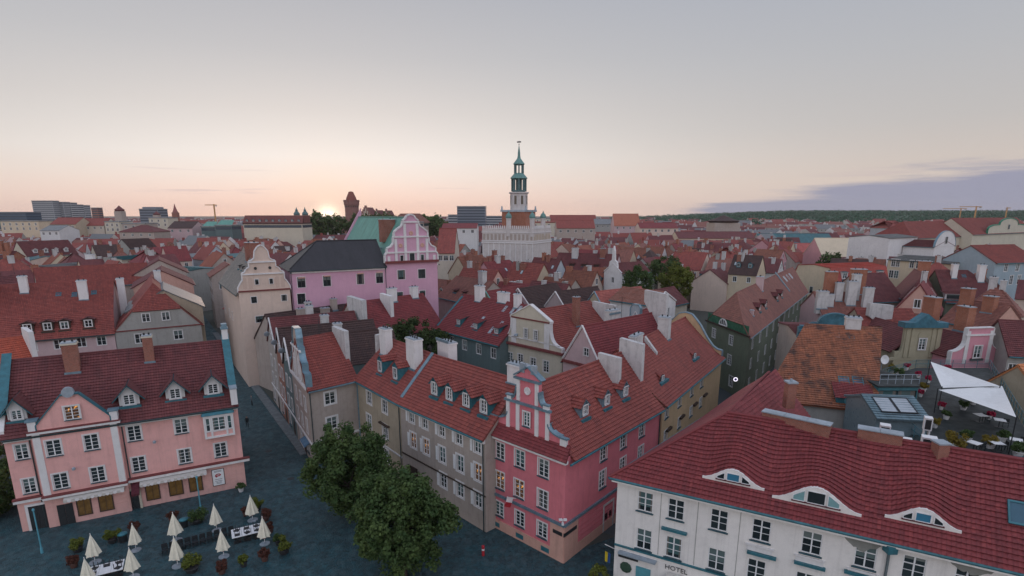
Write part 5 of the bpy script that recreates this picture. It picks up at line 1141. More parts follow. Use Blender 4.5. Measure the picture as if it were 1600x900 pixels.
v3 = t.n('ShaderNodeTexVoronoi'); v3.inputs['Scale'].default_value = 2.1; t.t.links.new(o, v3.inputs[0]); s3 = t.n('ShaderNodeSeparateColor'); t.t.links.new(v3.outputs['Color'], s3.inputs[0]); cc = t.mix(t.mapr(s3.outputs[1], 0, 1, 0, .55), cc, t.mix(s3.outputs[2], (.012, .022, .026), (.075, .125, .14)))
COB = t.done(cc, t.mapr(n2, 0.3, 0.7, 0.45, 0.75))
t = NT('town_ground'); o = t.obj(); n1 = t.noise(o, 0.02, 6, 0.6); n2 = t.noise(o, 0.3, 5, 0.7); GRD = t.done(t.mix(t.mapr(n1, 0.35, 0.65), (0.05, 0.055, 0.058), t.mix(n2, (0.10, 0.095, 0.09), (0.045, 0.06, 0.03))), 0.9)
t = NT('asphalt'); o = t.obj(); n2 = t.noise(o, 1.3, 5, 0.7); ASP = t.done(t.mix(n2, (0.03, 0.04, 0.046), (0.06, 0.072, 0.08)), 0.75)
PAV = simple('pavement_slabs', (0.15, 0.17, 0.18), 0.75, 0, 0.4, 1.5)
def sheet(name, pts, z, mat, label=None):
    m = MB(); m.poly([(p[0], p[1], 0) for p in pts]); o = m.build(name, [mat], None, (0, 0, z)); o['kind'] = 'structure'; return o
S = 14000
sheet('ground', [(-S, -200), (S, -200), (S, S), (-S, S)], 0.0, GRD)
sheet('square', [at(-400, 905).xy, (-40, 15), (60, 15), at(1000, 880).xy, at(1100, 790).xy, at(900, 860).xy, at(760, 780).xy, at(600, 690).xy, at(480, 690).xy, at(395, 590).xy, at(330, 590).xy, at(0, 750).xy, at(-200, 750).xy], 0.004, COB)
ln = [at(480, 700).xy, at(395, 590).xy]; ld = (ln[1] - ln[0]).normalized(); lnn = Vector((-ld.y, ld.x))
sheet('lane', [ln[0] + lnn * 0.2, ln[0] + ld * 130 + lnn * 0.2, ln[0] + ld * 130 + lnn * 6, ln[0] + lnn * 6], 0.008, COB)
def kerb(name, a, b, w, h=0.12, mat=PAV):
    d = (b - a).normalized(); n = Vector((-d.y, d.x)); m = MB(); m.prism([Vector((*(p), h)) for p in (a, b, b + n * w, a + n * w)], Vector((0, 0, 1)), h - 0.01); o = m.build(name, [mat]); o['kind'] = 'structure'
kerb('lane_pavement', ln[0] + lnn * 0.05 - ld * 2, ln[0] + ld * 90 + lnn * 0.05, 1.3)
rs = [at(1010, 800).xy, at(1283, 445).xy]; rdv = (rs[1] - rs[0]).normalized(); rn = Vector((-rdv.y, rdv.x))
sheet('side_street', [rs[0] - rn * 4 - rdv * 6, rs[0] + rdv * 420 - rn * 4, rs[0] + rdv * 420 + rn * 5, rs[0] + rn * 5 - rdv * 6], 0.006, ASP)
# ------------------------------------------------------------------ mid-ground houses placed from the photograph
FOOT = []                                             # taken plots (centre, radius)
def take(fp):
    c = sum((Vector(p[:2]) for p in fp), Vector((0, 0))) / 4; FOOT.append((c, [Vector(p[:2]) for p in fp]))
def mh(label, l, r, ze, depth, zr, wall, roof, axis='x', rows=(), name='town_house', cat='house', fz=None, **k):
    A, B = at(*l, ze).xy, at(*r, ze).xy; fp = rect(A, B, depth); take(fp)
    wins = pxrows(fp, rows) if rows and isinstance(rows, list) else (rows or {})
    k.setdefault('gutter', TEAL); k.setdefault('merged', True)
    return House(name, label, fp, ze, zr, wall, roof, axis, wins=wins, cat=cat, **k)
for H in (LP, CB, M1, M2, PK, OC, WB, OH, BCR, EO): take([Vector((H.root.location.x, H.root.location.y)) + c.xy for c in H.c])
SHOP = ()
# --- left: big red house, grey half-hipped house, and what stands behind them
L1 = mh('broad house with two-tier red roof and four dark dormers, behind the salmon pink house', (-30, 534), (178, 517), 10, 21, 18, P_PALE, RT1, 'x', [('F', [(50, 541), (92, 537), (127, 535), (159, 534)], 1.3, 1.6, 'plain')], prof=[(0, 10), (0.13, 13.3), (0.5, 18)], gutter=PIPE)
for x in (42, 74, 101, 139): L1.dormer('F', plane_qz(at(-30, 534, 10), at(178, 517, 10), x, 516)[0], 0.7, 1.6, 1.5, 0.35, WOOD, RT3, 'plain', 1.0, 1.15, trim=WOOD, wz=0.2)
for q, y in ((0.55, 7), (0.84, 7), (0.68, 6.8)): L1.skylight('F', q, y, 0.8, 1.0, SKYG)
L1.chimney(0.28, 8.6, 1.2, 1.0, 19.6, TRIM); L1.chimney(0.76, 6.2, 1.4, 1.1, 18.6, TRIM); L1.firewall(0.06, 1.0, 0.6, 'F', TRIM, 5, 10)
L1b = mh('grey house with half-hipped red gable beside the lane, behind the salmon pink house', (179, 517), (314, 505), 10, 22, 17.6, P_GREY, RT1, 'y', [('F', [(218, 527), (279, 525)], 1.4, 1.7, 'plain'), ('F', [(228, 496), (259, 494)], 1.2, 1.5, 'plain')], hz=(13.4, None), gutter=PIPE, bands=[('F', 9.7, 9.9, 0.12, CORN, 'tile_band')])
L1b.chimney(0.5, 1.5, 1.6, 1.2, 18.2, TRIM, 'L'); L1b.chimney(0.82, 5.8, 1.8, 1.2, 18.8, TRIM, 'R')
mh('long plain red roof just behind the two-tier red roof', (60, 452), (240, 440), 13, 12, 17.5, P_BG, RT1, 'x')
LR = mh('low house with bright red roof tucked left behind the salmon pink house', (-60, 602), (66, 580), 9, 9, 13.4, P_LP, tiles((0.42, 0.085, 0.05), .25), 'x'); LR.firewall(0.99, 1.3, 0.6, 'F', TRIM, 1.5, 4.5)
m_ = mh('mint green gabled house with a small square window at the left edge', (8, 432), (52, 430), 11, 14, 14.8, plaster((0.40, 0.60, 0.56), .3), RT3, 'y', [('F', [(29, 427)], 0.9, 1.1, 'small')])
mh('yellow gabled house right of the mint green gable', (56, 436), (82, 434), 11, 12, 14.5, P_YE, RT3, 'y', [('F', [(68, 427)], 0.8, 1.1, 'small')])
mh('dark house with deep red roof at the far left behind the mint gable', (-40, 420), (16, 412), 12, 10, 16, P_TG, RT3, 'x', {'F': [(ctr(5), 8, 1.0, 1.6, 'far')]})
bt = mh('orange brick chimney house standing left of the long dark red roof', (16, 402), (38, 400), 15, 6, 17, BRICKO, RT3, 'y'); bt.chimney(0.35, 2, 1.2, 1.2, 21, BRICKO, 'L'); bt.chimney(0.7, 2, 1.2, 1.2, 20.4, BRICKO, 'L')
h = mh('long dark red roof with four dormers on the left skyline of roofs', (42, 400), (122, 396), 14, 14, 19.5, P_CR, RT3, 'x', {'F': [(ctr(6), 10, 1.1, 1.6, 'far')]})
for q in (.2, .4, .6, .8): h.dormer('F', q, 1.2, 1.5, 1.5, 0.5, TRIM, RT3, 'far', 0.9, 1.1)
h = mh('plain beige house with flat grey roof and blank side wall, left of the lane', (92, 420), (156, 414), 14, 14, 14.8, P_BG, GREYR, 'x', {'F': [((.15, .32), 10.5, 1.0, 1.5, 'plain'), ((.15, .32), 7.5, 1.0, 1.5, 'plain')]}); h.chimney(.98, 3, 1, 3, 17.5, TRIM)
mh('low white house with dark flat roof between the lane and the red roofs', (190, 405), (240, 401), 14, 12, 14.6, P_CR, TEALR, 'x', {'F': [(ctr(4), 10.8, 1.4, 1.3, 'far')]})
mh('dark slate roof house with white end wall left of the lane', (203, 388), (245, 386), 15, 12, 19, P_GREY, RTB, 'x')
mh('teal flat-roofed house beside the lane behind the grey gable', (245, 422), (284, 425), 13, 14, 13.6, P_GREY, TEALR, 'x', {'F': [((.3, .7), 9.6, 1.2, 1.5, 'plain')]})
# lane, left side: tall shaded fronts
for k, (x, y, ze, wm, rm, cn) in enumerate(((316, 478, 13, P_BG2, GREYR, 'umber house with grey sheet roof on the left of the lane'), (302, 444, 14, P_SM, RT3, 'rust coloured tall house further up the left of the lane'), (292, 425, 15, P_BG, RT3, 'dim beige tall house deep in the lane on its left'))):
    p = at(x, y, ze).xy; fpk = [p + lane * 15, p, p + Vector((-lane.y, lane.x)) * -0 + Vector((lane.x * 0 - 1, -0.2)).normalized() * 0 + Vector((lane.y, -lane.x)) * -13, p + lane * 15 + Vector((lane.y, -lane.x)) * -13]
    # front faces the lane (to the right): order so that inward points left
    fpk = [p, p + lane * 15, p + lane * 15 + Vector((-lane.y, lane.x)) * 12, p + Vector((-lane.y, lane.x)) * 12]; take(fpk)
    House('lane_house', cn, fpk, ze, ze + 3.5, wm, rm, 'x', wins={'F': [(ctr(5), ze - 3, 1.1, 1.7, 'plain'), (ctr(5), ze - 6.2, 1.1, 1.7, 'plain'), (ctr(5), ze - 9.4, 1.1, 1.7, 'plain')], 'L': [((.3, .6), ze - 3, 1.1, 1.5, 'plain')]}, merged=True, gutter=PIPE)
for k, (x, y, cn) in enumerate(((330, 432, 'red-roofed narrow house on the right side of the lane before the palace'), (322, 408, 'maroon flat-fronted house where the lane narrows, left of the palace'))):
    p = at(x, y, 14).xy; n = Vector((lane.y, -lane.x)); fpk = [p + lane * 12, p, p + n * 9, p + lane * 12 + n * 9]; take(fpk)
    House('lane_house', cn, fpk, 14, 17, P_SM if k else P_BG, RT1 if k else RT4, 'x', wins={'F': [(ctr(4), 10.5, 1.1, 1.7, 'plain'), (ctr(4), 7, 1.1, 1.7, 'plain')], 'R': [(ctr(2), 10.5, 1.1, 1.7, 'plain')]}, merged=True, gutter=PIPE)

# --- Renaissance palace: pale peach gabled wing, lilac-pink range, copper roof and the great gable
a = at(373, 457, 17).xy; b = at(453, 452, 17).xy; dpl = at(345, 437, 17).xy - a
fp = [a, b, b + dpl, a + dpl]; take(fp)
PB = House('palace_wing', 'pale peach palace wing with scrolled three-tier gable at the end of the lane', fp, 17, 22.5, P_BE, GREYT, 'y', cat='palace', merged=True, gutter=PIPE, nogable=(0,), goh=(-0.5, 0.2),
    wins=pxrows(fp, [('F', [(397, 469), (444, 465)], 0.9, 1.1, 'dark'), ('F', [(406, 499), (438, 496)], 1.3, 1.1, 'dark'), ('L', [(352, 478), (359, 490), (364, 498)], 0.9, 1.6, 'plain')]) )
PB.gable('F', sym([(0.0, 17.0), (0.0, 17.7), (0.06, 18.6)] + [(0.10, 19.0), (0.10, 20.2), (0.15, 20.3), (0.19, 20.9), (0.25, 21.2), (0.25, 22.2)] + [(0.30, 22.3), (0.36, 22.7), (0.38, 23.9), (0.44, 24.6), (0.5, 24.9)]), 0.5, P_BE, 0.03, TRIM, copew=0.16)
for z in (17.0, 19.9, 21.95): PB.block('gable_cornice', 'F', *({17.0: (-0.01, 1.01), 19.9: (0.08, 0.92), 21.95: (0.23, 0.77)}[z]), z, z + 0.25, 0.22, TRIM if z > 18 else CORN)
for q in (0.36, 0.64): window(PB.root, PB.fp_('F', q, 18.2, 0.18), PB.dirn('F'), 0.55, 0.9, 'dark', merged=True)
def niche(H, f, q, z, w, h, out, mat, parent=None):
    m = MB(); n = 8; pts = [(-w/2, 0), (w/2, 0)] + [(w/2 * math.cos(math.pi * i / n), h - w/2 + w/2 * math.sin(math.pi * i / n)) for i in range(n + 1)]
    V_ = [Vector((x, 0, z_)) for x, z_ in pts]; m.prism(V_, Vector((0, -1, 0)), 0.04); o = link('niche', m.mesh('niche', [mat]), H.root, M=facM(H, f, q, z, out)); return o
for q in (0.13, 0.24, 0.76, 0.87): niche(PB, 'F', q, 17.5, 0.62, 2.0, 0.07, plaster((0.58, 0.44, 0.37), .2))
for q in (0.36, 0.64): niche(PB, 'F', q, 20.3, 0.5, 1.4, 0.07, plaster((0.58, 0.44, 0.37), .2))
for q in (0.36, 0.64):
    m = MB(); m.lathe([(0.26, 0), (0.26, .1), (0.18, .1)], 12); link('round_window', m.mesh('round_window', [DARK]), PB.root, M=facM(PB, 'F', q, 21.0, 0.0) @ Matrix.Rotation(R(90), 4, 'X'))
for q in (0.25, 0.40, 0.55): PB.dormer('L', 1 - q, 2.3, 1.0, 0.7, 0.0, DARK, GREYT, None, kind='shed')
PB.chimney(0.55, 4.0, 1.6, 1.4, 25.0, BRICK, 'L'); PB.chimney(0.8, 4.0, 1.4, 1.4, 25.2, BRICK, 'L')
a2 = b; dirp = (at(603, 414, 20.6).xy - a2).normalized(); qe, zpe = plane_qz(a2, a2 + dirp * 10, 603, 414); LPk = qe * 10
qe2, zg = plane_qz(a2, a2 + dirp * 10, 683, 405); bb = a2 + dirp * LPk; cc2 = a2 + dirp * qe2 * 10
_, zpe0 = plane_qz(a2, a2 + dirp * 10, 455, 421); zpe = (zpe + zpe0) / 2
nin = Vector((-dirp.y, dirp.x)); fp = [a2 + dirp * 0.3, bb, bb + nin * 12, a2 + nin * 12 + dirp * 0.3]; take(fp)
PPK = House('palace_range', 'long lilac-pink palace range under a black sheet roof', fp, zpe, zpe + 4.6, P_PP, BLK, 'x', cat='palace', merged=True, gutter=PIPE, hz=(zpe, None), course=0,
    wins=pxrows(fp, [('F', [(471, 442), (511, 440), (563, 436), (593, 433)], 1.35, 1.9, 'dark'), ('F', [(471, 467)], 1.35, 1.9, 'dark'), ('F', [(566, 479)], 1.9, 1.9, 'dark')]), cornice=TRIM)
PPK.pipe('F', 0.99, 0, zpe - 0.8); PPK.pipe('F', 0.005, 0, zpe - 0.8)
for x, y in ((471, 434), (511, 431), (563, 427), (593, 425)): q, z = plane_qz(fp[0], fp[1], x, y); PPK.block('window_hood', 'F', q - 0.035, q + 0.035, z - 0.1, z + 0.08, 0.2, P_SM)
fp = [bb, cc2, cc2 + nin * 40, bb + nin * 40]; take(fp); zq = (zpe + zg) / 2
PG = House('palace_house', 'lilac-pink palace house with great white-scrolled gable and green copper roof', fp, zq, zq + 8.6, P_PP, GRN, 'y', cat='palace', merged=True, gutter=PIPE, course=0, nogable=(0,), goh=(-0.5, 0.2),
    wins=pxrows(fp, [('F', [(627, 430), (659, 427)], 1.5, 1.8, 'dark'), ('F', [(625, 462), (660, 457)], 1.2, 1.1, 'dark')]), cornice=TRIM)
zt = plane_qz(bb, cc2, 640, 336)[1] ; hh = zt - zq
gpz = lambda t: zq + hh * t
PG.gable('F', sym([(0.0, gpz(0)), (0.0, gpz(.16)), (0.04, gpz(.22)), (0.04, gpz(.30)), (0.12, gpz(.34)), (0.17, gpz(.42)), (0.17, gpz(.52)), (0.19, gpz(.56)), (0.19, gpz(.64)), (0.25, gpz(.70)), (0.33, gpz(.76)), (0.36, gpz(.83)), (0.36, gpz(.88)), (0.41, gpz(.92)), (0.44, gpz(.98)), (0.5, gpz(1.0))]), 0.6, P_PP, 0.03, TRIM, copew=0.25, proud_cope=0.2)
for q, t0, t1 in ((0.2, 0, .5), (0.38, 0, .82), (0.62, 0, .82), (0.8, 0, .5), (0.06, 0, .14), (0.94, 0, .14)): PG.block('pilaster', 'F', q - 0.025, q + 0.025, gpz(t0), gpz(t1), 0.16, TRIM)
for t0, q0_ in ((.2, .02), (.53, .17), (.84, .34)): PG.block('gable_cornice', 'F', q0_, 1 - q0_, gpz(t0), gpz(t0) + 0.3, 0.25, TRIM)
PG.block('tile_ledge', 'F', -0.02, 1.02, zq - 0.1, zq + 0.35, 0.5, CORN)
for q, t0 in ((0.5, .62), (0.29, .36), (0.71, .36)):
    m = MB(); m.lathe([(0.42, 0), (0.42, .1), (0.3, .12), (0.0, .06)], 12); link('round_panel', m.mesh('round_panel', [P_SM]), PG.root, M=facM(PG, 'F', q, gpz(t0), 0.03) @ Matrix.Rotation(R(90), 4, 'X'))
for q, w in ((0.5, 1.0), (0.3, 0.6), (0.7, 0.6)): window(PG.root, PG.fp_('F', q, gpz(.03), 0.2), PG.dirn('F'), w, 1.2 * w + 0.4, 'dark', merged=True)
PG.chimney(0.80, 3.0, 1.6, 3.0, zq + 8.2, BRICK, 'L'); PG.firewall(0.01, 1.0, 0.8, 'L', P_PP, 0, 6.0, level=False)
# red roofs right below the palace, brown roof of the lane row
h = mh('long red roof with white chimneys and party wall below the lilac-pink palace', (575, 530), (692, 508), 10, 11, 15.4, P_BG, RT2, 'x', gutter=None)
h.firewall(0.02, 1.4, 0.9, 'F', OLDWHITE, 1.0, 5.4); h.firewall(0.42, 1.2, 0.7, 'F', TRIM, 2.4, 5.4); h.chimney(0.55, 5.2, 1.6, .9, 17.2, TRIM); h.chimney(0.86, 5.3, 1.4, .9, 17, TRIM)
h = mh('house with dark weathered brown roof and a jumble of chimneys behind the lane gables', (440, 540), (585, 515), 9, 10, 13.6, P_BG, RTB, 'x', gutter=None)
for q, y, w, z in ((0.3, 3.2, 1.2, 14.2), (0.42, 4.5, 0.9, 15), (0.55, 3.0, 1.4, 13.8), (0.7, 4.6, 1.0, 15)): h.chimney(q, y, w, 0.9, z, random.choice((OLDWHITE, P_BG)))
# dark green courtyard house with dormers and pale skylights
A, B = (682, 511), (781, 537)
DG = mh('dark green courtyard house with three dormers and pale skylights in its red roof', A, B, 10, 13, 15.4, P_TG, RT2, 'x', [('F', [(706, 532), (726, 539), (748, 546), (771, 553)], 1.2, 1.7, 'plain')], gutter=TEAL)
wA, wB = at(*A, 10), at(*B, 10)
for x in (706, 732, 764): DG.dormer('F', plane_qz(wA, wB, x, 518)[0] + .03, 1.2, 1.2, 1.2, 0.0, TEAL, RT2, 'small', 0.75, 0.8, kind='shed', wz=.25)
for x, y in ((700, 1.6), (722, 1.3), (727, 2.4), (750, 1.2), (756, 2.3), (786, 1.8), (745, 4.8), (757, 4.8), (764, 5.2)): DG.skylight('F', plane_qz(wA, wB, x, 520)[0] + .06, y, 0.6, 1.3, PALEG, GREYZ)
DG.chimney(.28, 6.2, 1.6, 1.2, 17.6, TRIM); DG.chimney(.62, 6.6, 2.2, 1, 17, TRIM); DG.chimney(.85, 6.2, 1.0, 1, 17.2, TRIM); DG.firewall(0.0, .2, .5, 'F', TEAL, .2, 6)
# cream house with scrolled gable
A, B = (783, 532), (878, 553)
CG = mh('cream house with broad scrolled gable and paired attic windows in the middle of the roofs', A, B, 10, 15, 15.6, P_CR, RT1, 'y', [('F', [(797, 556), (833, 569), (853, 575)], 1.1, 1.8, 'cas'), ('F', [(813, 561)], 1.1, 1.6, 'cas'), ], nogable=(0,), goh=(-0.5, .1), gutter=TEAL)
CG.gable('F', sym([(0.0, 10.1), (0.0, 10.7), (0.06, 10.8)] + arc(0.06, 10.9, 0.19, 13.4, 0, 6, True) + [(0.19, 14.3), (0.17, 14.4), (0.5, 16.6)]), .45, P_CR, .0, TRIM, copew=.15)
CG.block('gable_cornice', 'F', .19, .81, 14.2, 14.4, .15, CORN); CG.block('tile_ledge', 'F', -.03, 1.03, 9.8, 10.15, .45, CORN); CG.block('gable_cornice', 'F', .03, .97, 11.0, 11.15, .1, TRIM)
for q in (.23, .77): CG.block('pilaster', 'F', q - .04, q + .04, 10.2, 14.1, .1, TRIM)
for q in (.44, .60): window(CG.root, CG.fp_('F', q, 11.3, .18), CG.dirn('F'), .7, 1.5, 'cas', merged=True)
CG.chimney(.5, 3.5, .9, .9, 17.4, BRICK, 'R'); CG.firewall(.98, 1.0, .6, 'R', OLDWHITE, 1, 5.5)
A, B = (880, 560), (940, 575)
PP2 = mh('pale pink plain gable with crimson lower wall, right of the cream scrolled gable', A, B, 10, 17, 15.2, P_PALE, RT2, 'y', {'F': [((.62,), 11.2, .9, 1.1, 'small'), ((.3, .7), 7, 1.1, 1.6, 'cas')]}, goh=(.05, .1))
PP2.block('tile_ledge', 'F', 0, 1, 9.6, 9.95, .3, CORN); PP2.chimney(.45, 4.5, 2.4, .9, 16.5, OLDWHITE, 'R'); PP2.firewall(.97, 1.2, .6, 'R', OLDWHITE, 1, 5)
cpm = MB()
for q in (0.0, 1.0): cpm.tube(PP2.fp_('F', q, 10.05, .1), PP2.fp_('F', .5, 15.3, .1), .16, n=4)
cpm.build('coping', [TRIM], PP2.root)
# houses and gables between the cream gable and the green tower
def gab(label, l, r, ze, depth, zr, wall, roof, rows=None, cope=None, step=False, **k):
    H = mh(label, l, r, ze, depth, zr, wall, roof, 'y', rows or {'F': [((.33, .67), ze - 2.6, .9, 1.5, 'far')]}, goh=(.02, .1), **k)
    m = MB()
    for q in (0.0, 1.0): m.tube(H.fp_('F', q, H.eave + .05, .08), H.fp_('F', .5, H.ridge + .08, .08), .15, n=4)
    m.build('coping', [cope or TRIM], H.root); return H
gab('lilac-grey gable with black curved roof, left of its twin behind the dark green house', (788, 478), (832, 484), 11.5, 13, 15.4, plaster((.42, .32, .34), .3), RTB)
gab('lilac-grey gable with yellow shutter and black roof, right of its twin', (850, 480), (886, 486), 11.5, 13, 15, plaster((.42, .34, .34), .3), RTB, {'F': [((.5,), 9.3, 1.3, 1.5, 'plain', (0,))]})
gab('narrow beige gable with yellow-brown front left of the white pilastered gable', (912, 480), (945, 486), 11.5, 14, 15, plaster((.45, .38, .28), .3), tiles((.42, .12, .10), .3), {'F': [((.35,), 9.4, .9, 1.2, 'small')]}, ZINC)
WG = gab('white gable with flat pilasters and low pediment beside the green copper tower', (966, 478), (1012, 484), 12, 16, 14.8, P_CR, RT3, {}, TRIM)
for q in (.05, .35, .65, .95): WG.block('pilaster', 'F', q - .03, q + .03, 6, 11.8, .1, TRIM)
GSC = gab('grey scrolled gable end in front of the white pilastered gable', (972, 520), (1012, 526), 10, 10, 14, plaster((.40, .44, .48), .3), RT2, {'F': [((.5,), 7, .9, 1.3, 'small')]})
GSC.gable('F', sym([(0, 10)] + arc(0, 10, .32, 13.2, 0, 6, True) + [(.32, 14.6), (.40, 15.2), (.5, 15.2)]), .5, plaster((.40, .44, .48), .3), .15, ZINC)
GT = mh('green netted copper turret block with balcony window behind the ochre house', (1034, 506), (1076, 510), 13.2, 5, 13.6, simple('green_netting', (.02, .13, .07), .8, 0, .5, 1.5), GRN, 'x', {'F': [((.5,), 9.6, 1.0, 1.8, 'cas')]}, name='turret_house', gutter=None)
GT.block('crown_cornice', 'F', -.08, 1.08, 12.4, 13.6, .5, simple('green_copper', (.03, .20, .12), .6)); 
for q in (.08, .3, .7, .92): GT.block('pilaster', 'F', q - .04, q + .04, 7, 12.4, .15, simple('green_copper', (.03, .20, .12), .6))
GT.strip('balcony', 'F', -.3, .1, 8.2, 9.4, 1.0, simple('green_copper', (.03, .20, .12), .6))
gab('tall white party wall house with red chimney blocks right of the big tree', (1020, 476), (1056, 470), 14, 10, 16, TRIM, BRICK)
# long dark green building with half-round window
A, B = at(1105, 500, 11), at(1171, 525, 11); C = at(1262, 455, 11); sdv = C.xy - B.xy; fp = [A.xy, B.xy, C.xy, A.xy + sdv]; take(fp)
LG = House('street_building', 'long dark green building with hipped red roof and half-round attic window', fp, 11, 16.5, P_GR, RT4, 'y', hz=(12.6, None), cat='building', merged=True, gutter=ZINC,
    wins={'F': [((.2, .62), 8.3, 1.2, 1.6, 'cas'), ((.2, .62), 4.8, 1.2, 1.7, 'cas'), ((.3, .7), 1.2, 1.2, 1.8, 'cas')], 'R': [(ctr(11), 8.3, 1.1, 1.7, 'plain'), (ctr(11), 4.9, 1.1, 1.7, 'plain'), (ctr(11), 1.4, 1.1, 1.8, 'plain')]})
LG.block('gable_band', 'F', -.02, 1.02, 10.8, 11.05, .25, WOOD); LG.block('gable_panel', 'F', 0.02, .98, 11.05, 12.5, .04, simple('green_netting', (.03, .14, .08), .8, 0, .5, 1.5))
m = MB(); n = 10; m.poly([(-1.3, 0, 0), (1.3, 0, 0)] + [(1.3 * math.cos(math.pi * i / n), 0, 1.1 * math.sin(math.pi * i / n)) for i in range(n + 1)]); 
m2 = MB()
for i in range(n): m2.tube((1.3 * math.cos(math.pi * i / n), -.05, 1.1 * math.sin(math.pi * i / n)), (1.3 * math.cos(math.pi * (i + 1) / n), -.05, 1.1 * math.sin(math.pi * (i + 1) / n)), .11, n=4)
m2.tube((-1.3, -.05, 0), (1.3, -.05, 0), .1, n=4)
for x in (-.65, 0, .65): m2.tube((x, -.04, 0), (x, -.04, 1.1 * math.sqrt(1 - (x / 1.3) ** 2)), .05, n=4)
W_ = link('half_round_window', m2.mesh('half_round_window', [WHITE]), LG.root, M=facM(LG, 'F', .42, 11.2, .08)); link('pane', m.mesh('pane', [GLASS]), W_)
for q in (.22, .30, .48, .56): LG.dormer('R', q, 1.6, 1.2, 1.1, .5, RT3 and WOOD, RT3, 'small', .7, .8)
LG.chimney(.4, 4.2, 1.3, 1.3, 18, P_PALE, 'R'); LG.chimney(.14, 1.8, .6, .6, 13.8, P_PALE, 'R', flues=0); LG.firewall(.72, .5, .6, 'R', ZINC, 1.5, 5)
for q in (.80, .86, .92): LG.skylight('R', q, 3.2, 1.6, 1.4, PALEG, GREYZ)
# round lit sign hanging at the corner of the green building
p = LG.fp_('F', .9, 3.4, .9) + Vector((fp[0].x, fp[0].y, 0)); m = MB(); m.lathe([(0, 0), (.40, .02), (.44, .1), (.40, .18), (0, .2)], 18); m.lathe([(0, .205), (.36, .206), (0, .21)], 18, 1); m.lathe([(.12, .212), (.22, .213), (.22, .215), (.12, .216)], 14, 2)
o = m.build('round_sign', [DARK, emis('lit_sign', (.9, .85, .95), 1.1), simple('violet_print', (.2, .1, .5), .5)], None, p); o.rotation_euler = (R(90), 0, R(-10)); tag(o, 'round lit white sign hanging in the side street by the dark green building', 'sign')
# --- right cluster
BH = mh('sandy baroque gable with teal pediment roof left of the pink gable house', (1398, 548), (1478, 548), 10, 12, 13, plaster((.38, .34, .24), .4), RT3, 'y', {}, gutter=None, nogable=(0,), goh=(-.5, .1))
SND = plaster((.38, .34, .24), .4)
BH.gable('F', sym([(-.12, 8.5)] + arc(-.12, 8.7, .14, 11.0, 0, 6, True) + [(.14, 13.6), (.5, 13.6)]), .5, SND, .05, None)
BH.gable('F', sym([(.08, 13.6), (.08, 14.4), (.28, 14.4), (.5, 15.7)]), 1.6, BLUT, .5, None, name='pediment_roof')
for q in (.2, .3, .7, .8): BH.block('pilaster', 'F', q - .035, q + .035, 9, 13.5, .16, SND)
window(BH.root, BH.fp_('F', .5, 10.2, .2), BH.dirn('F'), 1.0, 1.7, 'cas', merged=True); niche(BH, 'F', .5, 12.1, 1.5, .9, .12, SND); BH.firewall(1.0, 1.6, 1.0, 'R', OLDWHITE, 1, 5)
PK2 = mh('small pink house with white pilasters and a flower box under its window', (1487, 556), (1562, 553), 10, 12, 12.6, plaster((.62, .28, .34), .2), RT3, 'y', {}, gutter=None, nogable=(0,), goh=(-.5, .1))
PK2.gable('F', sym([(-.02, 8.5), (-.02, 10.6)] + arc(-.02, 10.6, .24, 12.2, 0, 5, True) + [(.24, 14.0), (.5, 14.0)]), .5, plaster((.62, .28, .34), .2), .05, TRIM)
for q in (.26, .74): PK2.block('pilaster', 'F', q - .035, q + .035, 8.8, 13.6, .15, TRIM)
PK2.block('cornice', 'F', .2, .8, 12.9, 13.15, .22, TRIM); window(PK2.root, PK2.fp_('F', .5, 9.6, .2), PK2.dirn('F'), 1.2, 1.8, 'tall', merged=True); PK2.block('flower_box', 'F', .38, .62, 9.2, 9.5, .4, WOOD)
PK2.chimney(.2, 5, 2.2, 1.3, 17.2, BRICKO, 'L'); PK2.chimney(.7, 5, 2.0, 1.3, 16.6, BRICKO, 'L')
mh('white turreted house end at the right edge behind the orange gable', (1576, 552), (1640, 556), 11, 9, 15, P_GREY, RT3, 'x', {'F': [(ctr(3), 8, 1, 1.5, 'far')]})
h = mh('salmon roofed house with brick chimneys and green slate dormer behind the pink house', (1470, 500), (1545, 512), 11, 10, 14.6, P_SM, RT4, 'x'); h.chimney(.25, 3, 1.8, 1.4, 17, BRICKO); h.chimney(.7, 3.5, 1.8, 1.4, 16, BRICKO)
h = mh('maroon hipped house with cream half-hip gable and two small attic windows', (1412, 463), (1468, 466), 13, 14, 17.8, P_PALE, RT3, 'y', [('F', [(1453, 481)], 1.2, 1.6, 'cas'), ('F', [(1437, 457), (1447, 457)], .8, 1.0, 'dark')], hz=(15.6, None)); h.chimney(.7, 2, 1.6, 2.2, 20, BRICKO, 'R')
mh('long maroon roof house adjoining the cream half-hip gable', (1360, 470), (1412, 468), 12, 12, 17.2, P_BG, RT3, 'x', [('F', [(1399, 487)], 1.2, 1.4, 'cas')])
h = mh('broad maroon hipped roof over an ivy-green wall on the right', (1478, 470), (1586, 473), 12, 13, 18, P_GR, RT3, 'x', [('F', [(1549, 488), (1567, 489), (1500, 484)], 1.1, 1.8, 'tall')], hz=(None, 12)); h.chimney(.24, 5.2, 1.0, 1.0, 19.5, TRIM); h.chimney(.62, 4.6, 1.2, 1.2, 19.5, TRIM); h.skylight('F', .4, 5, .8, .8); h.skylight('F', .42, 1.6, .7, .5)
h.dormer('F', .12, .3, 3.4, 1.3, 0.0, TRIM, RT3, 'shop', 2.8, 1.0, kind='shed', wz=.2)
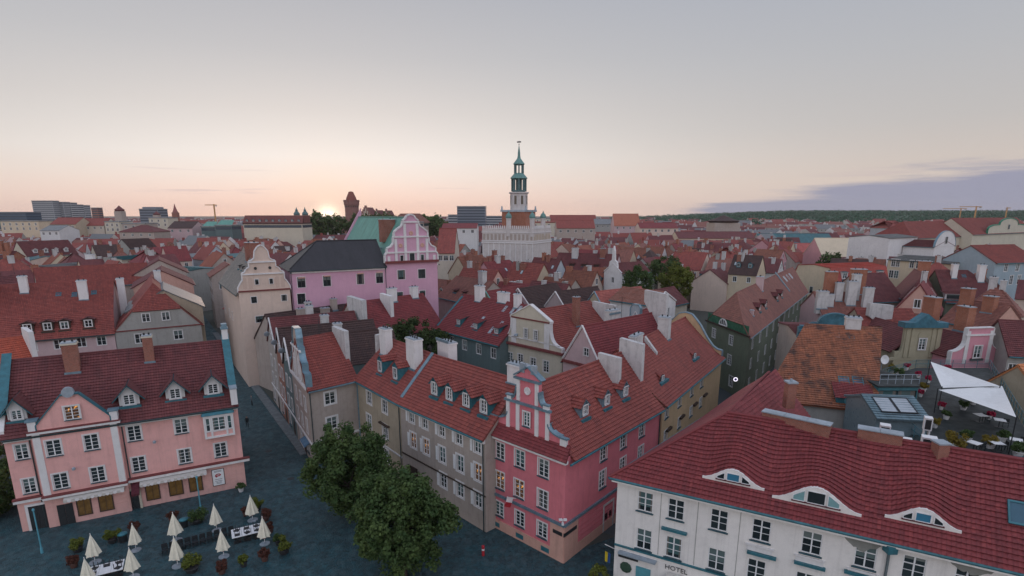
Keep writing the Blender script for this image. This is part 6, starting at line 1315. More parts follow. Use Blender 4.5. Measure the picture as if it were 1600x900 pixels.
# white chimney thicket behind the blue crest
h = mh('tangle of white chimneys and patched red roofs above the blue-green crest', (1286, 492), (1368, 494), 12, 12, 15.5, P_PALE, RT4, 'x')
for q, y, w, s, z in ((.02, 2, 1.9, 1.1, 16.2), (.2, 2.4, 1.1, .9, 15.6), (.42, 4, 1.2, 1.0, 17.6), (.62, 3, 1.6, 1.1, 18.0), (.75, 4.4, 1.3, 1.2, 19.2), (.9, 2, 1.6, 1.0, 17.0)): h.chimney(q, y, w, s, z, OLDWHITE, flues=3)
h.chimney(.3, 5.6, 2.0, 1.2, 19.5, BRICKO); h.chimney(.85, 6, 2.6, 1.2, 20, BRICKO)
mh('plain red roof strip right of the white chimney thicket', (1350, 512), (1440, 514), 11.5, 8, 14.2, P_BG2, RT1, 'x')
h = mh('red mansard house with white framed dormers and green flat top, right of the far street', (1302, 440), (1388, 436), 12.5, 14, 16.2, P_YE, tiles((.40, .075, .06), .2), 'x', {'F': [(ctr(5), 8.5, 1.1, 1.8, 'dark')], 'L': [(ctr(3), 8.5, 1.1, 1.8, 'dark')]}, prof=[(0, 12.5), (.10, 16.0), (.5, 16.6)])
for q in (.2, .42, .62, .85): h.dormer('F', q, .2, 1.8, 1.9, 0, TRIM, TEALR, 'plain', 1.5, 1.4, kind='shed', wz=.3)
# big cream apartment house and neighbours
h = mh('large pale yellow apartment house with arched windows, upper right', (1388, 405), (1492, 412), 17, 16, 18, P_YE, GREYR, 'x', [('F', [(1396, 412), (1403, 412), (1425, 413), (1435, 413), (1453, 412)], 1.1, 2.2, 'tall'), ('F', [(1392, 428), (1400, 428), (1428, 434), (1480, 434)], 1.3, 2.2, 'tall')], gutter=PIPE)
h = mh('pale yellow stepped apartment wing with teal roofs right of the large one', (1492, 424), (1558, 426), 14.5, 14, 17, P_YE, TEALR, 'x', [('F', [(1513, 432), (1540, 434)], 2.0, 2.2, 'tall')], gutter=PIPE)
mh('blank white fire-wall house above the pale yellow apartments', (1390, 372), (1434, 370), 22, 14, 22.8, TRIM, GREYR, 'x', gutter=None)
mh('blue-grey house with red mansard at the right edge above the ivy wall', (1556, 410), (1625, 408), 18, 14, 22, plaster((.32, .40, .45), .3), RT1, 'x', [('F', [(1580, 437), (1592, 437), (1606, 437)], 1.2, 2.4, 'tall'), ('F', [(1572, 418), (1590, 418)], 1.2, 2, 'tall')])
h = mh('broad red roof with tall white gable below the skyline, upper right', (1426, 372), (1520, 368), 20, 18, 27, P_CR, RT1, 'x', hz=(20, None)); 
ARC = mh('white arched gable end of a hall on the upper right', (1460, 386), (1492, 384), 19, 10, 21, TRIM, RT3, 'y', {}, nogable=(0,)); ARC.gable('F', sym([(0, 19)] + arc(0, 19, .5, 24.5, 0, 8, False)), .5, TRIM, .1, ZINC); window(ARC.root, ARC.fp_('F', .5, 20, .3), ARC.dirn('F'), 1.6, 2.4, 'dark', merged=True)
JG = mh('great red roof with green-edged curved gable at the right skyline', (1520, 366), (1620, 362), 21, 20, 28.5, P_CR, RT1, 'x'); JG.gable('F', sym([(.2, 21), (.2, 23)] + arc(.2, 23, .32, 25, 0, 4, False) + [(.36, 25)] + arc(.36, 25.4, .5, 28.2, 0, 6, False)), .6, P_CR, .2, simple('green_copper', (.03, .20, .12), .6), copew=.5); window(JG.root, JG.fp_('F', .5, 23, .45), JG.dirn('F'), 2, 2.2, 'dark', merged=True)

gp = gab('olive gable with green copper pediment and round-arched window before the town hall', (742, 482), (778, 487), 12, 12, 15.6, plaster((.20, .19, .13), .4), RT2, {'F': [((.5,), 9.6, .9, 1.7, 'cas')]}, simple('green_copper_edge', (.12, .34, .30), .6))
gp.block('gable_cornice', 'F', -.05, 1.05, 11.8, 12.05, .25, TRIM)
for q in (.06, .94): gp.block('pilaster', 'F', q - .05, q + .05, 7, 11.8, .15, TRIM)
h = mh('wide red roof with two shed dormers right below the lilac-pink palace gable', (684, 462), (740, 474), 11, 11, 15.4, P_BG, RT4, 'x'); h.dormer('F', .35, 1.6, 1.2, .6, 0, WOOD, RT3, None, kind='shed'); h.dormer('F', .6, 1.6, 1.2, .6, 0, WOOD, RT3, None, kind='shed'); h.chimney(.8, 4.6, 1.8, 1.2, 17.6, OLDWHITE)
h = mh('long maroon roof with skylights below the right end of the town hall', (862, 424), (958, 428), 12, 14, 17.6, P_PALE, RT3, 'x', {'F': [(ctr(5), 9, 1, 1.5, 'far')]}); h.chimney(.3, 5.5, 2, 1.2, 19.4, OLDWHITE); h.chimney(.75, 6, 1.6, 1.2, 19.4, BRICK)
for q in (.3, .5, .7): h.dormer('F', q, 2.2, 1.6, .9, 0, WOOD, RT3, None, kind='shed')
h = gab('white pinnacled gable standing tall among the roofs right of the town hall', (944, 424), (972, 427), 14, 12, 16.5, TRIM, RT3, {'F': [((.5,), 11, 1, 1.6, 'far')]}); h.gable('F', sym([(.1, 14), (.25, 15), (.3, 17), (.42, 17.5), (.44, 20), (.5, 21.5)]), .6, TRIM, .1, None)
# ------------------------------------------------------------------ town hall (white loggia block with brick and white tower)
def col_box(m, x0, y0, z0, x1, y1, z1, mi=0): m.box(x0, y0, z0, x1, y1, z1, mi)
YT = 240.0; tp = at_y(808, 370, YT); sc = YT / FPX          # metres per pixel at the tower, roughly
TH = empty('town_hall', (tp.x, YT, 0), R(-24)); tag(TH, 'white Renaissance town hall with tall brick and white spired tower on the skyline', 'town hall')
zz = lambda ypx: at_y(808, ypx, YT).z
W2 = plaster((.60, .555, .54), .5); z_at = zz(357)
m = MB(); m.box(-14, -9, 0, 12, 14, zz(379)); m.build('wall', [W2], TH)
m = MB(); m.box(-14.3, -9.3, zz(379), 12.3, 14.3, zz(377)); m.build('cornice', [TRIM], TH); m = MB(); m.box(-14, -9, zz(377), 12, 14, z_at); m.build('attic_wall', [W2], TH)
for k in range(26): m = MB(); x = -13.5 + k; m.box(x - .28, -9.2, z_at, x + .28, -8.9, z_at + .9); m.box(x - .2, -9.15, z_at + .9, x + .2, -8.95, z_at + 1.3); m.build('attic_merlon', [TRIM], TH)
for k in range(22): m = MB(); y = -8.5 + k; m.box(12 - .3, y - .28, z_at, 12.1, y + .28, z_at + .9); m.box(11.8, y - .2, z_at + .9, 12, y + .2, z_at + 1.3); m.build('attic_merlon', [TRIM], TH)
for k in range(9):
    window(TH, Vector((-12.5 + k * 2.8, -9.0, zz(389))), Vector((1, 0, 0)), 1.3, 1.9, 'dark', merged=True)
for k in range(6): window(TH, Vector((12.0, -6.5 + k * 3.6, zz(389))), Vector((0, 1, 0)), 1.3, 1.9, 'dark', merged=True)
for k in range(13): m = MB(); x = -13 + k * 2; m.box(x - .55, -9.1, zz(374), x + .55, -9.0, zz(365)); m.build('attic_niche', [P_BG], TH)
for k in range(11): m = MB(); y = -8 + k * 2; m.box(12.0, y - .55, zz(374), 12.1, y + .55, zz(365)); m.build('attic_niche', [plaster((.50, .40, .30), .3)], TH)
for ypx in (363, 376): m = MB(); m.box(-14.25, -9.25, zz(ypx), 12.25, 14.25, zz(ypx) + .3); m.build('cornice', [TRIM], TH)
for k in range(10): m = MB(); m.box(-13.6 + k * 2.8 - .2, -9.16, 8, -13.6 + k * 2.8 + .2, -9.0, zz(379)); m.build('pilaster', [TRIM], TH)
COP = simple('verdigris', (.13, .27, .25), .6, 0, .35, 1.2)
for (x, y, w) in ((-.6, -8.4, 1.2), (11.0, -8.2, 1.2), (11.2, 5, 1.2)):
    m = MB(); m.lathe([(w, z_at - 3), (w, z_at + 3.8), (w * 1.15, z_at + 3.9), (w * 1.15, z_at + 4.2)], 8, 0, x, y); t_o = m.build('corner_turret', [W2], TH)
    m = MB(); m.lathe([(w * 1.1, z_at + 4.2), (w * 1.25, z_at + 4.8), (w * .95, z_at + 5.7), (w * .35, z_at + 6.3), (.08, z_at + 7.2)], 10, 0, x, y); m.build('turret_cap', [COP], t_o, smooth=True)
tb = 5.3
m = MB(); m.box(-tb, -tb, z_at - 8, tb, tb, zz(331)); T1_ = m.build('tower_brick_stage', [brickm('tower_brick', (.46, .15, .075))], TH, (0, 2, 0))
for k in range(10): m = MB(); m.box(-tb - .12, -tb + .25 + k * 1.05, zz(352), -tb - .0, -tb + .65 + k * 1.05, zz(332)); m.build('brick_pilaster', [BRICKO], T1_); m = MB(); m.box(-tb + .25 + k * 1.05, -tb - .12, zz(352), -tb + .65 + k * 1.05, -tb, zz(332)); m.build('brick_pilaster', [BRICKO], T1_)
m = MB(); m.box(-tb - .5, -tb - .5, zz(331), tb + .5, tb + .5, zz(328)); m.build('tower_cornice', [GREYZ], TH, (0, 2, 0))
m = MB()
for a_ in (-1, 1):
    for b_ in (-1, 1): m.tube((a_ * tb, b_ * tb, zz(328)), (a_ * tb, b_ * tb, zz(322)), .5, .25, 6)
tag(m.build('corner_finials', [GREYZ], TH, (0, 2, 0)), kind='stuff')
w8 = 3.6; m = MB(); m.lathe([(w8, zz(328)), (w8, zz(303)), (w8 + .5, zz(302)), (w8 + .5, zz(300))], 8); m.build('tower_white_stage', [W2], TH, (0, 2, 0)).rotation_euler.z = R(22.5)
for k in range(8):
    a_ = k * math.pi / 4; d_ = Vector((math.cos(a_), math.sin(a_), 0)); M = Matrix.Translation(Vector((0, 2, zz(319))) + d_ * (w8 * math.cos(R(22.5)) + .15)) @ Matrix.Rotation(a_ + R(90), 4, 'Z')
    m = MB(); m.box(-.65, -.02, 0, .65, .1, zz(306) - zz(319)); m.box(-.9, -.12, -.2, -.65, .1, zz(305) - zz(319), 1); m.box(.65, -.12, -.2, .9, .1, zz(305) - zz(319), 1); link('belfry_window', m.mesh('belfry_window', [simple('warm_dark_shutter', (.14, .11, .08), .6), TRIM]), TH, M=M)
# open copper lantern stages: columns, rings, domes, spire
def stage(name, r, z0, z1, n=8):
    m = MB()
    for k in range(n):
        a_ = R(22.5) + k * 2 * math.pi / n; m.tube((r * math.cos(a_), r * math.sin(a_), z0), (r * math.cos(a_), r * math.sin(a_), z1), r * .17, n=6)
    return tag(m.build(name, [COPD], TH, (0, 2, 0)), kind='stuff')
COPD = simple('dark_verdigris', (.085, .16, .165), .6, 0, .4, 1.5)
m = MB(); m.lathe([(2.9, zz(300)), (2.9, zz(297)), (1.35, zz(297)), (1.35, zz(278))], 8); m.build('lantern_core', [COPD], TH, (0, 2, 0))
stage('lantern_columns', 2.75, zz(299), zz(279))
m = MB(); m.lathe([(2.9, zz(280)), (3.6, zz(278.5)), (3.4, zz(277)), (2.7, zz(274)), (2.0, zz(271)), (1.7, zz(270))], 12); m.build('lower_dome', [COP], TH, (0, 2, 0), smooth=True)
stage('upper_columns', 1.75, zz(271), zz(257))
m = MB(); m.lathe([(1.9, zz(257.5)), (2.4, zz(256)), (2.2, zz(254.5)), (1.5, zz(251)), (.75, zz(247)), (.55, zz(243)), (.5, zz(238)), (.12, zz(227))], 12); m.build('spire', [COP], TH, (0, 2, 0), smooth=True)
m = MB(); m.tube((0, 0, zz(227)), (0, 0, zz(219)), .07, n=5); m.lathe([(.0, zz(226)), (.28, zz(225)), (0, zz(224))], 8); m.box(-.9, -.05, zz(222), .9, .05, zz(220)); m.build('weathervane', [DARK], TH, (0, 2, 0))
TH.scale = (.88, .88, 1)
for ch in TH.children:
    if abs(ch.location.y - 2) < 1e-3 and abs(ch.location.x) < 1e-3: ch.scale = (1.14, 1.14, 1)
    elif ch.name.startswith('belfry'): ch.location = (ch.location.x * 1.14, 2 + (ch.location.y - 2) * 1.14, ch.location.z)
FOOT.append((Vector((tp.x, YT + 4)), [Vector((tp.x - 22, YT - 16)), Vector((tp.x + 20, YT - 16)), Vector((tp.x + 20, YT + 22)), Vector((tp.x - 22, YT + 22))]))

# ------------------------------------------------------------------ the sea of roofs: each house its own, filled in along the grid of lanes
rng = random.Random(11)
GA = R(50); gu = Vector((math.cos(GA), math.sin(GA))); gv = Vector((-gu.y, gu.x))
def inside(p, poly, marg):
    # distance from a convex or simple polygon, or inside it
    c = False; best = 1e9
    for i in range(len(poly)):
        a, b = poly[i], poly[(i + 1) % len(poly)]
        if (a.y > p.y) != (b.y > p.y) and p.x < (b.x - a.x) * (p.y - a.y) / (b.y - a.y) + a.x: c = not c
        t = max(0, min(1, (p - a).dot(b - a) / max(1e-6, (b - a).length_squared))); best = min(best, (a + (b - a) * t - p).length)
    return c or best < marg
st0, st1 = rs[0], rs[0] + rdv * 420                      # keep the side street open
ln0, ln1 = ln[0], ln[0] + ld * 150
NOGO = [[(-120, 60), (-52, 60), (-52, 104), (-66, 122), (-120, 122)], [(-26, 66), (0, 54), (16, 70), (-4, 96), (-24, 104), (-40, 92)], [(5, 40), (60, 30), (72, 82), (34, 92)], [(16, 124), (62, 112), (76, 164), (28, 172)]]
NOGO = [[Vector(q) for q in g] for g in NOGO]
def free(p, r):
    for g in NOGO:
        if inside(p, g, 1.0): return False
    for a, b, w in ((st0, st1, 7.5), (ln0 + lnn * 3, ln1 + lnn * 3, 6.5)):
        t = max(0, min(1, (p - a).dot(b - a) / (b - a).length_squared))
        if (a + (b - a) * t - p).length < w + r * 0.6: return False
    for c, poly in FOOT:
        if (c - p).length < 60 and inside(p, poly, r): return False
    return True
WALLS = [('cream', plaster((.56, .50, .42), .35)), ('white', plaster((.66, .65, .65), .35)), ('beige', P_BG), ('pale pink', P_PALE), ('peach', P_BE), ('grey', P_GREY), ('salmon', plaster((.60, .36, .30), .3)), ('yellow', P_YE), ('rose', plaster((.58, .30, .33), .3)), ('bluish', plaster((.42, .47, .52), .3)), ('buff', plaster((.48, .40, .30), .35))]
ROOFS = [('red', RT1), ('crimson', RT2), ('maroon', RT3), ('coral', RT4), ('russet', tiles((.29, .082, .052), .45)), ('rust', tiles((.23, .078, .05), .55)), ('dark brown', RTB), ('grey sheet', GREYR), ('teal sheet', TEALR)]
RW = [8, 7, 8, 5, 6, 7, 3, 1.6, 1.0]
CHIM = [('white', OLDWHITE), ('brick', BRICK), ('orange', BRICKO), ('grey', P_GREY)]
WM = {}
def farwin(w, h):
    k = (w, h)
    if k not in WM:
        m = MB(); m.box(-w/2 - .12, -.05, -.1, w/2 + .12, .0, h + .12); m.box(-w/2, -.06, 0, -.05, -.045, h, 1); m.box(.05, -.06, 0, w/2, -.045, h, 1); m.box(-w/2 - .15, -.16, -.2, w/2 + .15, 0, -.1); WM[k] = m.mesh('window', [WHITE, GLASS])
    return WM[k]
def dormer_mesh():
    m = MB(); V = Vector; m.poly([V((-.65, 0, 0)), V((.65, 0, 0)), V((.65, 0, 1.3)), V((0, 0, 1.8)), V((-.65, 0, 1.3))]); m.poly([V((.65, 0, 0)), V((.65, 2, 1.3)), V((.65, 0, 1.3))]); m.poly([V((-.65, 0, 0)), V((-.65, 0, 1.3)), V((-.65, 2, 1.3))])
    for s in (1, -1): m.poly([V((s * .85, -.15, 1.15)), V((s * .85, 2, 1.15)), V((0, 2.6, 1.85)), V((0, -.15, 1.85))], 1)
    m.box(-.42, -.04, .25, .42, -.01, 1.25, 2); m.box(-.34, -.05, .32, -.03, -.041, 1.18, 3); m.box(.03, -.05, .32, .34, -.041, 1.18, 3); return m
DMC = {}
_m = MB(); _m.box(-.4, -.6, -.02, .4, .6, .1); _m.box(-.32, -.52, .1, .32, .52, .11, 1); SKM = _m.mesh('skylight', [TEAL, PALEG])
fills = []
def fill_house(p, ang, w, d, ze, zr, wi, ri, axis, course, rows, chim, dorm, hip):
    D_ = p.length; root = empty('town_house', (p.x, p.y, 0)); wn_, wm = WALLS[wi]; rn_, rm = ROOFS[ri]
    cu_, cv_ = Vector((math.cos(ang), math.sin(ang))), Vector((-math.sin(ang), math.cos(ang)))
    c = [Vector((*(cu_ * a + cv_ * b), 0)) for a, b in ((-w/2, -d/2), (w/2, -d/2), (w/2, d/2), (-w/2, d/2))]; up = Vector((0, 0, 1))
    m = MB()
    for i in range(4): a, b = c[i], c[(i + 1) % 4]; m.poly([a, b, b + up * ze, a + up * ze])
    e0, e1 = ((c[0], c[3]), (c[1], c[2])) if axis == 'x' else ((c[1], c[0]), (c[2], c[3]))
    r0, r1 = (e0[0] + e0[1]) / 2 + up * zr, (e1[0] + e1[1]) / 2 + up * zr; ax = (r1 - r0).normalized(); hl = (e0[0] - e0[1]).length / 2
    if hip: r0, r1 = r0 + ax * hl * .9, r1 - ax * hl * .9
    else: m.poly([e0[0] + up * ze, e0[1] + up * ze, r0]); m.poly([e1[1] + up * ze, e1[0] + up * ze, r1])
    m.build('wall', [wm], root)
    r = MB(); oh = .35; sl = (zr - ze) / hl; g = ax * (.15 if not hip else oh)
    for k in (0, 1):
        o = (e0[k] - e0[1 - k]).normalized() * oh - up * oh * sl
        roof_plane(r, [e0[k] + o + up * ze - g, e1[k] + o + up * ze + g, r1 + (g if not hip else Vector()), r0 - (g if not hip else Vector())], course, slab=.15)
    if hip:
        for e, rr, s in ((e0, r0, -1), (e1, r1, 1)):
            o = ax * s * oh - up * oh * sl; t = (e[0] - e[1]).normalized() * oh; roof_plane(r, [e[0] + o + t + up * ze, e[1] + o - t + up * ze, rr], course, slab=.15)
    r.build('roof', [rm], root)
    cn = ''
    for q, off, cz, sx, ci in chim:
        base = r0.lerp(r1, q); oo = (e0[0] - e0[1]).normalized() * off * hl; m = MB(); m.box(-sx/2, -.5, 0, sx/2, .5, cz); m.box(-sx/2 - .07, -.57, cz, sx/2 + .07, .57, cz + .14); m.tube((0, 0, cz + .1), (0, 0, cz + .4), .11, n=5, mi=1)
        o = m.build('chimney', [CHIM[ci][1], DARK], root, base + oo + up * (-abs(off) * (zr - ze) - .8)); o.rotation_euler.z = math.atan2(ax.y, ax.x); cn = CHIM[ci][0]
    for f, n, z in rows:
        a, b = c[f], c[(f + 1) % 4]; dd = (b - a).normalized(); me = farwin(1.0, 1.5)
        for i in range(n): link('window', me, root, M=Matrix.Translation(a.lerp(b, (i + .5) / n) + up * z) @ Matrix.Rotation(math.atan2(dd.y, dd.x), 4, 'Z'))
    if dorm:
        if ri not in DMC: DMC[ri] = dormer_mesh().mesh('dormer', [TRIM if ri % 2 else TEAL, rm, WHITE, GLASS])
        k, n = dorm; a, b = e0[k], e1[k]; inn = (e0[1 - k] - e0[k]).normalized(); dd = Vector((inn.y, -inn.x, 0))
        for i in range(n): q = a.lerp(b, (i + .7) / (n + .4)) + inn * hl * .3 + up * (ze + .3 * (zr - ze)); link('dormer', DMC[ri], root, M=Matrix.Translation(q) @ Matrix.Rotation(math.atan2(dd.y, dd.x), 4, 'Z'))
    if D_ < 200 and not hip:
        for k in range(rng.choice((0, 1, 2, 3))):
            sd_k = rng.choice((0, 1)); f_ = rng.uniform(.3, .75); q = e0[sd_k].lerp(e1[sd_k], rng.uniform(.12, .88)); tq = q + (e0[1 - sd_k] - e0[sd_k]).normalized() * hl * f_ + up * (ze + f_ * (zr - ze)); inn = (e0[1 - sd_k] - e0[sd_k]).normalized(); dd = Vector((inn.y, -inn.x, 0))
            link('skylight', SKM, root, M=Matrix.Translation(tq) @ Matrix.Rotation(math.atan2(dd.y, dd.x), 4, 'Z') @ Matrix.Rotation(math.atan(sl), 4, 'X'))
        if rng.random() < .3: m = MB(); q = r0.lerp(r1, rng.random()); hh_ = rng.uniform(1.8, 3.2); m.tube(q, q + up * hh_, .035, n=4); m.box(q.x - .5, q.y - .02, q.z + hh_ - .3, q.x + .5, q.y + .02, q.z + hh_ - .26); m.box(q.x - .35, q.y - .02, q.z + hh_ - .6, q.x + .35, q.y + .02, q.z + hh_ - .56); m.build('antenna', [DARK], root)
    fills.append((root, wn_, rn_, cn, len(chim), dorm[1] if dorm else 0, 'hipped' if hip else 'gabled', p))
    return root
def vis(p): return p.y > 60 and abs(p.x) < p.y * .94 + 4
cand = []
for iu in range(-40, 60):
    for iv in range(-40, 60):
        # blocks of houses between lanes of the old grid
        u, v = iu * 10.6, iv * 11.4
        if iu % 5 == 0 and rng.random() < .85 or iv % 6 == 0 and rng.random() < .7: continue
        jx, jy = rng.uniform(-1.4, 1.4), rng.uniform(-1.4, 1.4); p = Vector((-20, 170)) + gu * (u + jx) + gv * (v + jy)
        if vis(p) and 78 < p.y < 330: cand.append(p)
cand.sort(key=lambda p: p.length)
cnt = 0
for p in cand:
    if cnt >= 285: break
    if p.y > 230 and rng.random() < .25: continue
    D = p.length; w, d = rng.uniform(7.0, 11.6), rng.uniform(7.5, 12)
    if not free(p, 5.2): continue
    ang = GA + rng.choice((0, math.pi / 2)) - math.pi / 2 + rng.uniform(-.06, .06); ang = math.atan2(math.sin(ang), math.cos(ang))
    ze = rng.uniform(7.8, 12.2) + (1.2 if D > 170 else 0); zr = ze + rng.uniform(3.6, 5.4); ze2 = ze
    wi = rng.randrange(len(WALLS)); ri = rng.choices(range(len(ROOFS)), RW)[0]; axis = rng.choice('xxy'); hip = rng.random() < .18
    if ri >= 7: zr = ze + 1.2
    rows = []
    nwin = 2 if D < 260 else 0
    if nwin:
        n0 = max(2, int(w / 3.2)); rows.append((0, n0, ze - 2.6)); rows.append((1 if ang > -.9 else 3, max(2, int(d / 3.4)), ze - 2.6))
        if axis == 'y' and not hip: rows.append((0, 1, ze + .8))
    chim = [(rng.uniform(.08, .92), rng.uniform(-.35, .35), rng.uniform(1.8, 2.9), rng.uniform(.8, 1.8), rng.choices((0, 1, 2, 3), (6, 3, 2, 1))[0]) for _ in range(rng.choice((1, 1, 2, 2, 3)))]
    dorm = (rng.choice((0, 1)), rng.choice((2, 2, 3))) if rng.random() < .36 and ri < 7 and not hip and D < 260 else None
    fill_house(p, ang, w, d, ze, zr, wi, ri, axis, .36 if D < 130 else (0.55 if D < 180 else 0), rows, chim, dorm, hip); cnt += 1
# labels: how it looks, where among the roofs, then its order among look-alikes
def pxx(p): Q = (Vector((p.x, p.y, 12)) - Vector((0, 0, CAMH))); return CXP + FPX * Q.x / (Q.y * _c - Q.z * _s)
def zone(p):
    X = pxx(p); D = p.length
    side = 'left of the lane' if X < 300 else 'behind the palace' if X < 620 else 'before the town hall' if X < 900 else 'left of the far street' if X < 1270 else 'right of the far street'
    dep = 'near' if D < 125 else 'mid-distance' if D < 190 else 'far'
    return side, dep, X
groups = {}
for rec in fills:
    root, wn_, rn_, cn, nc, nd, ht, p = rec; side, dep, X = zone(p); feat = f'{nd} dormers' if nd else f'{nc} {cn} chimney' + ('s' if nc > 1 else '')
    key = f'{dep} {wn_} house, {rn_} {ht} roof, {feat}, {side}'; groups.setdefault(key, []).append((X, root)); root['category'] = 'house'; root['group'] = 'old town houses under tiled roofs'
ORD = ['leftmost', 'second', 'third', 'fourth', 'fifth', 'sixth', 'seventh', 'eighth', 'ninth', 'tenth', 'eleventh', 'twelfth']
for key, L in groups.items():
    L.sort(key=lambda t: t[0])
    for i, (X, root) in enumerate(L): root['label'] = key if len(L) == 1 else f'{"rightmost" if i == len(L) - 1 else ORD[min(i, 11)]} {key}'
# ------------------------------------------------------------------ trees
import numpy as np
def leafmat(name, c, c2, tr=0.25):
    t = NT(name); o = t.obj(); n = t.noise(o, 0.55, 4, .6); n2 = t.noise(o, 6.0, 2)
    cc = t.mix(t.mapr(n, .35, .68), c, c2); cc = t.mix(t.mapr(n2, .4, .7, 0, .6), cc, tuple(x * .55 for x in c)); m = t.done(cc, .75)
    t.b.inputs['Transmission Weight'].default_value = 0.0; t.b.inputs['Specular IOR Level'].default_value = .25
    tl = t.n('ShaderNodeBsdfTranslucent'); t.set(tl.inputs[0], cc); mx = t.n('ShaderNodeMixShader'); mx.inputs[0].default_value = tr
    out = t.t.nodes['Material Output']; t.t.links.new(t.b.outputs[0], mx.inputs[1]); t.t.links.new(tl.outputs[0], mx.inputs[2]); t.t.links.new(mx.outputs[0], out.inputs[0]); return m
LF1 = leafmat('dark_green_leaves', (.050, .096, .032), (.118, .168, .050)); LF2 = leafmat('yellow_green_leaves', (.10, .13, .02), (.20, .21, .04)); LF3 = leafmat('red_brown_leaves', (.10, .035, .025), (.15, .06, .04)); LF4 = leafmat('conifer_green_leaves', (.045, .08, .03), (.085, .115, .035)); LFF = leafmat('far_wood_leaves', (.010, .090, .046), (.024, .120, .055)); LFY = leafmat('ochre_leaves', (.20, .15, .02), (.30, .22, .04))
BARK = simple('bark', (.06, .045, .035), .9, 0, .4, 6)
def leaf_mesh(name, mat, centres, spread, per, size, seed, flat=.75, squash=1.0):
    """many small bent leaf quads around clump centres"""
    r = np.random.default_rng(seed); C = np.repeat(np.asarray(centres, float), per, 0); S = np.repeat(np.asarray(spread, float), per)[:, None]
    d = r.normal(size=C.shape); d /= np.linalg.norm(d, axis=1)[:, None]; rad = r.random(len(C))[:, None] ** (1 / 2.2)
    off = d * rad * S; off[:, 2] *= squash; P = C + off
    nrm = d * .7 + r.normal(size=C.shape) * .55 + np.array([0, 0, .35]); nrm /= np.linalg.norm(nrm, axis=1)[:, None]
    a = np.cross(nrm, r.normal(size=C.shape)); a /= np.linalg.norm(a, axis=1)[:, None]; b = np.cross(nrm, a); s = size * r.uniform(.6, 1.3, len(C))[:, None]
    v = np.stack([P - a * s, P - b * s * flat, P + a * s + nrm * s * .15, P + b * s * flat], 1).reshape(-1, 3); n = len(P)
    me = bpy.data.meshes.new(name); me.vertices.add(4 * n); me.vertices.foreach_set('co', v.ravel()); me.loops.add(4 * n); me.loops.foreach_set('vertex_index', np.arange(4 * n, dtype=np.int32))
    me.polygons.add(n); me.polygons.foreach_set('loop_start', np.arange(0, 4 * n, 4, dtype=np.int32)); me.update(calc_edges=True); me.validate(); me.materials.append(mat); return me
def crown_centres(n, rx, ry, rz, seed, shell=.55):
    r = np.random.default_rng(seed); d = r.normal(size=(n, 3)); d /= np.linalg.norm(d, axis=1)[:, None]
    lump = 1 + .11 * np.sin(d[:, 0] * 5 + seed) * np.cos(d[:, 1] * 4.3 + seed * 2) + .07 * np.sin(d[:, 2] * 7 + seed)
    q = (shell + (1 - shell) * r.random(n) ** .6) * lump * r.uniform(.88, 1.06, n); return d * q[:, None] * np.array([rx, ry, rz])
def tree(label, base, cz, rx, rz, n=130, per=90, leaf=.17, mat=None, seed=1, name='leafy_tree', group=None, cat='tree', clump=.8, trunk=.22, shell=.45):
    root = empty(name, (base[0], base[1], base[2] if len(base) > 2 else 0)); tag(root, label, cat, group); r = random.Random(seed)
    t = MB(); h = cz - rz * .35; pts = [Vector((0, 0, 0)), Vector((r.uniform(-.15, .15), r.uniform(-.15, .15), h * .5)), Vector((0, 0, h))]
    t.tube(pts[0], pts[1], trunk * 1.2, trunk, 8); t.tube(pts[1], pts[2], trunk, trunk * .75, 8)
    for k in range(7):
        a = k * 2.4 + r.random(); e = Vector((math.cos(a) * rx * .6, math.sin(a) * rx * .6, h + rz * r.uniform(.1, .75))); m_ = pts[2].lerp(e, .5) + Vector((0, 0, -.25)); t.tube(pts[2] - Vector((0, 0, r.uniform(0, .8))), m_, trunk * .5, trunk * .33, 6); t.tube(m_, e, trunk * .33, .03, 5)
    t.build('trunk', [BARK], root)
    c = crown_centres(n, rx, rx, rz, seed, shell); c[:, 2] += cz; s = np.random.default_rng(seed + 5).uniform(.55, 1.15, n) * clump
    link('crown', leaf_mesh('crown', mat or LF1, c, s, per, leaf, seed + 9), root); return root
c = at(545, 733, 5.4); tree('round dark green tree beside the lane mouth, left of the pair on the square', (c.x, c.y), 5.4, 4.1, 4.1, 220, 150, .145, LF1, 3, group='pair of round trees on the square', name='round_tree')
c = at(628, 814, 5.2); tree('round dark green tree nearest the camera, right of the pair on the square', (c.x, c.y), 5.4, 4.25, 3.9, 230, 155, .14, LF1, 8, group='pair of round trees on the square', name='round_tree')
for k, (x, y, z, rx, rz, lab) in enumerate(((-18, 770, 2.6, 2.6, 2.6, 'dark hedge tree left of the salmon pink house'), (-30, 715, 4.5, 3.0, 4.0, 'taller dark tree at the left edge behind the hedge tree'))): p = at(x, y, z); tree(lab, (p.x, p.y), z, rx, rz, 70, 90, .16, LF1, 40 + k, name='hedge_tree')
p = at(935, 903, 1.0); tree('small yellow-green bush top at the bottom edge by the flag', (p.x, p.y), 1.1, .8, .8, 30, 60, .09, LF2, 4, name='bush', cat='bush', clump=.35, trunk=.06)
for k, (x, y, z, rx, rz, lab) in enumerate(((618, 548, 7.2, 2.6, 5.2, 'pointed conifer in the courtyard by the white party wall'), (648, 545, 7.2, 2.6, 5.6, 'pointed conifer in the middle of the courtyard'), (676, 548, 6.8, 2.8, 4.4, 'bushy conifer beside the dark green courtyard house'))):
    p = at(x, y, z); tree(lab, (p.x, p.y), z, rx, rz, 90, 90, .2, LF4, 20 + k, group='courtyard conifers', name='conifer', clump=.9)
